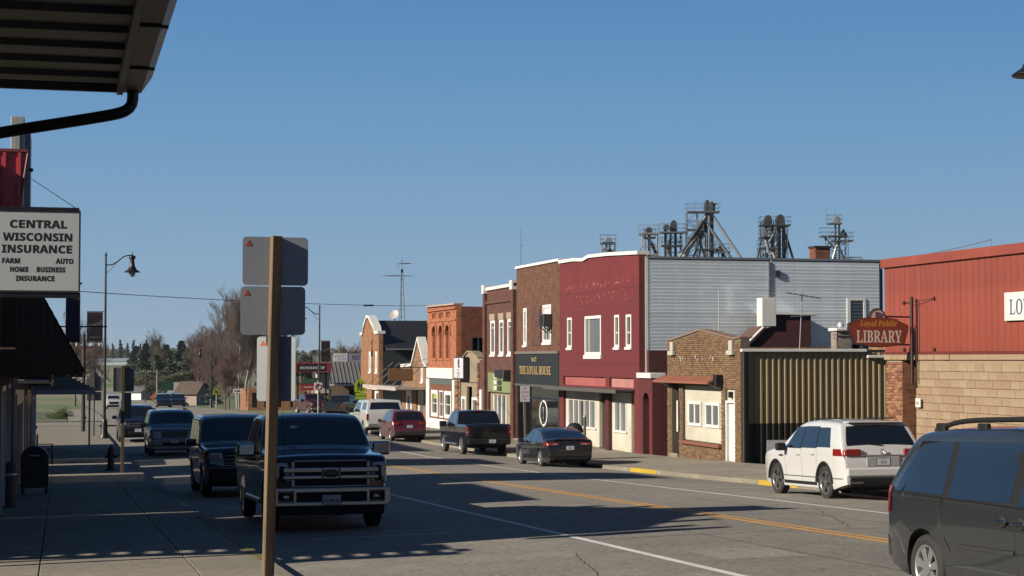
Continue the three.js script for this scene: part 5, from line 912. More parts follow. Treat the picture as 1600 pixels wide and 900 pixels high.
function wheelGeos(r, spokes) {
  const k = `${r},${spokes}`; if (WHEELS[k]) return WHEELS[k];
  const w = 0.23, q = r * 0.69;
  const tyre = fin(lathe([[q, -w / 2 + 0.02], [r - 0.05, -w / 2], [r - 0.012, -w / 2 + 0.025], [r, -w / 2 + 0.055], [r, w / 2 - 0.055], [r - 0.012, w / 2 - 0.025], [r - 0.05, w / 2], [q, w / 2 - 0.02], [q - 0.01, w / 2 - 0.06]], 36).rotateZ(-Math.PI / 2));
  const rim = [lathe([[q + 0.004, w / 2 - 0.022], [q - 0.012, w / 2 - 0.012], [q - 0.03, w / 2 - 0.035], [q - 0.04, -0.06]], 36).rotateZ(-Math.PI / 2), new THREE.CylinderGeometry(0.065, 0.075, 0.05, 16).rotateZ(Math.PI / 2).translate(w / 2 - 0.045, 0, 0)];
  for (let i = 0; i < spokes; i++) for (const e of [-0.09, 0.09]) rim.push(plate([[-0.022, 0.04], [0.022, 0.04], [0.03, q - 0.02], [-0.03, q - 0.02]], 0.035, [], 0.006).rotateY(Math.PI / 2).translate(w / 2 - 0.066, 0, 0).rotateX((i / spokes) * 2 * Math.PI + e));
  const back = fin(new THREE.CylinderGeometry(q - 0.02, q - 0.02, 0.02, 24).rotateZ(Math.PI / 2).translate(-0.03, 0, 0));
  return (WHEELS[k] = { tyre, rim: merge(rim), back });
}
function makeCar(S, name, label, category, pos, ry, group) {
  const t = thing(name, label, category, pos, ry, group);
  const { L, W, wr } = S, zc = L / 2;
  const axF = S.fo, axR = S.fo + S.wb, ra = wr * (S.arch ?? 1.14);
  const top0 = (s) => interp(S.top, s), sm = S.soft ?? 0.09, top = (s) => { const w = Math.min(sm, s, L - s); if (w < 0.005) return top0(s); let a = 0; for (let i = -3; i <= 3; i++) a += top0(s + i / 3 * w); return a / 7; }, belt = (s) => (typeof S.belt === 'number' ? S.belt : interp(S.belt, s));
  const low = (s) => { let b = interp(S.low ?? [[0, 0.3], [0.5, S.clear], [L - 0.6, S.clear], [L, 0.36]], s); for (const a of [axF, axR]) { const d = Math.abs(s - a); if (d < ra) b = Math.max(b, wr + Math.sqrt(ra * ra - d * d)); } return b; };
  const plan = (s) => { let p = 1; const [fl, fk] = S.front ?? [0.9, 0.1], [rl, rk] = S.rear ?? [0.6, 0.07]; if (s < fl) p -= fk * ((fl - s) / fl) ** 2.6; if (s > L - rl) p -= rk * ((s - L + rl) / rl) ** 2.6; return p; };
  const flat = (s, y) => { let w = W / 2 * plan(s); const b = belt(s); if (y > b) w -= (S.tum ?? 0.28) * (y - b); else w -= 0.035 * ((b - y) / b) ** 2; if (y < 0.5) w -= 0.09 * ((0.5 - y) / 0.5) ** 1.5; if (S.crease && y < b) w -= 0.016 * clamp((S.crease - y) * 14) * clamp((y - 0.3) * 5); return w; };
  const rad = (s, yb, yt) => Math.min(interp(S.rad ?? [[0, 0.1], [L, 0.14]], s), (yt - yb) * 0.45);
  const side = (s, y) => { const yb = low(s), yt = top(s), r = rad(s, yb, yt), st = yt - r; if (y <= st) return flat(s, y); const d = Math.min(r, y - st); return flat(s, st) - (r - Math.sqrt(Math.max(0, r * r - d * d))); };
  const topHalf = (s) => { const yb = low(s), yt = top(s), r = rad(s, yb, yt); return flat(s, yt - r) - r; };
  const topY = (s, u) => top(s) - 0 + (S.crown ?? 0.03) * (1 - u * u) - (S.crown ?? 0.03) * 0;
  // body shell
  const st = new Set([0, L]);
  for (let s = 0.02; s < L; s += 0.045) st.add(+s.toFixed(3));
  for (const [s] of S.top) { st.add(s); }
  for (const a of [axF, axR]) for (const e of [-ra, ra]) { st.add(a + e - 0.003); st.add(a + e + 0.003); }
  const ss = [...st].filter((s) => s >= 0 && s <= L).sort((a, b) => a - b), rows = [];
  for (const s of ss) {
    const yb = low(s), yt = top(s), r = rad(s, yb, yt), sd = yt - r, h = [];
    for (let i = 0; i <= 11; i++) { const y = lerp(yb, sd, i / 11); h.push([flat(s, y), y]); }
    for (let i = 1; i <= 5; i++) { const a = (i / 5) * Math.PI / 2; h.push([flat(s, sd) - r + r * Math.cos(a), sd + r * Math.sin(a)]); }
    for (const u of [0.75, 0.45, 0.15]) h.push([topHalf(s) * u, topY(s, u)]);
    rows.push([...h.map(([x, y]) => [-x, y, s - zc]), ...h.slice().reverse().map(([x, y]) => [x, y, s - zc])]);
  }
  const n = rows[0].length, P = rows.flat(2), I = [];
  for (let i = 0; i < rows.length - 1; i++) for (let j = 0; j < n; j++) { const a = i * n + j, b = i * n + (j + 1) % n, c = a + n, d = b + n; I.push(a, b, c, b, d, c); }
  for (const [row, f] of [[0, 0], [rows.length - 1, 1]]) { const o = P.length / 3; P.push(...rows[row].flat()); for (let j = 1; j < n - 1; j++) f ? I.push(o, o + j, o + j + 1) : I.push(o, o + j + 1, o + j); }
  let g = new THREE.BufferGeometry(); g.setAttribute('position', new THREE.Float32BufferAttribute(P, 3)); g.setIndex(I);
  g = toCreasedNormals(g, 0.62);
  mesh('body', g, S.paint, t);
  // overlays that follow the shell
  const pane = (nm, mat, q, sides = [-1, 1], parent = t) => sides.map((d) => {
    const [sb0, sb1, st0, st1] = q.s, y0 = q.y[0], y1 = q.y[1], off = q.off ?? 0.006;
    const gg = grid(q.n ?? 10, 6, (u, v) => { const s = lerp(lerp(sb0, sb1, u), lerp(st0, st1, u), v), yl = typeof y0 === 'function' ? y0(s) : y0, yh = typeof y1 === 'function' ? y1(s) : y1, y = Math.min(lerp(yl, yh, v), top(s) - 0.015); return [d * (side(s, y) + off), y, s - zc]; });
    return mesh(nm, gg, mat, parent);
  });
  const deck = (nm, mat, s0, s1, f0, f1, off = 0.006) => mesh(nm, grid(12, 14, (u, v) => {
    const s = lerp(s0, s1, u), f = lerp(f0, f1, u), x = lerp(-f, f, v), h = topHalf(s), e = 0.02, dy = (top(s + e) - top(s - e)) / (2 * e), k = Math.hypot(1, dy);
    return [x * h, topY(s, x) + off / k, s - zc - off * dy / k];
  }), mat, t);
  const api = { t, zc, top, side, topHalf, pane, deck, low, L, W, box: (nm, mat, x0, x1, y0, y1, s0, s1, r = 0.015, parent = t) => mesh(nm, rb(x0, x1, y0, y1, s0 - zc, s1 - zc, r), mat, parent), both: (nm, mat, x0, x1, y0, y1, s0, s1, r = 0.015) => [-1, 1].map((d) => mesh(nm, rb(d * x0, d * x1, y0, y1, s0 - zc, s1 - zc, r), mat, t)) };
  for (const q of S.panes) pane('side_window', S.glass ?? mCarGlass, q);
  for (let i = 0; i < S.panes.length - 1; i++) { const a = S.panes[i], b = S.panes[i + 1]; if (b.s[0] - a.s[1] < 0.25) pane('window_pillar', mPlastic, { s: [a.s[1], b.s[0], a.s[3], b.s[2]], y: [a.y[0], a.y[1]], off: 0.004, n: 2 }); }
  if (S.ws) deck('windscreen', mCarGlass, ...S.ws);
  if (S.rg) deck('rear_window', mCarGlass, ...S.rg);
  for (const [s0, s1, y0, y1] of S.seams ?? []) pane('door_seam', mSeam, { s: [s0 - 0.005, s0 + 0.005, s1 - 0.005, s1 + 0.005], y: [y0, y1], n: 1, off: 0.0015 });
  for (const [s, y] of S.handles ?? []) for (const d of [-1, 1]) mesh('door_handle', rb(-0.09, 0.09, -0.018, 0.018, -0.02, 0.02, 0.012).rotateY(Math.PI / 2).translate(d * (side(s, y) + 0.022), y, s - zc), S.handleMat ?? S.paint, t);
  // wheels
  const wg = wheelGeos(wr, S.spokes ?? 5);
  for (const a of [axF, axR]) for (const d of [-1, 1]) {
    const w = part('wheel', t, [d * (W / 2 - 0.135), wr, a - zc], d > 0 ? 0 : Math.PI); w.rotation.x = rr(0, 1.2);
    raw('tyre', wg.tyre, mTyre, w); raw('rim', wg.rim, S.rim ?? mRim, w); raw('brake', wg.back, mPlastic, w);
    if (S.flare) { const fl = mesh('arch_trim', new THREE.TorusGeometry(ra + 0.02, 0.035, 6, 24, Math.PI).scale(1, 1, 0.7).rotateY(Math.PI / 2), mPlastic, t); fl.position.set(d * (flat(a, wr + ra) - 0.004), wr, a - zc); }
  }
  mesh('underbody', bx(-W / 2 + 0.28, W / 2 - 0.28, S.clear - 0.03, S.clear + 0.35, 0.35 - zc, L - 0.35 - zc), mPlastic, t);
  // mirrors
  if (S.mirror) { const [s, y, sz, m] = S.mirror; for (const d of [-1, 1]) { const p = part('wing_mirror', t, [d * (side(s, y) + 0.06), y, s - zc]); const q = sz / 0.2 * 0.85; mesh('housing', rb(d > 0 ? -0.02 : -sz, d > 0 ? sz : 0.02, -0.07 * q, 0.12 * q, -0.09, 0.05, 0.04), m ?? S.paint, p); mesh('arm', rb(d > 0 ? -0.1 : -0.02, d > 0 ? 0.02 : 0.1, -0.05, -0.01, -0.04, 0.02, 0.01), mPlastic, p); } }
  return api;
}
function plateOn(c, text, x, y, z, ry, parent) {     // a registration plate
  const p = part('number_plate', parent ?? c.t, [x, y, z], ry);
  mesh('holder', rb(-0.165, 0.165, -0.085, 0.085, -0.012, 0, 0.008, 1), mPlastic, p);
  face('plate', p, 0.305, 0.15, 192, [0, 0, 0.003], (g, w, h) => { g.fillStyle = '#d9dfe6'; g.fillRect(0, 0, w, h); g.fillStyle = '#8c2b33'; g.font = `bold ${h * 0.17}px sans-serif`; g.textAlign = 'center'; g.fillText('WISCONSIN', w / 2, h * 0.2); g.fillStyle = '#20242c'; g.font = `bold ${h * 0.58}px sans-serif`; g.fillText(text, w / 2, h * 0.8); });
}
const onRoad = (x, z, dy = 0) => [x, gy(x, z) + dy, z];
const tilt = (c, z, k = 1) => { c.t.scale.setScalar(k); const e = 1, s = (prof(z + e) - prof(z - e)) / 2; c.t.rotation.order = 'YXZ'; c.t.rotation.x = (Math.abs(c.t.rotation.y) < 1 ? -1 : 1) * Math.atan(s); };

// ---- silver-grey minivan coming past on the near lane
{
  const L = 5.08, z = -15.68 + L * 0.47;
  const c = makeCar({ L, W: 1.96, wr: 0.335, wb: 3.03, fo: 1.13, clear: 0.2, spokes: 7, paint: paint([0.068, 0.075, 0.082], { metal: 0.5, rough: 0.3 }),
    top: [[0, 0.62], [0.03, 0.78], [0.12, 0.9], [0.9, 1.06], [1.05, 1.1], [1.95, 1.62], [2.3, 1.7], [2.9, 1.735], [4.0, 1.72], [4.45, 1.69], [4.62, 1.655], [4.96, 1.16], [5.02, 1.02], [5.05, 0.72], [5.08, 0.6]],
    belt: [[1, 0.98], [3, 1.02], [5, 1.08]], rad: [[0, 0.1], [1, 0.12], [2.2, 0.2], [4.3, 0.16], [4.9, 0.12], [5.08, 0.06]], tum: 0.36, rear: [0.75, 0.1], crease: 0.62, arch: 1.17,
    low: [[0, 0.28], [0.5, 0.2], [4.4, 0.2], [4.75, 0.27], [5.08, 0.34]],
    panes: [{ s: [3.72, 4.74, 3.78, 4.42], y: [(s) => 1.07 + 0.012 * (s - 3), 1.595] }, { s: [2.5, 3.6, 2.52, 3.68], y: [1.055, 1.6] }, { s: [1.45, 2.36, 1.98, 2.38], y: [1.02, 1.6] }],
    ws: [1.14, 1.92, 0.96, 0.94], rg: [4.66, 4.93, 0.86, 0.94], handleMat: mRim,
    seams: [[3.72, 3.74, 0.86, 1.04], [2.42, 2.42, 0.3, 1.04]], mirror: [1.5, 1.06, 0.22] },
    'minivan', 'silver-grey minivan with roof rails driving past, cut off by the right edge', 'minivan', onRoad(8.78, z, -0.07), Math.PI);
  tilt(c, z, 0.94);
  for (const d of [-1, 1]) {
    for (const [s, y] of [[2.28, 0.88], [2.6, 0.885]]) { const h = part('door_handle', c.t, [d * (c.side(s, y) + 0.012), y, s - c.zc]); mesh('grip', rb(-0.018, 0.018, -0.016, 0.016, -0.1, 0.1, 0.014).translate(d * 0.016, 0, 0), mChrome, h); mesh('bowl', new THREE.SphereGeometry(0.07, 14, 10).scale(0.12, 0.75, 1), mSeam, h); }
    const rail = part('roof_rail', c.t);
    mesh('bar', tube([[d * 0.6, 1.7, 4.5 - c.zc], [d * 0.6, 1.745, 4.3 - c.zc], [d * 0.61, 1.79, 3.95 - c.zc], [d * 0.61, 1.81, 3.2 - c.zc], [d * 0.61, 1.8, 2.6 - c.zc], [d * 0.6, 1.73, 2.3 - c.zc]], 0.026, 8, 40), mPlastic, rail);
    for (const s of [4.38, 3.55, 2.5]) mesh('foot', rb(d * 0.6 - 0.03, d * 0.6 + 0.03, 1.66, 1.775, s - 0.09 - c.zc, s + 0.09 - c.zc, 0.02), mPlastic, rail);
  }
  c.pane('tail_light', mTail, { s: [4.9, 5.035, 4.84, 4.965], y: [0.86, 1.13], off: 0.012 });
  c.box('rear_bumper', paint([0.068, 0.075, 0.082], { metal: 0.5, rough: 0.3 }), -0.88, 0.88, 0.36, 0.66, 4.95, 5.14, 0.07);
  // sliding door: its curved rear edge and the seam strips as a bright shut line
  const edge = []; for (const [s, y] of [[3.72, 1.04], [3.78, 0.95], [3.8, 0.85], [3.77, 0.74], [3.7, 0.62], [3.6, 0.48], [3.52, 0.38], [3.4, 0.3], [2.45, 0.29]]) edge.push([s, y]);
  for (const d of [-1, 1]) mesh('sliding_door_seam', tube(edge.map(([s, y]) => [d * (c.side(s, y) + 0.001), y, s - c.zc]), 0.007, 6, 50), mSeam, c.t);
  for (const d of [-1, 1]) mesh('door_track', tube([[4.85, 1.03], [4.4, 1.03], [3.75, 1.02]].map(([s, y]) => [d * (c.side(s, y) + 0.002), y, s - c.zc]), 0.008, 6, 20), mSeam, c.t);
  c.pane('side_moulding', paint([0.055, 0.06, 0.064]), { s: [2.44, 3.5, 2.44, 3.52], y: [0.585, 0.62], off: 0.012 });
  for (const d of [-1, 1]) mesh('belt_trim', tube([[4.76, 1.075], [4, 1.06], [3, 1.04], [2, 1.01], [1.5, 0.99]].map(([s, y]) => [d * (c.side(s, y) + 0.005), y, s - c.zc]), 0.009, 6, 30), mPlastic, c.t);
  plateOn(c, '482', 0, 0.8, L - c.zc + 0.01, 0);
}
// ---- white SUV parked across the street
{
  const L = 5.04, z = -33.3;
  const mW = paint([0.8, 0.8, 0.79], { metal: 0, rough: 0.3 });
  const c = makeCar({ L, W: 1.95, wr: 0.375, wb: 2.98, fo: 0.95, clear: 0.24, spokes: 5, rim: mRimDark, paint: mW, flare: true,
    top: [[0, 0.72], [0.03, 0.92], [0.12, 1.02], [1.2, 1.16], [1.35, 1.2], [2.15, 1.66], [2.5, 1.735], [3.2, 1.765], [4.2, 1.73], [4.55, 1.69], [4.93, 1.17], [4.98, 1.08], [5.02, 0.75], [5.04, 0.6]],
    belt: [[1.2, 1.09], [3, 1.13], [5, 1.16]], rad: [[0, 0.1], [1.3, 0.14], [2.4, 0.16], [4.5, 0.12], [4.95, 0.1], [5.04, 0.06]], tum: 0.3, crease: 0.78,
    panes: [{ s: [1.62, 2.55, 2.18, 2.6], y: [(s) => 1.12, 1.615] }, { s: [2.62, 3.5, 2.66, 3.42], y: [1.135, 1.625] }, { s: [3.56, 4.34, 3.48, 4.1], y: [1.16, 1.6] }],
    ws: [1.42, 2.12, 0.95, 0.93], rg: [4.6, 4.9, 0.93, 0.97], seams: [[1.6, 1.55, 0.4, 1.08], [2.6, 2.6, 0.34, 1.12], [3.5, 3.52, 0.5, 1.12]], handles: [[2.42, 0.98], [3.3, 1.0]], mirror: [1.72, 1.12, 0.22, mPlastic] },
    'parked_suv', 'white SUV with dark wheels parked before the ribbed metal wall', 'SUV', onRoad(15.76, z, 0.0), 0, 'cars parked along the far kerb');
  tilt(c, z, 0.9); c.t.scale.z = 0.81; c.t.children.forEach((w) => { if (w.name === 'wheel') { w.rotation.x = 0; w.scale.z = 1 / 0.9; } });
  c.pane('tail_light', mTail, { s: [4.5, 4.99, 4.52, 4.97], y: [0.98, 1.13], off: 0.012 });
  c.both('tail_light', mTail, 0.52, 0.9, 0.98, 1.13, 4.92, 5.03, 0.03);
  c.box('rear_spoiler', mW, -0.66, 0.66, 1.7, 1.735, 4.35, 4.68, 0.015);
  c.both('roof_rail', mPlastic, 0.6, 0.645, 1.78, 1.81, 2.6, 4.25, 0.015);
  c.box('tailgate_trim', mRim, -0.52, 0.52, 0.975, 1.0, 4.985, 5.03, 0.008);
  c.box('rear_valance', mPlastic, -0.82, 0.82, 0.3, 0.52, 4.9, 5.06, 0.05);
  c.both('exhaust_trim', mChrome, 0.5, 0.78, 0.37, 0.43, 5.0, 5.075, 0.015);
  c.box('rear_bumper', mW, -0.88, 0.88, 0.52, 0.72, 4.9, 5.08, 0.05);
  c.box('tailgate_recess', M([0.45, 0.45, 0.45], 0.5), -0.4, 0.4, 0.74, 0.96, 5.0, 5.035, 0.02);
  plateOn(c, '319', 0, 0.85, 5.04 - c.zc, 0);
  const em = part('emblem', c.t, [0, 1.06, 5.035 - c.zc - 0.02]); mesh('ring', new THREE.TorusGeometry(0.06, 0.008, 6, 24), mChrome, em); mesh('letter', [bar([-0.03, 0.04, 0], [-0.008, -0.04, 0], 0.006), bar([0.03, 0.04, 0], [0.008, -0.04, 0], 0.006), bar([-0.008, -0.04, 0], [0, -0.0, 0], 0.006), bar([0.008, -0.04, 0], [0, 0, 0], 0.006)], mChrome, em);
  c.pane('sill_trim', mPlastic, { s: [1.45, 3.45, 1.45, 3.45], y: [0.3, 0.37], off: 0.012 });
  c.pane('chrome_strip', mRimDark, { s: [1.42, 4.9, 1.42, 4.9], y: [0.47, 0.49], off: 0.01, n: 24 });
  c.pane('fender_vent', mPlastic, { s: [1.2, 1.46, 1.22, 1.46], y: [0.92, 0.96], off: 0.01 });
  mesh('rear_wiper', bar([0.05, 1.2, 4.92 - c.zc], [-0.3, 1.24, 4.9 - c.zc], 0.012), mPlastic, c.t);
}
// ---- dark grey saloon
{
  const L = 4.87, z = -55.45, mG = paint([0.045, 0.043, 0.042], { metal: 0.5, rough: 0.3 });
  const c = makeCar({ L, W: 1.85, wr: 0.335, wb: 2.85, fo: 0.95, clear: 0.18, spokes: 8, paint: mG,
    top: [[0, 0.62], [0.04, 0.72], [0.2, 0.8], [1.25, 0.98], [1.4, 1.02], [2.2, 1.4], [2.7, 1.47], [3.2, 1.45], [3.7, 1.34], [4.4, 1.06], [4.75, 1.04], [4.81, 0.98], [4.85, 0.7], [4.87, 0.6]],
    belt: [[1.2, 0.9], [4.8, 0.98]], rad: [[0, 0.1], [1.3, 0.12], [2.4, 0.16], [3.9, 0.14], [4.6, 0.1], [4.87, 0.06]], tum: 0.42, crease: 0.7,
    panes: [{ s: [1.6, 2.55, 2.25, 2.6], y: [0.935, 1.36] }, { s: [2.62, 3.5, 2.66, 3.3], y: [0.95, 1.36] }, { s: [3.53, 3.95, 3.35, 3.55], y: [0.97, 1.3] }],
    ws: [1.45, 2.18, 0.95, 0.92], rg: [3.55, 4.35, 0.9, 0.95], seams: [[2.6, 2.6, 0.3, 0.94], [3.5, 3.6, 0.5, 0.95]], handles: [[2.45, 0.82], [3.4, 0.85]], mirror: [1.7, 0.95, 0.2] },
    'parked_saloon', 'dark grey saloon car parked before the red painted building', 'car', onRoad(15.88, z), 0, 'cars parked along the far kerb');
  tilt(c, z, 0.86);
  c.pane('tail_light', mTail, { s: [4.45, 4.82, 4.48, 4.8], y: [0.82, 0.94], off: 0.012 });
  c.both('tail_light', mTail, 0.42, 0.84, 0.82, 0.94, 4.74, 4.86, 0.03); c.both('lamp_lens', mLampClear, 0.5, 0.68, 0.855, 0.9, 4.8, 4.866, 0.01);
  c.box('rear_bumper', mG, -0.84, 0.84, 0.4, 0.62, 4.76, 4.91, 0.06); c.box('rear_valance', mPlastic, -0.7, 0.7, 0.28, 0.4, 4.75, 4.88, 0.04); c.box('boot_lip', mG, -0.62, 0.62, 1.035, 1.075, 4.62, 4.79, 0.018);
  plateOn(c, '760', 0, 0.74, 4.86 - c.zc, 0);
}
// ---- black pickup
function pickup(name, label, x, z, ry, mP, o = {}) {
  const L = o.L ?? 5.85;
  const c = makeCar({ L, W: 2.02, wr: 0.41, wb: 3.62, fo: 0.98, clear: 0.36, spokes: 6, paint: mP, rim: o.rim, arch: 1.16,
    top: [[0, 0.92], [0.03, 1.16], [0.14, 1.24], [1.5, 1.34], [1.62, 1.37], [2.25, 1.86], [2.5, 1.93], [3.4, 1.94], [3.78, 1.88], [3.95, 1.38], [4.0, 1.37], ...(o.cap ? [[4.06, 1.37], [4.1, 1.86], [4.3, 1.94], [5.5, 1.93], [5.62, 1.88], [5.8, 1.32]] : [[5.72, 1.37], [5.77, 1.34]]), [L - 0.03, 1.3], [L, 1.2]],
    belt: [[1.4, 1.22], [6, 1.28]], rad: [[0, 0.08], [1.5, 0.12], [2.4, 0.12], [3.6, 0.1], [4, 0.06], [L, 0.06]], tum: 0.22, front: [0.7, 0.09], rear: [0.3, 0.03], crease: 0.95,
    low: [[0, 0.5], [0.5, 0.4], [L - 0.5, 0.45], [L, 0.55]],
    panes: [{ s: [1.85, 2.72, 2.28, 2.74], y: [1.27, 1.8] }, { s: [2.8, 3.72, 2.82, 3.62], y: [1.28, 1.8] }, ...(o.cap ? [{ s: [4.2, 5.5, 4.25, 5.4], y: [1.42, 1.8] }] : [])],
    ws: [1.66, 2.22, 0.95, 0.93], rg: o.cap ? [5.63, 5.77, 0.86, 0.9] : [3.8, 3.93, 0.86, 0.93], seams: [[1.72, 1.72, 0.5, 1.24], [2.76, 2.76, 0.5, 1.26], [3.86, 3.86, 0.6, 1.3]], handles: [[2.6, 1.14], [3.55, 1.14]], handleMat: mPlastic, mirror: [1.95, 1.3, 0.3, o.mirror ?? mPlastic] },
    name, label, 'pickup truck', onRoad(x, z), ry, o.group);
  tilt(c, z, o.k ?? 1);
  return c;
}
{
  const mK = paint([0.012, 0.013, 0.015], { metal: 0.2 });
  const c = pickup('parked_pickup', 'black pickup truck parked before the green panel shop', 16.25, -68.35, 0, mK, { k: 0.9, group: 'cars parked along the far kerb' }), L = 5.85;
  c.both('tail_light', mTail, 0.88, 1.0, 0.86, 1.28, L - 0.16, L + 0.006, 0.03); c.both('reversing_light', mLampClear, 0.9, 0.99, 1.0, 1.06, L - 0.1, L + 0.012, 0.01);
  c.box('rear_bumper', mPlastic, -0.95, 0.95, 0.5, 0.74, L - 0.1, L + 0.12, 0.04); c.box('tailgate_panel', mK, -0.82, 0.82, 0.8, 1.27, L - 0.02, L + 0.015, 0.02); c.box('tailgate_handle', mPlastic, -0.14, 0.14, 1.1, 1.2, L, L + 0.03, 0.015);
  for (const d of [-1, 1]) mesh('running_board', bar([d * 0.98, 0.46, 1.6 - c.zc], [d * 0.98, 0.46, 3.8 - c.zc], 0.05), mRimDark, c.t);
  c.box('brake_light', mTail, -0.16, 0.16, 1.9, 1.94, 3.7, 3.8, 0.01); plateOn(c, '215', 0.12, 0.64, L + 0.13 - c.zc, 0);
}
// ---- red SUV and the white pickup with a cap
{
  const L = 4.6, z = -84.4, mR = paint([0.16, 0.012, 0.02], { metal: 0.3 });
  const c = makeCar({ L, W: 1.85, wr: 0.35, wb: 2.75, fo: 0.92, clear: 0.22, spokes: 6, paint: mR,
    top: [[0, 0.7], [0.04, 0.86], [0.15, 0.94], [1.1, 1.08], [1.25, 1.12], [1.95, 1.58], [2.4, 1.66], [3.6, 1.64], [4.0, 1.6], [4.45, 1.1], [4.5, 1.02], [4.57, 0.7], [4.6, 0.58]], belt: [[1.2, 1.0], [4.5, 1.1]], rad: [[0, 0.1], [1.2, 0.13], [2.3, 0.16], [4.2, 0.12], [4.6, 0.06]], tum: 0.34, crease: 0.75,
    panes: [{ s: [1.5, 2.4, 2.05, 2.42], y: [1.03, 1.54] }, { s: [2.48, 3.35, 2.5, 3.3], y: [1.05, 1.54] }, { s: [3.4, 4.0, 3.36, 3.75], y: [1.1, 1.52] }], ws: [1.3, 1.92, 0.95, 0.92], rg: [4.05, 4.42, 0.88, 0.93], seams: [[2.44, 2.44, 0.35, 1.04]], handles: [[2.3, 0.92]], mirror: [1.6, 1.05, 0.2] },
    'parked_suv', 'dark red SUV parked between the black pickup and the white pickup', 'SUV', onRoad(16.4, z), 0.0, 'cars parked along the far kerb');
  tilt(c, z, 0.92);
  c.pane('tail_light', mTail, { s: [4.2, 4.54, 4.22, 4.5], y: [0.9, 1.08], off: 0.012 }); c.both('tail_light', mTail, 0.55, 0.86, 0.9, 1.06, 4.46, 4.575, 0.03);
  c.box('rear_bumper', M([0.02, 0.018, 0.018], 0.6), -0.84, 0.84, 0.36, 0.6, 4.5, 4.64, 0.06); plateOn(c, '604', 0, 0.82, 4.58 - c.zc, 0);
  const mW = paint([0.72, 0.72, 0.7], { metal: 0 });
  const w = pickup('parked_pickup', 'white pickup truck with a tall cap over its bed and dark windows', 16.7, -93.4, 0, mW, { cap: true, group: 'cars parked along the far kerb' });
  w.both('tail_light', mTail, 0.88, 1.0, 0.86, 1.22, 5.7, 5.86, 0.03); w.box('rear_bumper', mRim, -0.95, 0.95, 0.5, 0.7, 5.75, 5.96, 0.04); plateOn(w, '337', 0, 0.82, 5.86 - w.zc, 0);
}
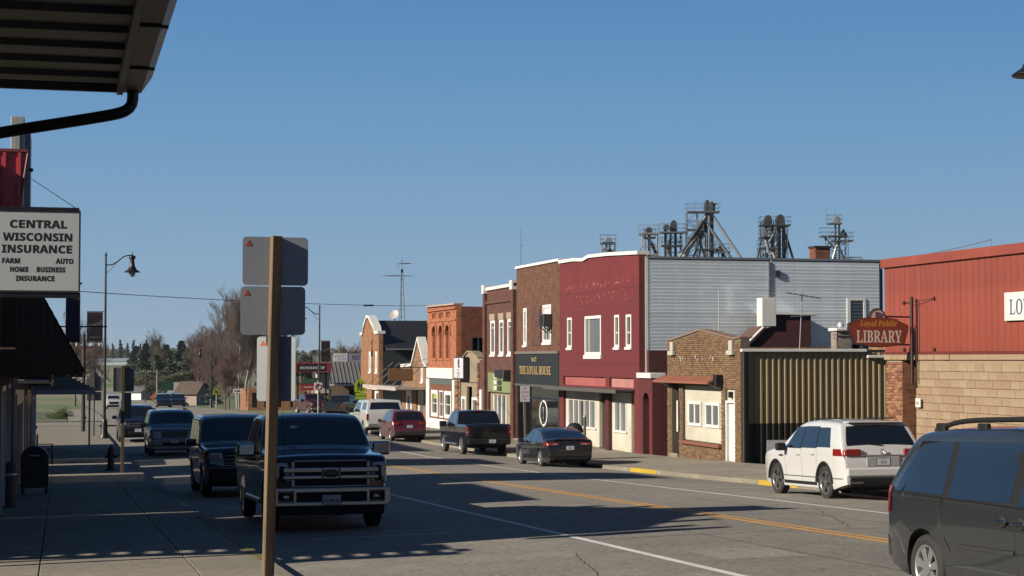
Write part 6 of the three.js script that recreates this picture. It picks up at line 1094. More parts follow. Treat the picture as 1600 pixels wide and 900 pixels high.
// ---- dark maroon pickup nearest on the left, facing us
{
  const L = 5.85, z = -26.9 - L / 2, mP = paint([0.018, 0.006, 0.014], { metal: 0.3 });
  const c = pickup('parked_pickup', 'dark maroon pickup truck with chrome grille bars parked nose towards us', 4.11, z + 0.16, Math.PI, mP, { k: 0.94, mirror: mChrome, group: 'cars parked along the near kerb' });
  const F = (nm, m, x0, x1, y0, y1, s0, s1, r = 0.02) => c.box(nm, m, x0, x1, y0, y1, s0, s1, r);
  const gr = part('grille', c.t);
  const G = (nm, m, x0, x1, y0, y1, s0, s1, r) => c.box(nm, m, x0, x1, y0, y1, s0, s1, r, gr);
  G('mesh', mPlastic, -0.68, 0.68, 0.74, 1.18, -0.015, 0.05, 0.03); G('surround', mRimDark, -0.6, 0.6, 1.15, 1.18, -0.03, 0.02, 0.012); G('surround', mRimDark, -0.6, 0.6, 0.73, 0.76, -0.03, 0.02, 0.012);
  for (const [y0, y1] of [[0.86, 0.93], [0.97, 1.06]]) { G('bar', mChrome, -0.8, -0.14, y0, y1, -0.05, 0.03, 0.02); G('bar', mChrome, 0.14, 0.8, y0, y1, -0.05, 0.03, 0.02); G('bar', mChrome, -0.14, 0.14, y0, y1, -0.042, 0.02, 0.02); }
  for (const d of [-1, 1]) { G('surround', mRimDark, d * 0.6, d * 0.66, 0.74, 1.16, -0.028, 0.02, 0.012); }
  const em = part('emblem', c.t, [0, 0.96, -0.06 - c.zc]);
  mesh('oval', lathe([[0, 0.02], [0.9, 0.018], [1, 0]], 36).rotateX(-Math.PI / 2).scale(0.145, 0.068, 1), M([0.006, 0.008, 0.02], 0.2, 0.2), em); mesh('rim', new THREE.TorusGeometry(1, 0.09, 8, 36).scale(0.145, 0.066, 0.12), mRimDark, em);
  face('script', em, 0.2, 0.075, 128, [0, 0, -0.024], (g, w, h) => { g.fillStyle = '#0b0d18'; g.fillRect(0, 0, w, h); g.fillStyle = '#777c86'; g.font = `italic bold ${h * 0.8}px serif`; g.textAlign = 'center'; g.fillText('Ford', w / 2, h * 0.75); }, Math.PI);
  for (const d of [-1, 1]) {
    const h = part('headlight', c.t);
    c.box('lens', mLampClear, d * 0.7, d * 0.95, 0.78, 1.14, 0.0, 0.2, 0.04, h); c.box('dark_insert', mPlastic, d * 0.74, d * 0.86, 0.83, 1.09, -0.006, 0.1, 0.02, h); c.box('chrome_edge', mChrome, d * 0.8, d * 0.94, 1.08, 1.11, -0.008, 0.1, 0.008, h);
    const fl = part('fog_light', c.t); c.box('bezel', mPlastic, d * 0.66, d * 0.86, 0.52, 0.64, -0.1, 0.02, 0.02, fl); c.box('lens', mLampClear, d * 0.7, d * 0.8, 0.55, 0.61, -0.106, 0, 0.015, fl);
  }
  mesh('front_bumper', plate(roundRect(-0.98, 0.98, 0.42, 0.73, 0.06), 0.16, [rect(-0.58, 0.58, 0.5, 0.64), rect(-0.88, -0.64, 0.5, 0.66), rect(0.64, 0.88, 0.5, 0.66)], 0.02).translate(0, 0, -0.12 - c.zc), M([0.34, 0.34, 0.34], 0.22, 0.9), c.t);
  c.box('bumper_intake', mPlastic, -0.6, 0.6, 0.49, 0.65, -0.08, 0.02, 0.02); c.box('air_dam', mPlastic, -0.9, 0.9, 0.28, 0.44, -0.06, 0.1, 0.03);
  plateOn(c, 'TL8646', 0, 0.53, -0.125 - c.zc, Math.PI);
  mesh('aerial', bar([0.6, 1.3, 1.4 - c.zc], [0.6, 2.0, 1.6 - c.zc], 0.006, 0.004, 5), mPlastic, c.t);
  for (const d of [-1, 1]) for (const [s0, s1] of [[2.6, 1.95]]) mesh('running_board', bar([d * 0.98, 0.45, 1.6 - c.zc], [d * 0.98, 0.45, 3.8 - c.zc], 0.05), mRimDark, c.t);
  mesh('wiper', [bar([-0.7, 1.4, 1.66 - c.zc], [-0.1, 1.46, 1.74 - c.zc], 0.012), bar([0.0, 1.4, 1.66 - c.zc], [0.6, 1.46, 1.74 - c.zc], 0.012)], mPlastic, c.t);
  c.both('tail_light', mTail, 0.9, 1.01, 0.9, 1.26, L - 0.2, L + 0.006, 0.03); c.box('screen_sticker', mWhite, 0.3, 0.42, 1.68, 1.74, 2.0, 2.02, 0.003);
}
// ---- boxy black SUV, the silver-blue SUV and the dark SUV behind it
function frontSUV(label, x, zf, mP, o) {
  const L = o.L, z = zf - L / 2;
  const c = makeCar({ L, W: o.W, wr: 0.38, wb: o.wb, fo: 0.9, clear: 0.26, spokes: 5, paint: mP, top: [[0, 0.8], [0.04, 1.0], [0.16, 1.08], [1.25, 1.18], [1.35, 1.22], [1.95, o.H - 0.1], [2.25, o.H - 0.02], [3.9, o.H], [L - 0.35, o.H - 0.04], [L - 0.08, 1.2], [L - 0.03, 0.8], [L, 0.6]], belt: 1.14, rad: [[0, 0.1], [1.3, 0.12], [2.2, 0.14], [L, 0.1]], tum: o.tum ?? 0.24, crease: 0.8, front: [0.8, 0.1],
    panes: [{ s: [1.55, 2.4, 2.0, 2.42], y: [1.18, o.H - 0.14] }, { s: [2.5, 3.35, 2.52, 3.3], y: [1.18, o.H - 0.14] }, { s: [3.45, 4.2, 3.42, 4.1], y: [1.2, o.H - 0.14] }], ws: [1.4, 1.92, 0.95, 0.93], rg: [L - 0.3, L - 0.12, 0.86, 0.9], seams: [[2.45, 2.45, 0.4, 1.16]], handles: [[2.3, 1.02]], mirror: [1.65, 1.18, 0.22] },
    'parked_suv', label, 'SUV', onRoad(x, z), Math.PI, 'cars parked along the near kerb');
  tilt(c, z);
  const hw = o.W / 2;
  c.box('grille', o.grille ?? mPlastic, -0.5, 0.5, 0.72, 0.98, -0.02, 0.05, 0.03);
  for (let i = 0; i < 3; i++) c.box('grille_bar', mRimDark, -0.48, 0.48, 0.75 + i * 0.08, 0.775 + i * 0.08, -0.03, 0.03, 0.008);
  c.both('headlight', mLampClear, 0.55, hw - 0.13, 0.82, 0.99, -0.005, 0.2, 0.04); c.both('fog_light', mLampClear, 0.6, 0.75, 0.5, 0.57, -0.03, 0.05, 0.02);
  c.box('front_bumper', mP, -hw + 0.1, hw - 0.1, 0.4, 0.7, -0.05, 0.2, 0.06); c.box('lower_grille', mPlastic, -0.45, 0.45, 0.44, 0.56, -0.06, 0.1, 0.02);
  if (o.rails) c.both('roof_rail', mPlastic, 0.6, 0.64, o.H + 0.02, o.H + 0.06, 2.4, L - 0.7, 0.015);
  plateOn(c, o.reg, 0, 0.6, -0.06 - c.zc, Math.PI);
  return c;
}
frontSUV('boxy black SUV parked just behind the dark maroon pickup', 4.06, -38.9, paint([0.01, 0.011, 0.013], { metal: 0.2 }), { L: 4.85, W: 1.92, wb: 2.95, H: 1.84, tum: 0.14, reg: '951' });
frontSUV('silver-blue SUV parked third in the line along the near kerb', 4.42, -69.8, paint([0.2, 0.23, 0.27], { metal: 0.5 }), { L: 5.0, W: 1.98, wb: 2.9, H: 1.8, rails: true, reg: '128' });
frontSUV('dark blue SUV parked farthest along the near kerb', 3.72, -86.4, paint([0.015, 0.02, 0.03], { metal: 0.3 }), { L: 4.7, W: 1.86, wb: 2.8, H: 1.78, reg: '577' });
// ---------------------------------------------------------------- beyond the row: trees, houses, signs, the grain elevators
const FWD = V(0, 0, -1).applyEuler(camera.rotation), RGT = V(1, 0, 0).applyEuler(camera.rotation), UPV = V(0, 1, 0).applyEuler(camera.rotation);
// a place in the world from how far it lies and how far across and up it is seen, by a survey of the photograph
const survey = (px, py, d) => { const p = camera.position.clone().addScaledVector(FWD, d).addScaledVector(RGT, (px - 800) / 2700 * d).addScaledVector(UPV, -(py - 450) / 2700 * d); return [p.x, p.y, p.z]; };
const spot = (px, d) => { const [x, , z] = survey(px, 560, d); return [x, prof(z) - 0.1, z]; };
function growBare(H, opt) {                        // trunk and limbs as tapered bars, twigs as thin prisms
  const { fork = 5, spread = 0.55, levels = 5, stems = 1, up = 0.25, thick = 0.016 } = opt, trunk = [], pos = [], nor = [];
  const prism = (p, e, r0, r1) => {
    const d = e.clone().sub(p).normalize(), u = V(-d.z, 0.01, d.x).normalize(), w = d.clone().cross(u), c = [0, 1, 2].map((i) => u.clone().multiplyScalar(Math.cos(i * 2.094)).addScaledVector(w, Math.sin(i * 2.094)));
    for (let i = 0; i < 3; i++) { const A = c[i], B = c[(i + 1) % 3], q = [p.clone().addScaledVector(A, r0), p.clone().addScaledVector(B, r0), e.clone().addScaledVector(B, r1), e.clone().addScaledVector(A, r1)]; for (const [k, n] of [[0, A], [1, B], [2, B], [0, A], [2, B], [3, A]]) { pos.push(q[k].x, q[k].y, q[k].z); nor.push(n.x, n.y, n.z); } }
  };
  const grow = (p, dir, len, r, lev) => {
    const segs = lev === 0 ? 5 : 2; let q = p.clone(), d = dir.clone(), rad = r;
    for (let i = 0; i < segs; i++) {
      const nd = d.clone().add(V(rr(-1, 1), rr(-0.4, 1) * up * 2, rr(-1, 1)).multiplyScalar(lev === 0 ? 0.05 : 0.16)).normalize(), e = q.clone().addScaledVector(nd, len / segs), r1 = rad * (lev === 0 ? 0.8 : 0.68);
      lev === 0 ? trunk.push(bar(q.toArray(), e.toArray(), rad, r1, 7)) : prism(q, e, rad, r1);
      if (lev < levels && (lev > 0 || i > 0)) { const n = lev === 0 ? fork : 2 + (rnd() < (lev > 2 ? 0.4 : 0.35) ? 1 : 0); for (let k = 0; k < n; k++) { const a = rr(0, 6.283), t = spread * rr(0.6, 1.3), side = V(Math.cos(a), 0, Math.sin(a)).cross(nd).normalize(), bd = nd.clone().applyAxisAngle(side, t); bd.y += up; grow(q.clone().lerp(e, rr(0.4, 1)), bd.normalize(), len * (lev === 0 ? rr(0.34, 0.5) * (1.15 - i * 0.1) : rr(0.45, 0.66)), Math.max(r1 * 0.55, H * 0.0008), lev + 1); } }
      q = e; d = nd; rad = r1;
    }
  };
  for (let s = 0; s < stems; s++) { const a = s / stems * 6.283; grow(V(stems > 1 ? Math.cos(a) * 0.3 : 0, -0.2, stems > 1 ? Math.sin(a) * 0.3 : 0), V(stems > 1 ? Math.cos(a) * 0.16 : 0, 1, stems > 1 ? Math.sin(a) * 0.16 : 0).normalize(), H * (stems > 1 ? 0.74 : 0.7), H * thick, 0); }
  const g = new THREE.BufferGeometry(); g.setAttribute('position', new THREE.Float32BufferAttribute(pos, 3)); g.setAttribute('normal', new THREE.Float32BufferAttribute(nor, 3));
  return { trunk: merge(trunk), limbs: fin(g) };
}
const mBark = M([0.2, 0.155, 0.125], 0.9), mBarkPale = M([0.38, 0.34, 0.3], 0.9), mBarkRed = M([0.2, 0.12, 0.095], 0.9);
const treeKinds = [
  { ...growBare(12, { fork: 4, stems: 3, spread: 0.4, levels: 5, up: 0.36, thick: 0.012 }), bark: mBarkPale, twig: mBark },
  { ...growBare(10, { fork: 5, spread: 0.62, levels: 5, up: 0.2 }), bark: mBark, twig: mBarkRed },
  { ...growBare(11, { fork: 5, spread: 0.5, levels: 5, up: 0.28 }), bark: mBark, twig: mBark },
];
function bareTree(label, kind, [x, y, z], k, turn, group) {
  const K = treeKinds[kind], t = thing('bare_tree', label, 'tree', [x, y, z], turn, group); t.scale.setScalar(k);
  raw('trunk', K.trunk, K.bark, t); raw('crown', K.limbs, K.twig, t); return t;
}
const BARE = 'leafless trees beyond the cross street';
bareTree('big pale-stemmed leafless tree, tallest of those beyond the cross street', 0, spot(375, 190), 0.98, 0.3, BARE);
bareTree('leafless tree close behind the grey sign backs on the wooden post', 0, spot(412, 205), 0.95, 2.1, BARE);
bareTree('spreading leafless tree left of the tallest pale-stemmed one', 2, spot(338, 210), 0.92, 1.2, BARE);
bareTree('low reddish leafless tree at the foot of the tallest pale-stemmed one', 1, spot(358, 185), 0.66, 5.2, BARE);
bareTree('grey leafless tree just left of the grey sign backs', 2, spot(392, 198), 0.85, 0.2, BARE);
bareTree('reddish leafless tree between the brown house and the tallest tree', 1, spot(333, 225), 0.85, 3.3, BARE);
bareTree('reddish leafless tree above the brown house roof', 1, spot(310, 262), 1.12, 0.8, BARE);
bareTree('small reddish leafless tree near the brown house', 1, spot(352, 172), 0.48, 2.4, BARE);
bareTree('leafless tree standing behind the brown house and chapel', 2, spot(322, 290), 1.1, 4.0, BARE);
bareTree('leafless tree left of the near lamp post on the green rise', 1, spot(150, 330), 1.2, 5.0, BARE);
bareTree('leafless tree seen under the purple blade sign', 2, spot(118, 240), 1.12, 3.1, BARE);
bareTree('leafless tree rising behind the dense evergreens', 2, spot(243, 430), 1.35, 2.6, BARE);
bareTree('leafless tree behind the roof of the metal-roofed store', 1, spot(557, 300), 1.0, 0.5, BARE);
bareTree('leafless tree behind the white sign on the store roof', 2, spot(536, 330), 0.95, 3.5, BARE);
function leafCrown(n, shape, size) {               // many leaf-sized faces through the crown
  const pos = [], nor = [];
  for (let i = 0; i < n; i++) {
    const [x, y, z] = shape(i / n), a = rr(0, 6.283), b = rr(-0.9, 0.9), s = size * rr(0.6, 1.4), u = V(Math.cos(a), b * 0.6, Math.sin(a)).normalize().multiplyScalar(s), w = V(-Math.sin(a) * 0.6, rr(0.4, 1), Math.cos(a) * 0.6).normalize().multiplyScalar(s * 0.8), c = V(x, y, z);
    const A = c.clone().sub(u), B = c.clone().add(u), C = c.clone().add(w), nn = u.clone().cross(w).normalize();
    for (const p of [A, B, C]) { pos.push(p.x, p.y, p.z); nor.push(nn.x, nn.y, nn.z); }
  }
  const g = new THREE.BufferGeometry(); g.setAttribute('position', new THREE.Float32BufferAttribute(pos, 3)); g.setAttribute('normal', new THREE.Float32BufferAttribute(nor, 3)); return fin(g);
}
const mNeedle = M([0.12, 0.17, 0.085], 0.9), mNeedleDark = M([0.075, 0.11, 0.075], 0.9), mOlive = M([0.13, 0.135, 0.06], 0.9);
const conifer = [0, 1, 2].map((k) => leafCrown(2600, () => { const t = rnd() ** 0.75, y = 1.0 + t * 9, R = (1 - t) * (2.0 + 0.5 * k) * (0.65 + 0.35 * Math.sin(y * 4 + k)), a = rr(0, 6.283), q = Math.sqrt(rr(0.15, 1)); return [Math.cos(a) * R * q + 0.2 * Math.sin(y + k), y - q * 0.5, Math.sin(a) * R * q]; }, 0.32));
const blobs = Array.from({ length: 16 }, () => [rr(-2, 2), rr(2, 7.5), rr(-2, 2), rr(0.9, 1.8)]);
const bushy = leafCrown(6000, () => { const b = blobs[Math.floor(rnd() * 16)], a = rr(0, 6.283), c = Math.acos(rr(-1, 1)), q = b[3] * Math.cbrt(rr(0.2, 1)); return [b[0] + q * Math.sin(c) * Math.cos(a), b[1] + q * Math.cos(c), b[2] + q * Math.sin(c) * Math.sin(a)]; }, 0.19);
const stem = fin(bar([0, -0.3, 0], [0, 7, 0], 0.2, 0.06, 7));
function leafTree(label, geo, mat, [x, y, z], k, turn, sq = 1) { const t = thing('evergreen_tree', label, 'tree', [x, y, z], turn, 'evergreens on the far rise'); t.scale.set(k * sq, k, k * sq); raw('trunk', stem, mBark, t); raw('crown', geo, mat, t); }
const EV = [[221, 390, 3, 0.5], [247, 375, 1, 0.75], [289, 350, 3, 0.45], [212, 430, 0, 0.95], [226, 410, 1, 1.0], [240, 460, 2, 1.0], [252, 440, 0, 0.9], [268, 400, 1, 0.85], [283, 380, 2, 1.0], [297, 370, 1, 0.95], [205, 520, 2, 0.8], [310, 420, 0, 0.85], [262, 520, 2, 1.0], [233, 350, 3, 0.62], [275, 340, 3, 0.6], [255, 330, 3, 0.5]];
const ORD = ['first', 'second', 'third', 'fourth', 'fifth', 'sixth', 'seventh', 'eighth', 'ninth', 'tenth', 'eleventh', 'twelfth', 'thirteenth', 'fourteenth', 'fifteenth', 'sixteenth'];
const evRank = EV.map((e) => e[0]).sort((a, b) => a - b);
EV.forEach(([px, d, k, s], i) => leafTree(`${['dense dark', 'bushy dark', 'tall narrow', 'low olive-green bushy'][k]} tree, ${ORD[evRank.indexOf(px)]} from the left among the far houses`, k === 3 ? bushy : conifer[k], k === 3 ? mOlive : i % 2 ? mNeedle : mNeedleDark, spot(px, d), s * 1.25, i, 1.8));
const PINES = [176, 188, 199, 209, 219, 229, 238, 247, 256];
PINES.forEach((px, i) => leafTree(`${ORD[i]} pine from the left in the row on the far skyline`, conifer[i % 3], mNeedleDark, spot(px, 900 + (i % 3) * 20), 1.0 + 0.2 * (i % 2), i, 1.15));
leafTree('dark narrow evergreen right of the brown-roofed house', conifer[1], mNeedleDark, spot(334, 205), 0.5, 0.7, 1.1);
leafTree('dark evergreens behind the red store sign', bushy, mNeedleDark, spot(472, 300), 1.15, 0.3, 1.2); leafTree('dark evergreen beside the grey store roof', conifer[0], mNeedle, spot(492, 330), 0.95, 0.9, 1.3);
{ // a far wood along the skyline and scrub on the rise
  const g = leafCrown(420, () => { const a = rr(0, 6.283), c = Math.acos(rr(-1, 1)), q = Math.cbrt(rr(0.2, 1)); return [3 * q * Math.sin(c) * Math.cos(a), 4 + 4 * q * Math.cos(c), 3 * q * Math.sin(c) * Math.sin(a)]; }, 0.75);
  const N = 360, w = new THREE.InstancedMesh(g, M([0.22, 0.19, 0.13], 0.95), N); w.name = 'far_wood';
  const m = new THREE.Matrix4(), q = new THREE.Quaternion(), c = new THREE.Color();
  for (let i = 0; i < N; i++) { const px = rr(-120, 720), d = i < 240 ? rr(1000, 1500) : rr(480, 1000), [x, y, z] = spot(px, d), k = rr(0.5, 1.0) * (i < 240 ? 0.9 : 0.55); if (d < 1000 && px > 160 && px < 215 && rnd() < 0.95) { i--; continue; } m.compose(V(x, y - 0.6, z), q.setFromEuler(new THREE.Euler(0, rr(0, 6), 0)), V(k * 1.5, k, k * 1.5)); w.setMatrixAt(i, m); const t = rnd(); w.setColorAt(i, c.setRGB(lerp(0.5, 1.4, t), lerp(0.75, 1.1, t), lerp(0.6, 1, t))); }
  w.castShadow = w.receiveShadow = true; scene.add(w); tag(w, 'thin brown and green wood along the skyline of the far hill', 'wood', null, 'stuff');
}
// shrubs at the corner lawn
{
  const g = leafCrown(2600, () => { const a = rr(0, 6.283), c = Math.acos(rr(-0.2, 1)), q = Math.cbrt(rr(0.1, 1)) * (0.75 + 0.3 * Math.sin(a * 3 + c * 5)); return [1.1 * q * Math.sin(c) * Math.cos(a), 1.1 * q * Math.cos(c), 1.1 * q * Math.sin(c) * Math.sin(a)]; }, 0.06), mS = M([0.13, 0.18, 0.05], 0.9);
  [['round green shrub on the corner lawn across the side street', 92, 128, 0.65], ['larger green shrub behind the round one on the corner lawn', 99, 136, 0.85], ['low green shrub at the left of the corner lawn', 82, 131, 0.5]].forEach(([l, px, d, k]) => { const t = thing('shrub', l, 'shrub', spot(px, d), px); t.scale.setScalar(k); raw('foliage', g, mS, t); mesh('stem', bar([0, -0.2, 0], [0, 0.7, 0], 0.06, 0.03, 6), mBark, t); });
  struct(raw('lawn', sheet([-40, -20, -8, -2, 0.5], zSteps(-124.5, -170, 6), (x, z) => prof(z) - 0.03), M([0.1, 0.14, 0.035], 0.95, 0, { map: tDirt }), scene));
  struct(raw('driveway', sheet([0.6, 3.2], zSteps(-124.5, -190, 6), (x, z) => prof(z) - 0.025), mConcC, scene));
}
function house(name, label, [x, y, z], ry, W, D, H, R, wallM, roofM, wins = [], cat = 'house') {
  const h = thing(name, label, cat, [x, y, z], ry);
  mesh('wall', plate([[-W / 2, -0.5], [W / 2, -0.5], [W / 2, H], [0, H + R], [-W / 2, H]], D).translate(0, 0, -D), wallM, h);
  const L = Math.hypot(W / 2 + 0.3, R * (W / 2 + 0.3) / (W / 2)), a = Math.atan2(R, W / 2);
  for (const s of [-1, 1]) mesh('roof', bx(-L / 2, L / 2, 0.02, 0.16, -D - 0.3, 0.3).rotateZ(-s * a).translate(s * (W / 4 + 0.12), H + R / 2 - 0.1, 0), roofM, h);
  for (const [wx, wy, ww, wh] of wins) { const w = part('window', h); mesh('frame', plate(rect(wx - ww / 2 - 0.1, wx + ww / 2 + 0.1, wy - 0.1, wy + wh + 0.1), 0.06, [rect(wx - ww / 2, wx + ww / 2, wy, wy + wh)]), mWhite, w); mesh('pane', bx(wx - ww / 2, wx + ww / 2, wy, wy + wh, 0.004, 0.02), mGlass, w); }
  return h;
}
const mRoofBrown = M([0.13, 0.09, 0.065], 0.9, 0, { map: tDirt }), mRoofGrey = M([0.16, 0.16, 0.165], 0.8, 0, { map: tDirt }), mPinkStucco = M([0.5, 0.4, 0.33], 0.9, 0, { map: tDirt });
house('house', 'brown-roofed house with a white gable front beyond the cross street', spot(318, 240), 0.9, 3.2, 3.4, 1.7, 1.5, mPinkStucco, mRoofBrown, [[-0.7, 0.5, 0.5, 0.8], [0.8, 0.5, 0.5, 0.8]]);
house('house', 'pale pinkish steep-gabled house left of the brown-roofed one', spot(284, 262), 0.15, 1.9, 5, 1.6, 1.5, mPinkStucco, mRoofGrey, [[0, 1.6, 0.3, 0.7], [-0.45, 0.3, 0.4, 0.8], [0.5, 0.3, 0.35, 0.8]]);
house('house', 'white house with a grey roof low among the far trees', spot(232, 330), 0.8, 4, 5, 1.6, 1.1, mWhite, mRoofGrey, [[-1, 0.5, 0.7, 0.8], [1, 0.5, 0.7, 0.8]]);
house('barn', 'long pale blue-roofed barn on the far hill', spot(222, 860), 1.2, 8, 22, 1.6, 1.3, M([0.4, 0.43, 0.46], 0.8), M([0.3, 0.38, 0.44], 0.6), [], 'barn');
house('house', 'small white house high among the far evergreens', spot(277, 560), 0.2, 3.5, 5, 2.4, 1.8, mWhite, mRoofGrey, [[0, 1, 0.7, 0.9]]);
{ // brick building beyond the cross street with tall dark windows
  const [x, y, z] = spot(388, 172), b = thing('brick_building', 'tan brick building with tall dark windows half hidden by the wooden sign post', 'building', [x, y, z], 0);
  mesh('front_wall', plate([[0, -0.5], [7, -0.5], [7, 2.7], [1.3, 2.7], [1.3, 2.2], [0, 2.2]], 0.3, [0.4, 1.6, 2.8, 4.2, 5.6].map((a) => rect(a, a + 0.55, 0.3, 1.8))).translate(0, 0, -0.3), M([0.5, 0.24, 0.1], 0.85, 0, bmA), b);
  for (const a of [0.4, 1.6, 2.8, 4.2, 5.6]) mesh('window_pane', bx(a, a + 0.55, 0.3, 1.8, -0.25, -0.2), mGlass, b);
  mesh('wall', bx(0.02, 6.98, -0.5, 2.1, -8, -0.31), M([0.45, 0.2, 0.09], 0.85, 0, bmA), b); mesh('roof_edge', bx(1.28, 7.05, 2.703, 2.8, -0.35, 0.08), mGalv, b);
}
{ // the store with the sloping grey metal roof, its red canopy and signs
  const [x0, , z0] = survey(497, 600, 150), y = prof(z0), s = thing('store', 'low store with a sloping grey metal roof and a white sign on the roof', 'store', [x0, y, z0]), k = 150 / 2700;
  const W = 5.6;
  mesh('front_wall', plate(rect(0.2, W, -0.5, 2.35), 0.25, [rect(0.6, 1.5, 0.2, 1.9), rect(3.0, 4.3, 0.9, 1.9)]).translate(0, 0, -2.0), M([0.3, 0.2, 0.13], 0.85, 0, { map: tDirt }), s);
  mesh('pane', bx(3.0, 4.3, 0.9, 1.9, -2.15, -2.1), mGlass, s); mesh('door', bx(0.6, 1.5, 0.2, 1.9, -2.2, -2.15), mWhite, s); mesh('wall', bx(0.2, W, -0.5, 2.3, -8, -2.26), M([0.25, 0.17, 0.11], 0.85), s);
  const mSt = M([0.34, 0.33, 0.32], 0.5, 0.3, { map: tStreak }), pan = fin(plate([[0, 0], [0.27, 0], [0.28, 0.05], [0.33, 0.05], [0.34, 0], [0.34, -0.02], [0, -0.02]], 4.1));
  for (let i = 0; i < 17; i++) { const m = raw('roof_panel', pan, mSt, s); m.position.set(0.1 + i * 0.345, 2.42, 0.2); m.rotation.x = -Math.PI + Math.atan2(2.5, 3.2); m.rotation.x = Math.atan2(2.5, 3.2); m.position.set(0.1 + i * 0.345, 4.95, -3.3); }
  mesh('ridge_cap', bx(0.05, W + 0.4, 4.93, 5.02, -3.45, -3.2), mSt, s); mesh('eave', bx(0.05, W + 0.4, 2.28, 2.4, -0.2, 0.0), mWhite, s); mesh('roof_back', bx(0.05, W + 0.4, 2.3, 4.92, -3.6, -3.42), mSt, s);
  const r = thing('roof_sign', 'white printed sign board mounted on the grey store roof', 'sign', [x0, y, z0]); mesh('board', bx(1.75, 3.0, 4.35, 5.1, -2.6, -2.5), mWhite, r); mesh('strut', [bx(1.85, 1.9, 3.6, 4.9, -2.75, -2.61), bx(2.85, 2.9, 3.6, 4.9, -2.75, -2.61)], mGalv, r);
  face('print', r, 1.2, 0.7, 96, [2.375, 4.725, -2.49], (c, w, h) => { c.fillStyle = '#f4f4f4'; c.fillRect(0, 0, w, h); c.fillStyle = '#99a'; for (let j = 0; j < 4; j++) for (let i = 0; i < 5; i++) c.fillRect(w * (0.25 + i * 0.14), h * (0.16 + j * 0.19), w * 0.1, h * 0.09); c.fillStyle = '#b44'; c.fillRect(w * 0.07, h * 0.3, w * 0.1, h * 0.14); });
  const p = thing('roof_sign', 'lavender sign board with a dark script letter on the store roof', 'sign', [x0, y, z0]); mesh('board', bx(3.03, 4.2, 4.3, 5.08, -2.62, -2.52), M([0.35, 0.33, 0.42], 0.6), p); mesh('strut', bx(3.4, 3.45, 3.6, 4.9, -2.75, -2.63), mGalv, p);
  face('print', p, 1.1, 0.7, 96, [3.615, 4.69, -2.515], (c, w, h) => { c.fillStyle = '#a7a3b8'; c.fillRect(0, 0, w, h); c.fillStyle = '#3a2458'; c.font = `italic bold ${h * 0.85}px serif`; c.fillText('Mi', w * 0.2, h * 0.78); });
  const [cx, , cz] = survey(455, 600, 146), g = thing('canopy_sign', 'red and black store canopy sign with white slanted lettering', 'sign', [cx, prof(cz), cz]);
  mesh('fascia', bx(0, 3.4, 3.45, 4.25, -1.5, 0), M([0.38, 0.02, 0.025], 0.5), g); mesh('post', bx(3.0, 3.12, -0.2, 3.45, -0.8, -0.68), mBlackMetal, g); mesh('post', bx(0.6, 0.72, -0.2, 3.45, -0.8, -0.68), mBlackMetal, g);
  face('lettering', g, 2.5, 0.62, 256, [1.75, 3.82, 0.004], (c, w, h) => { c.fillStyle = '#15090b'; c.fillRect(0, 0, w, h); c.fillStyle = '#e6e9ea'; c.font = `italic bold ${h * 0.55}px sans-serif`; c.textAlign = 'center'; c.textBaseline = 'middle'; c.save(); c.translate(w / 2, h / 2); c.scale(w * 0.85 / c.measureText('NUNAMCOR').width, 1); c.fillText('NUNAMCOR', 0, 0); c.restore(); });
  const q = thing('price_sign', 'small red and green signboard below the red canopy sign', 'sign', [cx, prof(cz), cz]); mesh('board', bx(0.9, 2.5, 1.9, 2.95, -0.4, -0.3), M([0.4, 0.03, 0.04], 0.5), q); mesh('green_panel', bx(0.95, 2.45, 2.45, 2.9, -0.299, -0.28), M([0.05, 0.11, 0.04], 0.6), q); mesh('leg', bx(1.6, 1.7, -0.2, 1.9, -0.4, -0.32), mBlackMetal, q); mesh('text_strip', bx(1.1, 2.3, 2.15, 2.2, -0.299, -0.29), mWhite, q);
  const wb = thing('kiosk', 'cream-sided kiosk beside the store door', 'kiosk', [cx, prof(cz), cz]); mesh('body', rb(2.5, 3.5, 1.6, 3.3, -3, -1.6, 0.03), mCream, wb); mesh('plinth', bx(2.55, 3.45, -0.3, 1.6, -2.9, -1.7), M([0.28, 0.2, 0.14], 0.8), wb); mesh('roof', bx(2.4, 3.6, 3.3, 3.4, -3.1, -1.5), mRoofGrey, wb);
}
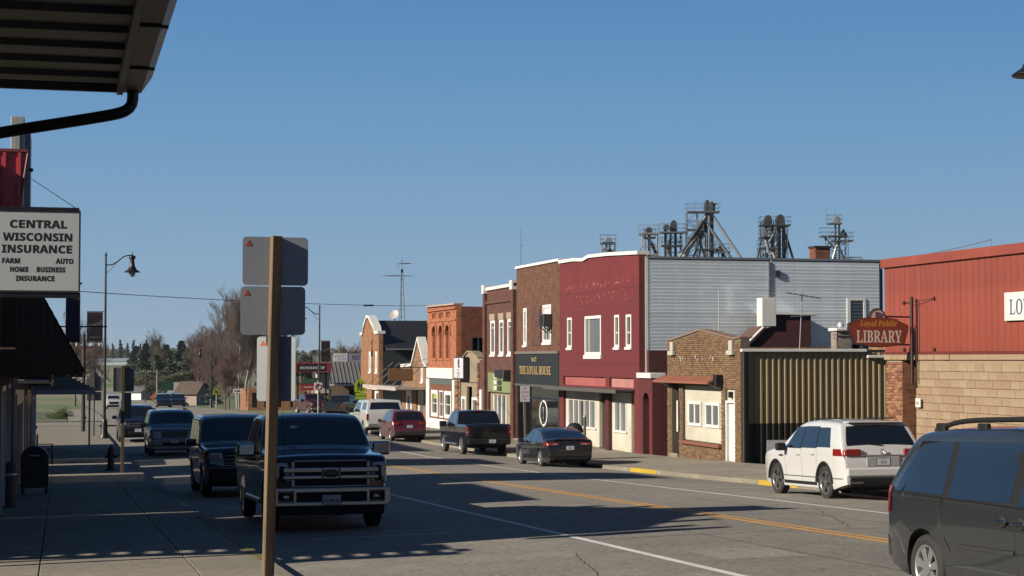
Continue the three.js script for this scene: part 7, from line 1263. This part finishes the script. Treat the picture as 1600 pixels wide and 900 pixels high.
{ // far vehicles
  const c1 = pickup('parked_pickup', 'dark red pickup with lit headlights by the store', 0, 0, 0, paint([0.12, 0.012, 0.015]), {}); let [x, , z] = survey(487, 640, 143); c1.t.position.set(x, prof(z) - 0.05, z); c1.t.rotation.set(0, Math.PI + 0.15, 0); c1.t.scale.setScalar(0.88);
  for (const d of [-1, 1]) c1.box('headlight', mLampClear, d * 0.66, d * 0.92, 0.9, 1.08, -0.02, 0.1, 0.03); c1.box('front_bumper', mRim, -0.95, 0.95, 0.5, 0.68, -0.1, 0.1, 0.04);
  const c2 = pickup('parked_pickup', 'black pickup parked beside the store wall', 0, 0, 0, paint([0.012, 0.01, 0.011]), {}); [x, , z] = survey(536, 645, 136); c2.t.position.set(x, prof(z) - 0.05, z); c2.t.rotation.set(0, -0.5, 0); c2.t.scale.setScalar(0.85); c2.both('tail_light', mTail, 0.88, 1, 0.9, 1.2, 5.7, 5.86, 0.02);
  const c3 = pickup('parked_pickup', 'white pickup coming down the side road past the near lamp post', 0, 0, 0, paint([0.75, 0.75, 0.74], { metal: 0 }), {}); [x, , z] = survey(177, 640, 190); c3.t.position.set(x, prof(z) - 0.05, z); c3.t.rotation.set(0, Math.PI, 0); c3.t.scale.setScalar(0.8); c3.box('grille', mPlastic, -0.6, 0.6, 0.75, 1.1, -0.03, 0.05, 0.02); c3.box('bumper', mPlastic, -0.9, 0.9, 0.45, 0.65, -0.08, 0.1, 0.03);
  const far = [['dark car waiting far down the street before the pale house', 277, 214, [0.01, 0.012, 0.016]], ['white van far down the street left of the pale house', 268, 240, [0.6, 0.6, 0.6]], ['dark blue car far down the street beside the pale pole', 255, 205, [0.015, 0.02, 0.035]]];
  for (const [label, px, d, col] of far) {
    const [fx, , fz] = survey(px, 640, d), c = makeCar({ L: 4.6, W: 1.85, wr: 0.34, wb: 2.7, fo: 0.9, clear: 0.22, paint: paint(col), top: [[0, 0.7], [0.1, 0.9], [1.1, 1.05], [1.9, 1.55], [3.8, 1.6], [4.45, 1.05], [4.6, 0.6]], belt: 1.02, tum: 0.3, panes: [{ s: [1.5, 2.4, 2.0, 2.42], y: [1.05, 1.48] }, { s: [2.5, 3.4, 2.5, 3.3], y: [1.05, 1.48] }], ws: [1.2, 1.85, 0.94, 0.92], rg: [3.9, 4.4, 0.9, 0.92], mirror: [1.6, 1.05, 0.2] }, 'distant_car', label, 'car', [fx, prof(fz) - 0.02, fz], Math.PI);
  }
}
{ // poles and road signs far down the street
  const pole = (label, px, d, H, cross) => { const p = thing('utility_pole', label, 'utility pole', spot(px, d)); mesh('pole', bar([0, -0.3, 0], [0, H, 0], 0.12, 0.09, 8), cross ? M([0.06, 0.045, 0.035], 0.9) : mBarkPale, p); if (cross) { mesh('cross_arm', bx(-1, 1, H - 0.8, H - 0.66, -0.06, 0.06), mDarkWood, p); for (const x of [-0.85, -0.4, 0.4, 0.85]) mesh('insulator', bar([x, H - 0.66, 0], [x, H - 0.45, 0], 0.05, 0.04, 6), mAlu, p); } };
  pole('dark utility pole with a cross arm beside the near banner', 131, 98, 5.6, true); pole('pale bare utility pole far down the street', 246, 260, 5.2, false); pole('dark utility pole among the far houses', 228, 300, 6, true);
  const g = thing('guide_sign', 'dark green guide sign far down the street', 'sign', spot(262, 225)); mesh('post', [bar([-0.5, -0.2, 0], [-0.5, 2.6, 0], 0.05, 0.05, 6), bar([0.5, -0.2, 0], [0.5, 2.6, 0], 0.05, 0.05, 6)], mGalv, g); mesh('board', bx(-0.8, 0.8, 2.1, 3.3, 0.05, 0.08), M([0.01, 0.06, 0.04], 0.5), g);
  const o = thing('work_sign', 'orange diamond work sign far down the street', 'sign', spot(243, 215)); mesh('post', bar([0, -0.2, 0], [0, 1.4, 0], 0.05, 0.05, 6), mGalv, o); mesh('board', plate([[0, 0.6], [0.65, 1.25], [0, 1.9], [-0.65, 1.25]], 0.02).translate(0, 0, 0.05), M(lin(230, 120, 20), 0.5), o);
  const w = thing('arrow_sign', 'white one way sign beyond the cross street under the bare trees', 'sign', spot(371, 168)); mesh('post', bar([0, -0.2, 0], [0, 2.2, 0], 0.04, 0.04, 6), mGalv, w); mesh('board', bx(-0.4, 0.4, 1.75, 2.15, 0.05, 0.07), mWhite, w); mesh('arrow', plate([[-0.3, 1.9], [0.1, 1.9], [0.1, 1.82], [0.32, 1.95], [0.1, 2.08], [0.1, 2.0], [-0.3, 2.0]], 0.004).translate(0, 0, 0.071), M(0.02, 0.6), w);
}
{ // television tower, dish and roof mast in the row
  const k = 126 / 2700, [x, , z] = survey(628, 500, 126), y0 = survey(628, 500, 126)[1], t = thing('television_tower', 'slim lattice television tower with two aerials behind the dark metal roof', 'antenna', [x, y0 - 2.5, z]);
  const R = (y) => lerp(0.32, 0.06, clamp((y - 0) / 6.2)), leg = (i, y) => [R(y) * Math.cos(i * 2.094 + 0.5), y, R(y) * Math.sin(i * 2.094 + 0.5)];
  for (let i = 0; i < 3; i++) mesh('leg', bar(leg(i, 0), leg(i, 6.2), 0.025, 0.02, 6), mGalvD(), t);
  for (let y = 0.5; y < 6; y += 0.55) mesh('brace', [0, 1, 2].map((i) => bar(leg(i, y), leg((i + 1) % 3, y), 0.014, 0.014, 5)), mGalvD(), t);
  mesh('mast', bar([0, 6, 0], [0, 7.1, 0], 0.022, 0.018, 6), mGalvD(), t); mesh('rotor', rb(-0.08, 0.08, 5.95, 6.2, -0.08, 0.08, 0.03), mBlackMetal, t);
  const yagi = (y, a, b, els) => { const p = part('aerial', t); mesh('boom', bar([a, y, 0.1], [b, y + 0.02, -0.1], 0.02, 0.02, 6), mGalvD(), p); for (let i = 0; i < els; i++) { const q = lerp(a, b, (i + 0.5) / els), L = 0.3 + 0.5 * (1 - i / els); mesh('element', bar([q - L * 0.35, y + 0.02, -L], [q + L * 0.35, y + 0.02, L], 0.012, 0.012, 5), mGalvD(), p); } };
  yagi(5.68 - 0 + 0.02, -1.25, 0.85, 9); yagi(6.6, -0.15, 0.6, 6); mesh('loop', [bar([-0.4, 6.3, 0], [-0.1, 6.85, 0], 0.01, 0.01, 5), bar([-0.3, 6.25, 0.1], [-0.02, 6.9, 0.05], 0.01, 0.01, 5)], mGalvD(), t);
  const [dx, dy, dz] = survey(616, 493, 124), d = thing('satellite_dish', 'pale satellite dish standing on the dark metal roof', 'antenna', [dx, dy, dz], -0.6); mesh('dish', lathe([[0, 0], [0.2, 0.03], [0.36, 0.1]], 20).rotateX(0.9).scale(1, 1.15, 1), M([0.6, 0.58, 0.52], 0.6), d); mesh('arm', bar([0, 0, 0], [0.1, -0.55, 0.1], 0.03, 0.03, 6), mGalvD(), d);
  const [mx, my, mz] = survey(814, 412, 86), m = thing('roof_mast', 'very thin mast rising from the roof of the black-fronted building', 'antenna', [mx, my - 0.6, mz]); mesh('pole', bar([0, 0, 0], [0, 2.4, 0], 0.015, 0.008, 6), mGalvD(), m); mesh('cross_bar', bar([-0.1, 1.5, 0], [0.1, 1.5, 0], 0.008, 0.008, 5), mGalvD(), m);
}
function mGalvD() { return (mGalvD.m ??= M([0.13, 0.14, 0.15], 0.5, 0.5)); }
{ // the grain elevators' legs and head houses behind the row
  const D = 230, k = D / 2700, mSteel = M([0.3, 0.31, 0.33], 0.45, 0.6, { map: tStreak }), mDarkSteel = M([0.07, 0.08, 0.09], 0.5, 0.4), mPaleSteel = M([0.6, 0.6, 0.6], 0.35, 0.6);
  function tower(label, px, yBase = 425) { const [x, y, z] = survey(px, yBase, D), t = thing('grain_elevator', label, 'grain elevator', [x, y, z], -0.2555, 'grain elevator legs behind the row'); const gY = prof(z) - y; const X = (p) => (p - px) * k, Y = (q) => (yBase - q) * k;
    return { t, col: (nm, p0, p1, q0, q1, m = mDarkSteel, z = 0, w) => mesh(nm, bx(X(p0), X(p1), q1 > 405 ? gY : Y(q1), Y(q0), z - (w ?? (p1 - p0) * k / 2), z + (w ?? (p1 - p0) * k / 2)), m, t),
      pipe: (nm, a, b, r = 0.16, m = mSteel, z0 = 0, z1 = 0) => mesh(nm, bar([X(a[0]), Y(a[1]), z0], [X(b[0]), Y(b[1]), z1], r, r, 8), m, t),
      head: (p0, p1, q0, q1, m = mDarkSteel, z = 0) => { const w = X(p1) - X(p0), h = Y(q0) - Y(q1), s = [[-w / 2, 0], [w / 2, 0], [w / 2, h * 0.55]]; for (let i = 0; i <= 8; i++) { const a = Math.PI * i / 8; s.push([w / 2 * Math.cos(a), h * 0.55 + h * 0.45 * Math.sin(a)]); } s.push([-w / 2, h * 0.55]); mesh('head', plate(s, 1.0, [], 0.05).translate(X((p0 + p1) / 2), Y(q1), z - 0.5), m, t); },
      deck: (p0, p1, q, m = mSteel, d = 1.2) => { const g = part('platform', t); mesh('floor', bx(X(p0), X(p1), Y(q) - 0.14, Y(q) + 0.06, -d, d), m, g); const r = []; for (const z of [-d, d]) { for (const h of [0.55, 1.1]) r.push(bar([X(p0), Y(q) + h, z], [X(p1), Y(q) + h, z], 0.022, 0.022, 5)); } for (const e of [p0, p1]) for (const h of [0.55, 1.1]) r.push(bar([X(e), Y(q) + h, -d], [X(e), Y(q) + h, d], 0.035, 0.035, 5)); const n = Math.max(2, Math.round((p1 - p0) * k / 1.1)); for (let i = 0; i <= n; i++) for (const z of [-d, d]) r.push(bar([lerp(X(p0), X(p1), i / n), Y(q), z], [lerp(X(p0), X(p1), i / n), Y(q) + 1.1, z], 0.02, 0.02, 5)); mesh('railing', r, m, g); },
      lattice: (p0, p1, q0, q1, n, m = mSteel, d = 0.9) => { const g = part('lattice', t), yt = Y(q0), yb = q1 > 405 ? gY : Y(q1), N = q1 > 405 ? Math.round(n * (yt - yb) / (Y(q0) - Y(q1))) : n; for (const z of [-d, d]) for (const p of [p0, p1]) mesh('leg', bar([X(p), yb, z], [X(p), yt, z], 0.07, 0.07, 6), m, g); const r = []; for (let i = 0; i < N; i++) { const a = lerp(yb, yt, i / N), b = lerp(yb, yt, (i + 1) / N); for (const z of [-d, d]) { r.push(bar([X(i % 2 ? p0 : p1), a, z], [X(i % 2 ? p1 : p0), b, z], 0.035, 0.035, 5), bar([X(p0), b, z], [X(p1), b, z], 0.035, 0.035, 5)); } for (const p of [p0, p1]) r.push(bar([X(p), a, i % 2 ? -d : d], [X(p), b, i % 2 ? d : -d], 0.035, 0.035, 5)); } mesh('bracing', r, m, g); } };
  }
  let T = tower('small pale grain leg farthest left behind the red building', 953);
  T.head(945, 956, 371, 379, mPaleSteel); T.col('column', 946, 949, 378, 425, mSteel); T.col('column', 951, 954, 378, 425, mSteel, 0.5); T.lattice(941, 961, 379, 425, 4); T.deck(938, 962, 380, mSteel, 0.8); T.col('motor_house', 956, 966, 393, 401, mDarkSteel); T.pipe('rod', [941, 388], [941, 372], 0.03);
  T = tower('framed grain leg with a dark dome beside the red building', 1016);
  T.lattice(1002, 1029, 365, 425, 3, mPaleSteel, 1.1); T.head(1008, 1019, 355, 365); T.col('column', 1007, 1010, 366, 425, mPaleSteel); T.col('column', 1012, 1016.5, 366, 425, mSteel, 0.4); T.deck(998, 1031, 365, mPaleSteel, 1.1); T.deck(1006, 1024, 371, mDarkSteel, 0.9); T.pipe('spout', [1018, 380], [1026, 398], 0.22, mDarkSteel); T.pipe('spout', [1012, 372], [1022, 385], 0.16); T.col('cross_beam', 1003, 1028, 397, 399, mPaleSteel, 0, 1.1); T.pipe('rod', [1020, 352], [1020, 345], 0.06, mPaleSteel);
  T = tower('dark double grain leg left of the tallest one', 1048);
  T.head(1047, 1058, 344, 363); T.head(1036, 1045, 351, 360, mDarkSteel, 0.6); T.col('column', 1038, 1042, 360, 425); T.col('column', 1046, 1049, 362, 425, mSteel, 0.5); T.col('column', 1053.5, 1057.5, 362, 425); T.deck(1029, 1070, 363, mSteel, 1.1); T.deck(1034, 1066, 384, mDarkSteel, 1.0); T.lattice(1041, 1064, 363, 425, 4, mDarkSteel); T.pipe('spout', [1049, 372], [1038, 392], 0.2, mDarkSteel); T.pipe('vent_pipe', [1044, 385], [1044, 398], 0.28, mPaleSteel); T.col('motor_house', 1056, 1068, 401, 412, mDarkSteel);
  T = tower('tallest grain leg with long bright slanting spouts', 1105);
  T.head(1101, 1109, 312, 332); T.head(1108, 1115, 315, 332, mDarkSteel, 0.5); T.col('column', 1102, 1106, 332, 425); T.col('column', 1110, 1115, 332, 425); T.col('ladder_cage', 1107, 1109, 332, 425, mSteel, 0.6); T.deck(1073, 1124, 331, mSteel, 1.1); T.lattice(1073, 1090, 331, 425, 7, mSteel, 0.9); T.deck(1073, 1098, 359, mSteel, 0.9);
  T.pipe('spout', [1106, 333], [1060, 404], 0.26, mSteel, 0.4, 0.8); T.pipe('spout', [1103, 346], [1066, 404], 0.3, mPaleSteel, -0.2, 1.2); T.pipe('spout', [1098, 345], [1064, 396], 0.16, mDarkSteel, 0.8, 1.5); T.pipe('spout', [1111, 333], [1160, 410], 0.2, mPaleSteel, 0.2, 1.0); T.pipe('spout', [1102, 346], [1144, 410], 0.22, mSteel, 0.4, 1.4); T.pipe('spout', [1105, 350], [1080, 410], 0.14, mSteel); T.pipe('spout', [1092, 372], [1104, 410], 0.14, mSteel, 0.5); T.pipe('stay', [1100, 338], [1092, 410], 0.1, mDarkSteel);
  T.lattice(1090, 1103, 365, 425, 4, mSteel, 0.8); T.deck(1088, 1118, 390, mDarkSteel, 1); mesh('hopper', new THREE.ConeGeometry(0.9, 1.4, 12).rotateX(Math.PI).translate((1093 - 1105) * k, (425 - 374) * k, 0), mDarkSteel, T.t); T.pipe('beacon_mast', [1117, 330], [1117, 318], 0.08, M([0.1, 0.2, 0.06], 0.6)); T.pipe('spout', [1113, 326], [1119, 316], 0.18, M([0.25, 0.35, 0.08], 0.6));
  T = tower('short cone-topped grain leg under the bright slanting spouts', 1126);
  mesh('cone', new THREE.ConeGeometry(0.7, 1.1, 14).translate(0, (425 - 386) * k, 0), mDarkSteel, T.t); T.col('column', 1122, 1124, 393, 425, mPaleSteel); T.col('column', 1127, 1130, 393, 425, mDarkSteel); T.deck(1115, 1140, 394, mSteel, 0.8); T.pipe('spout', [1129, 395], [1137, 408], 0.15, mDarkSteel);
  T = tower('dense dark twin-headed grain leg right of the tallest one', 1211);
  T.head(1194, 1206, 336, 355); T.head(1212, 1226, 335, 356); T.col('column', 1196, 1200, 354, 425); T.col('column', 1204, 1208, 354, 425, mDarkSteel, 0.5); T.col('column', 1215, 1220, 355, 425); T.col('column', 1221.5, 1226, 355, 425, mDarkSteel, 0.4); T.lattice(1190, 1211, 346, 425, 6, mDarkSteel, 1.2); T.lattice(1211, 1229, 356, 425, 5, mDarkSteel, 1.0); for (const q of [352, 371, 388, 404]) T.deck(1187 + (q > 380 ? -2 : 0), q === 352 ? 1234 : 1214, q, mDarkSteel, 1.2);
  T.pipe('brace', [1228, 366], [1242, 414], 0.16, mDarkSteel); T.pipe('brace', [1190, 370], [1181, 414], 0.16, mDarkSteel); T.pipe('brace', [1230, 375], [1225, 414], 0.12, mDarkSteel); T.pipe('spout', [1198, 357], [1207, 370], 0.24, mPaleSteel, 0.8, 0.9); T.pipe('spout', [1195, 376], [1199, 396], 0.26, mPaleSteel, 1.0, 1.0); T.pipe('spout', [1205, 395], [1209, 404], 0.22, M([0.4, 0.25, 0.2], 0.7), 1.0, 1.2); T.pipe('spout', [1212, 358], [1200, 380], 0.2, mSteel, 0.8, 1.2); T.pipe('spout', [1217, 364], [1210, 385], 0.18, mSteel, 0.8, 1.2); T.head(1190, 1198, 362, 371, mSteel, 0.9);
  T = tower('pale open-framed grain leg beside the roof chimney', 1308);
  T.head(1302, 1313, 338, 349, mPaleSteel); T.col('column', 1304.5, 1307, 348, 425, mSteel); T.col('column', 1309.5, 1312, 348, 425, mDarkSteel, 0.4); T.deck(1293, 1315, 349, mSteel, 0.8); T.deck(1282, 1312, 369, mSteel, 0.9); T.deck(1300, 1332, 376, mSteel, 0.9); T.lattice(1292, 1323, 369, 425, 5, mSteel, 1.0); T.pipe('brace', [1288, 370], [1306, 390], 0.12, mDarkSteel); T.pipe('brace', [1312, 372], [1300, 412], 0.14); T.pipe('brace', [1309, 380], [1322, 412], 0.14, mPaleSteel); T.pipe('brace', [1307, 385], [1299, 413], 0.16, mPaleSteel); T.pipe('rod', [1291, 349], [1291, 325], 0.03); T.pipe('rod', [1305, 338], [1305, 330], 0.03);
  mesh('hopper', new THREE.ConeGeometry(0.8, 1.2, 12).translate(10 * k, (425 - 364) * k, 0), mDarkSteel, T.t); T.lattice(1322, 1345, 402, 425, 3, mSteel, 0.6);
}

// the air: a little haze that only the far rise shows
scene.fog = new THREE.FogExp2(new THREE.Color().setRGB(0.5, 0.6, 0.72), 0.00006);
// ---------------------------------------------------------------- the street goes on behind the camera
function plainBlock(label, x0, x1, z0, z1, H, mat, towards) {
  const g = prof((z0 + z1) / 2), t = thing('shop_building', label, 'building', [x0, g, z0]);
  mesh('wall', [bx(0, x1 - x0, -1, H, z1 - z0, z1 - z0 + 0.3), bx(0, x1 - x0, -1, H, -0.3, 0), bx(0, 0.3, -1, H, z1 - z0 + 0.31, -0.31), bx(x1 - x0 - 0.3, x1 - x0, -1, H, z1 - z0 + 0.31, -0.31)], mat, t);
  mesh('roof', bx(0.3, x1 - x0 - 0.3, H - 0.5, H - 0.3, z1 - z0 + 0.31, -0.31), mRoofDark, t);
  const fx = towards < 0 ? -0.05 : x1 - x0 + 0.05;
  for (let z = -1; z > z1 - z0 + 2.6; z -= 3.2) { mesh('shop_window', bx(fx - 0.03, fx + 0.03, 0.6, 2.4, z - 2.2, z), mGlass, t); if (H > 6) mesh('window', bx(fx - 0.03, fx + 0.03, 4, 5.6, z - 1.6, z - 0.5), mGlass, t); }
  mesh('cornice', bx(-0.1, x1 - x0 + 0.1, H + 0.003, H + 0.2, z1 - z0 - 0.05, 0.05), mWhite, t);
}
plainBlock('brick two-storey building next to the library behind the camera', 21.3, 33, 2, -24, 7.5, mRedBrown, -1);
plainBlock('tan brick building farther behind the camera on the far side', 21.3, 34, 34, 4, 6.5, mTanBrick, -1);
plainBlock('tall brown brick building behind the camera on the far side', 21.3, 34, 70, 36, 9, mBrownBrick, -1);
plainBlock('dark brick shop behind the camera under the steel canopy', -14, -2.4, 4, -10, 4.2, mDarkBrick, 1);
plainBlock('brown brick shop behind the camera on the near side', -14, -1.2, 36, 8, 7, mBrownBrick, 1);
plainBlock('tan shop well behind the camera on the near side', -14, -1.2, 72, 40, 6, mTanBrick, 1);
{ struct(raw('road', sheet([2.5, 7, 10.45, 13.5, 16.98], [120, 90, 60, 40, 26, 14.05], (x, z) => gy(x, z)), mRoad, scene)); scene.children[scene.children.length - 1].geometry.setAttribute('color', new THREE.Float32BufferAttribute(new Float32Array(30 * 3).fill(0.92), 3)); }
bareTree('leafless tree at the end of the street behind the camera', 1, [6, prof(118), 120], 1.1, 1, null); bareTree('leafless tree beyond the tan shop behind the camera', 2, [-6, prof(90), 95], 1.1, 2, null); bareTree('leafless tree beyond the tall brown building behind the camera', 2, [20, prof(95), 100], 1.2, 3, null);
renderer.render(scene, camera);
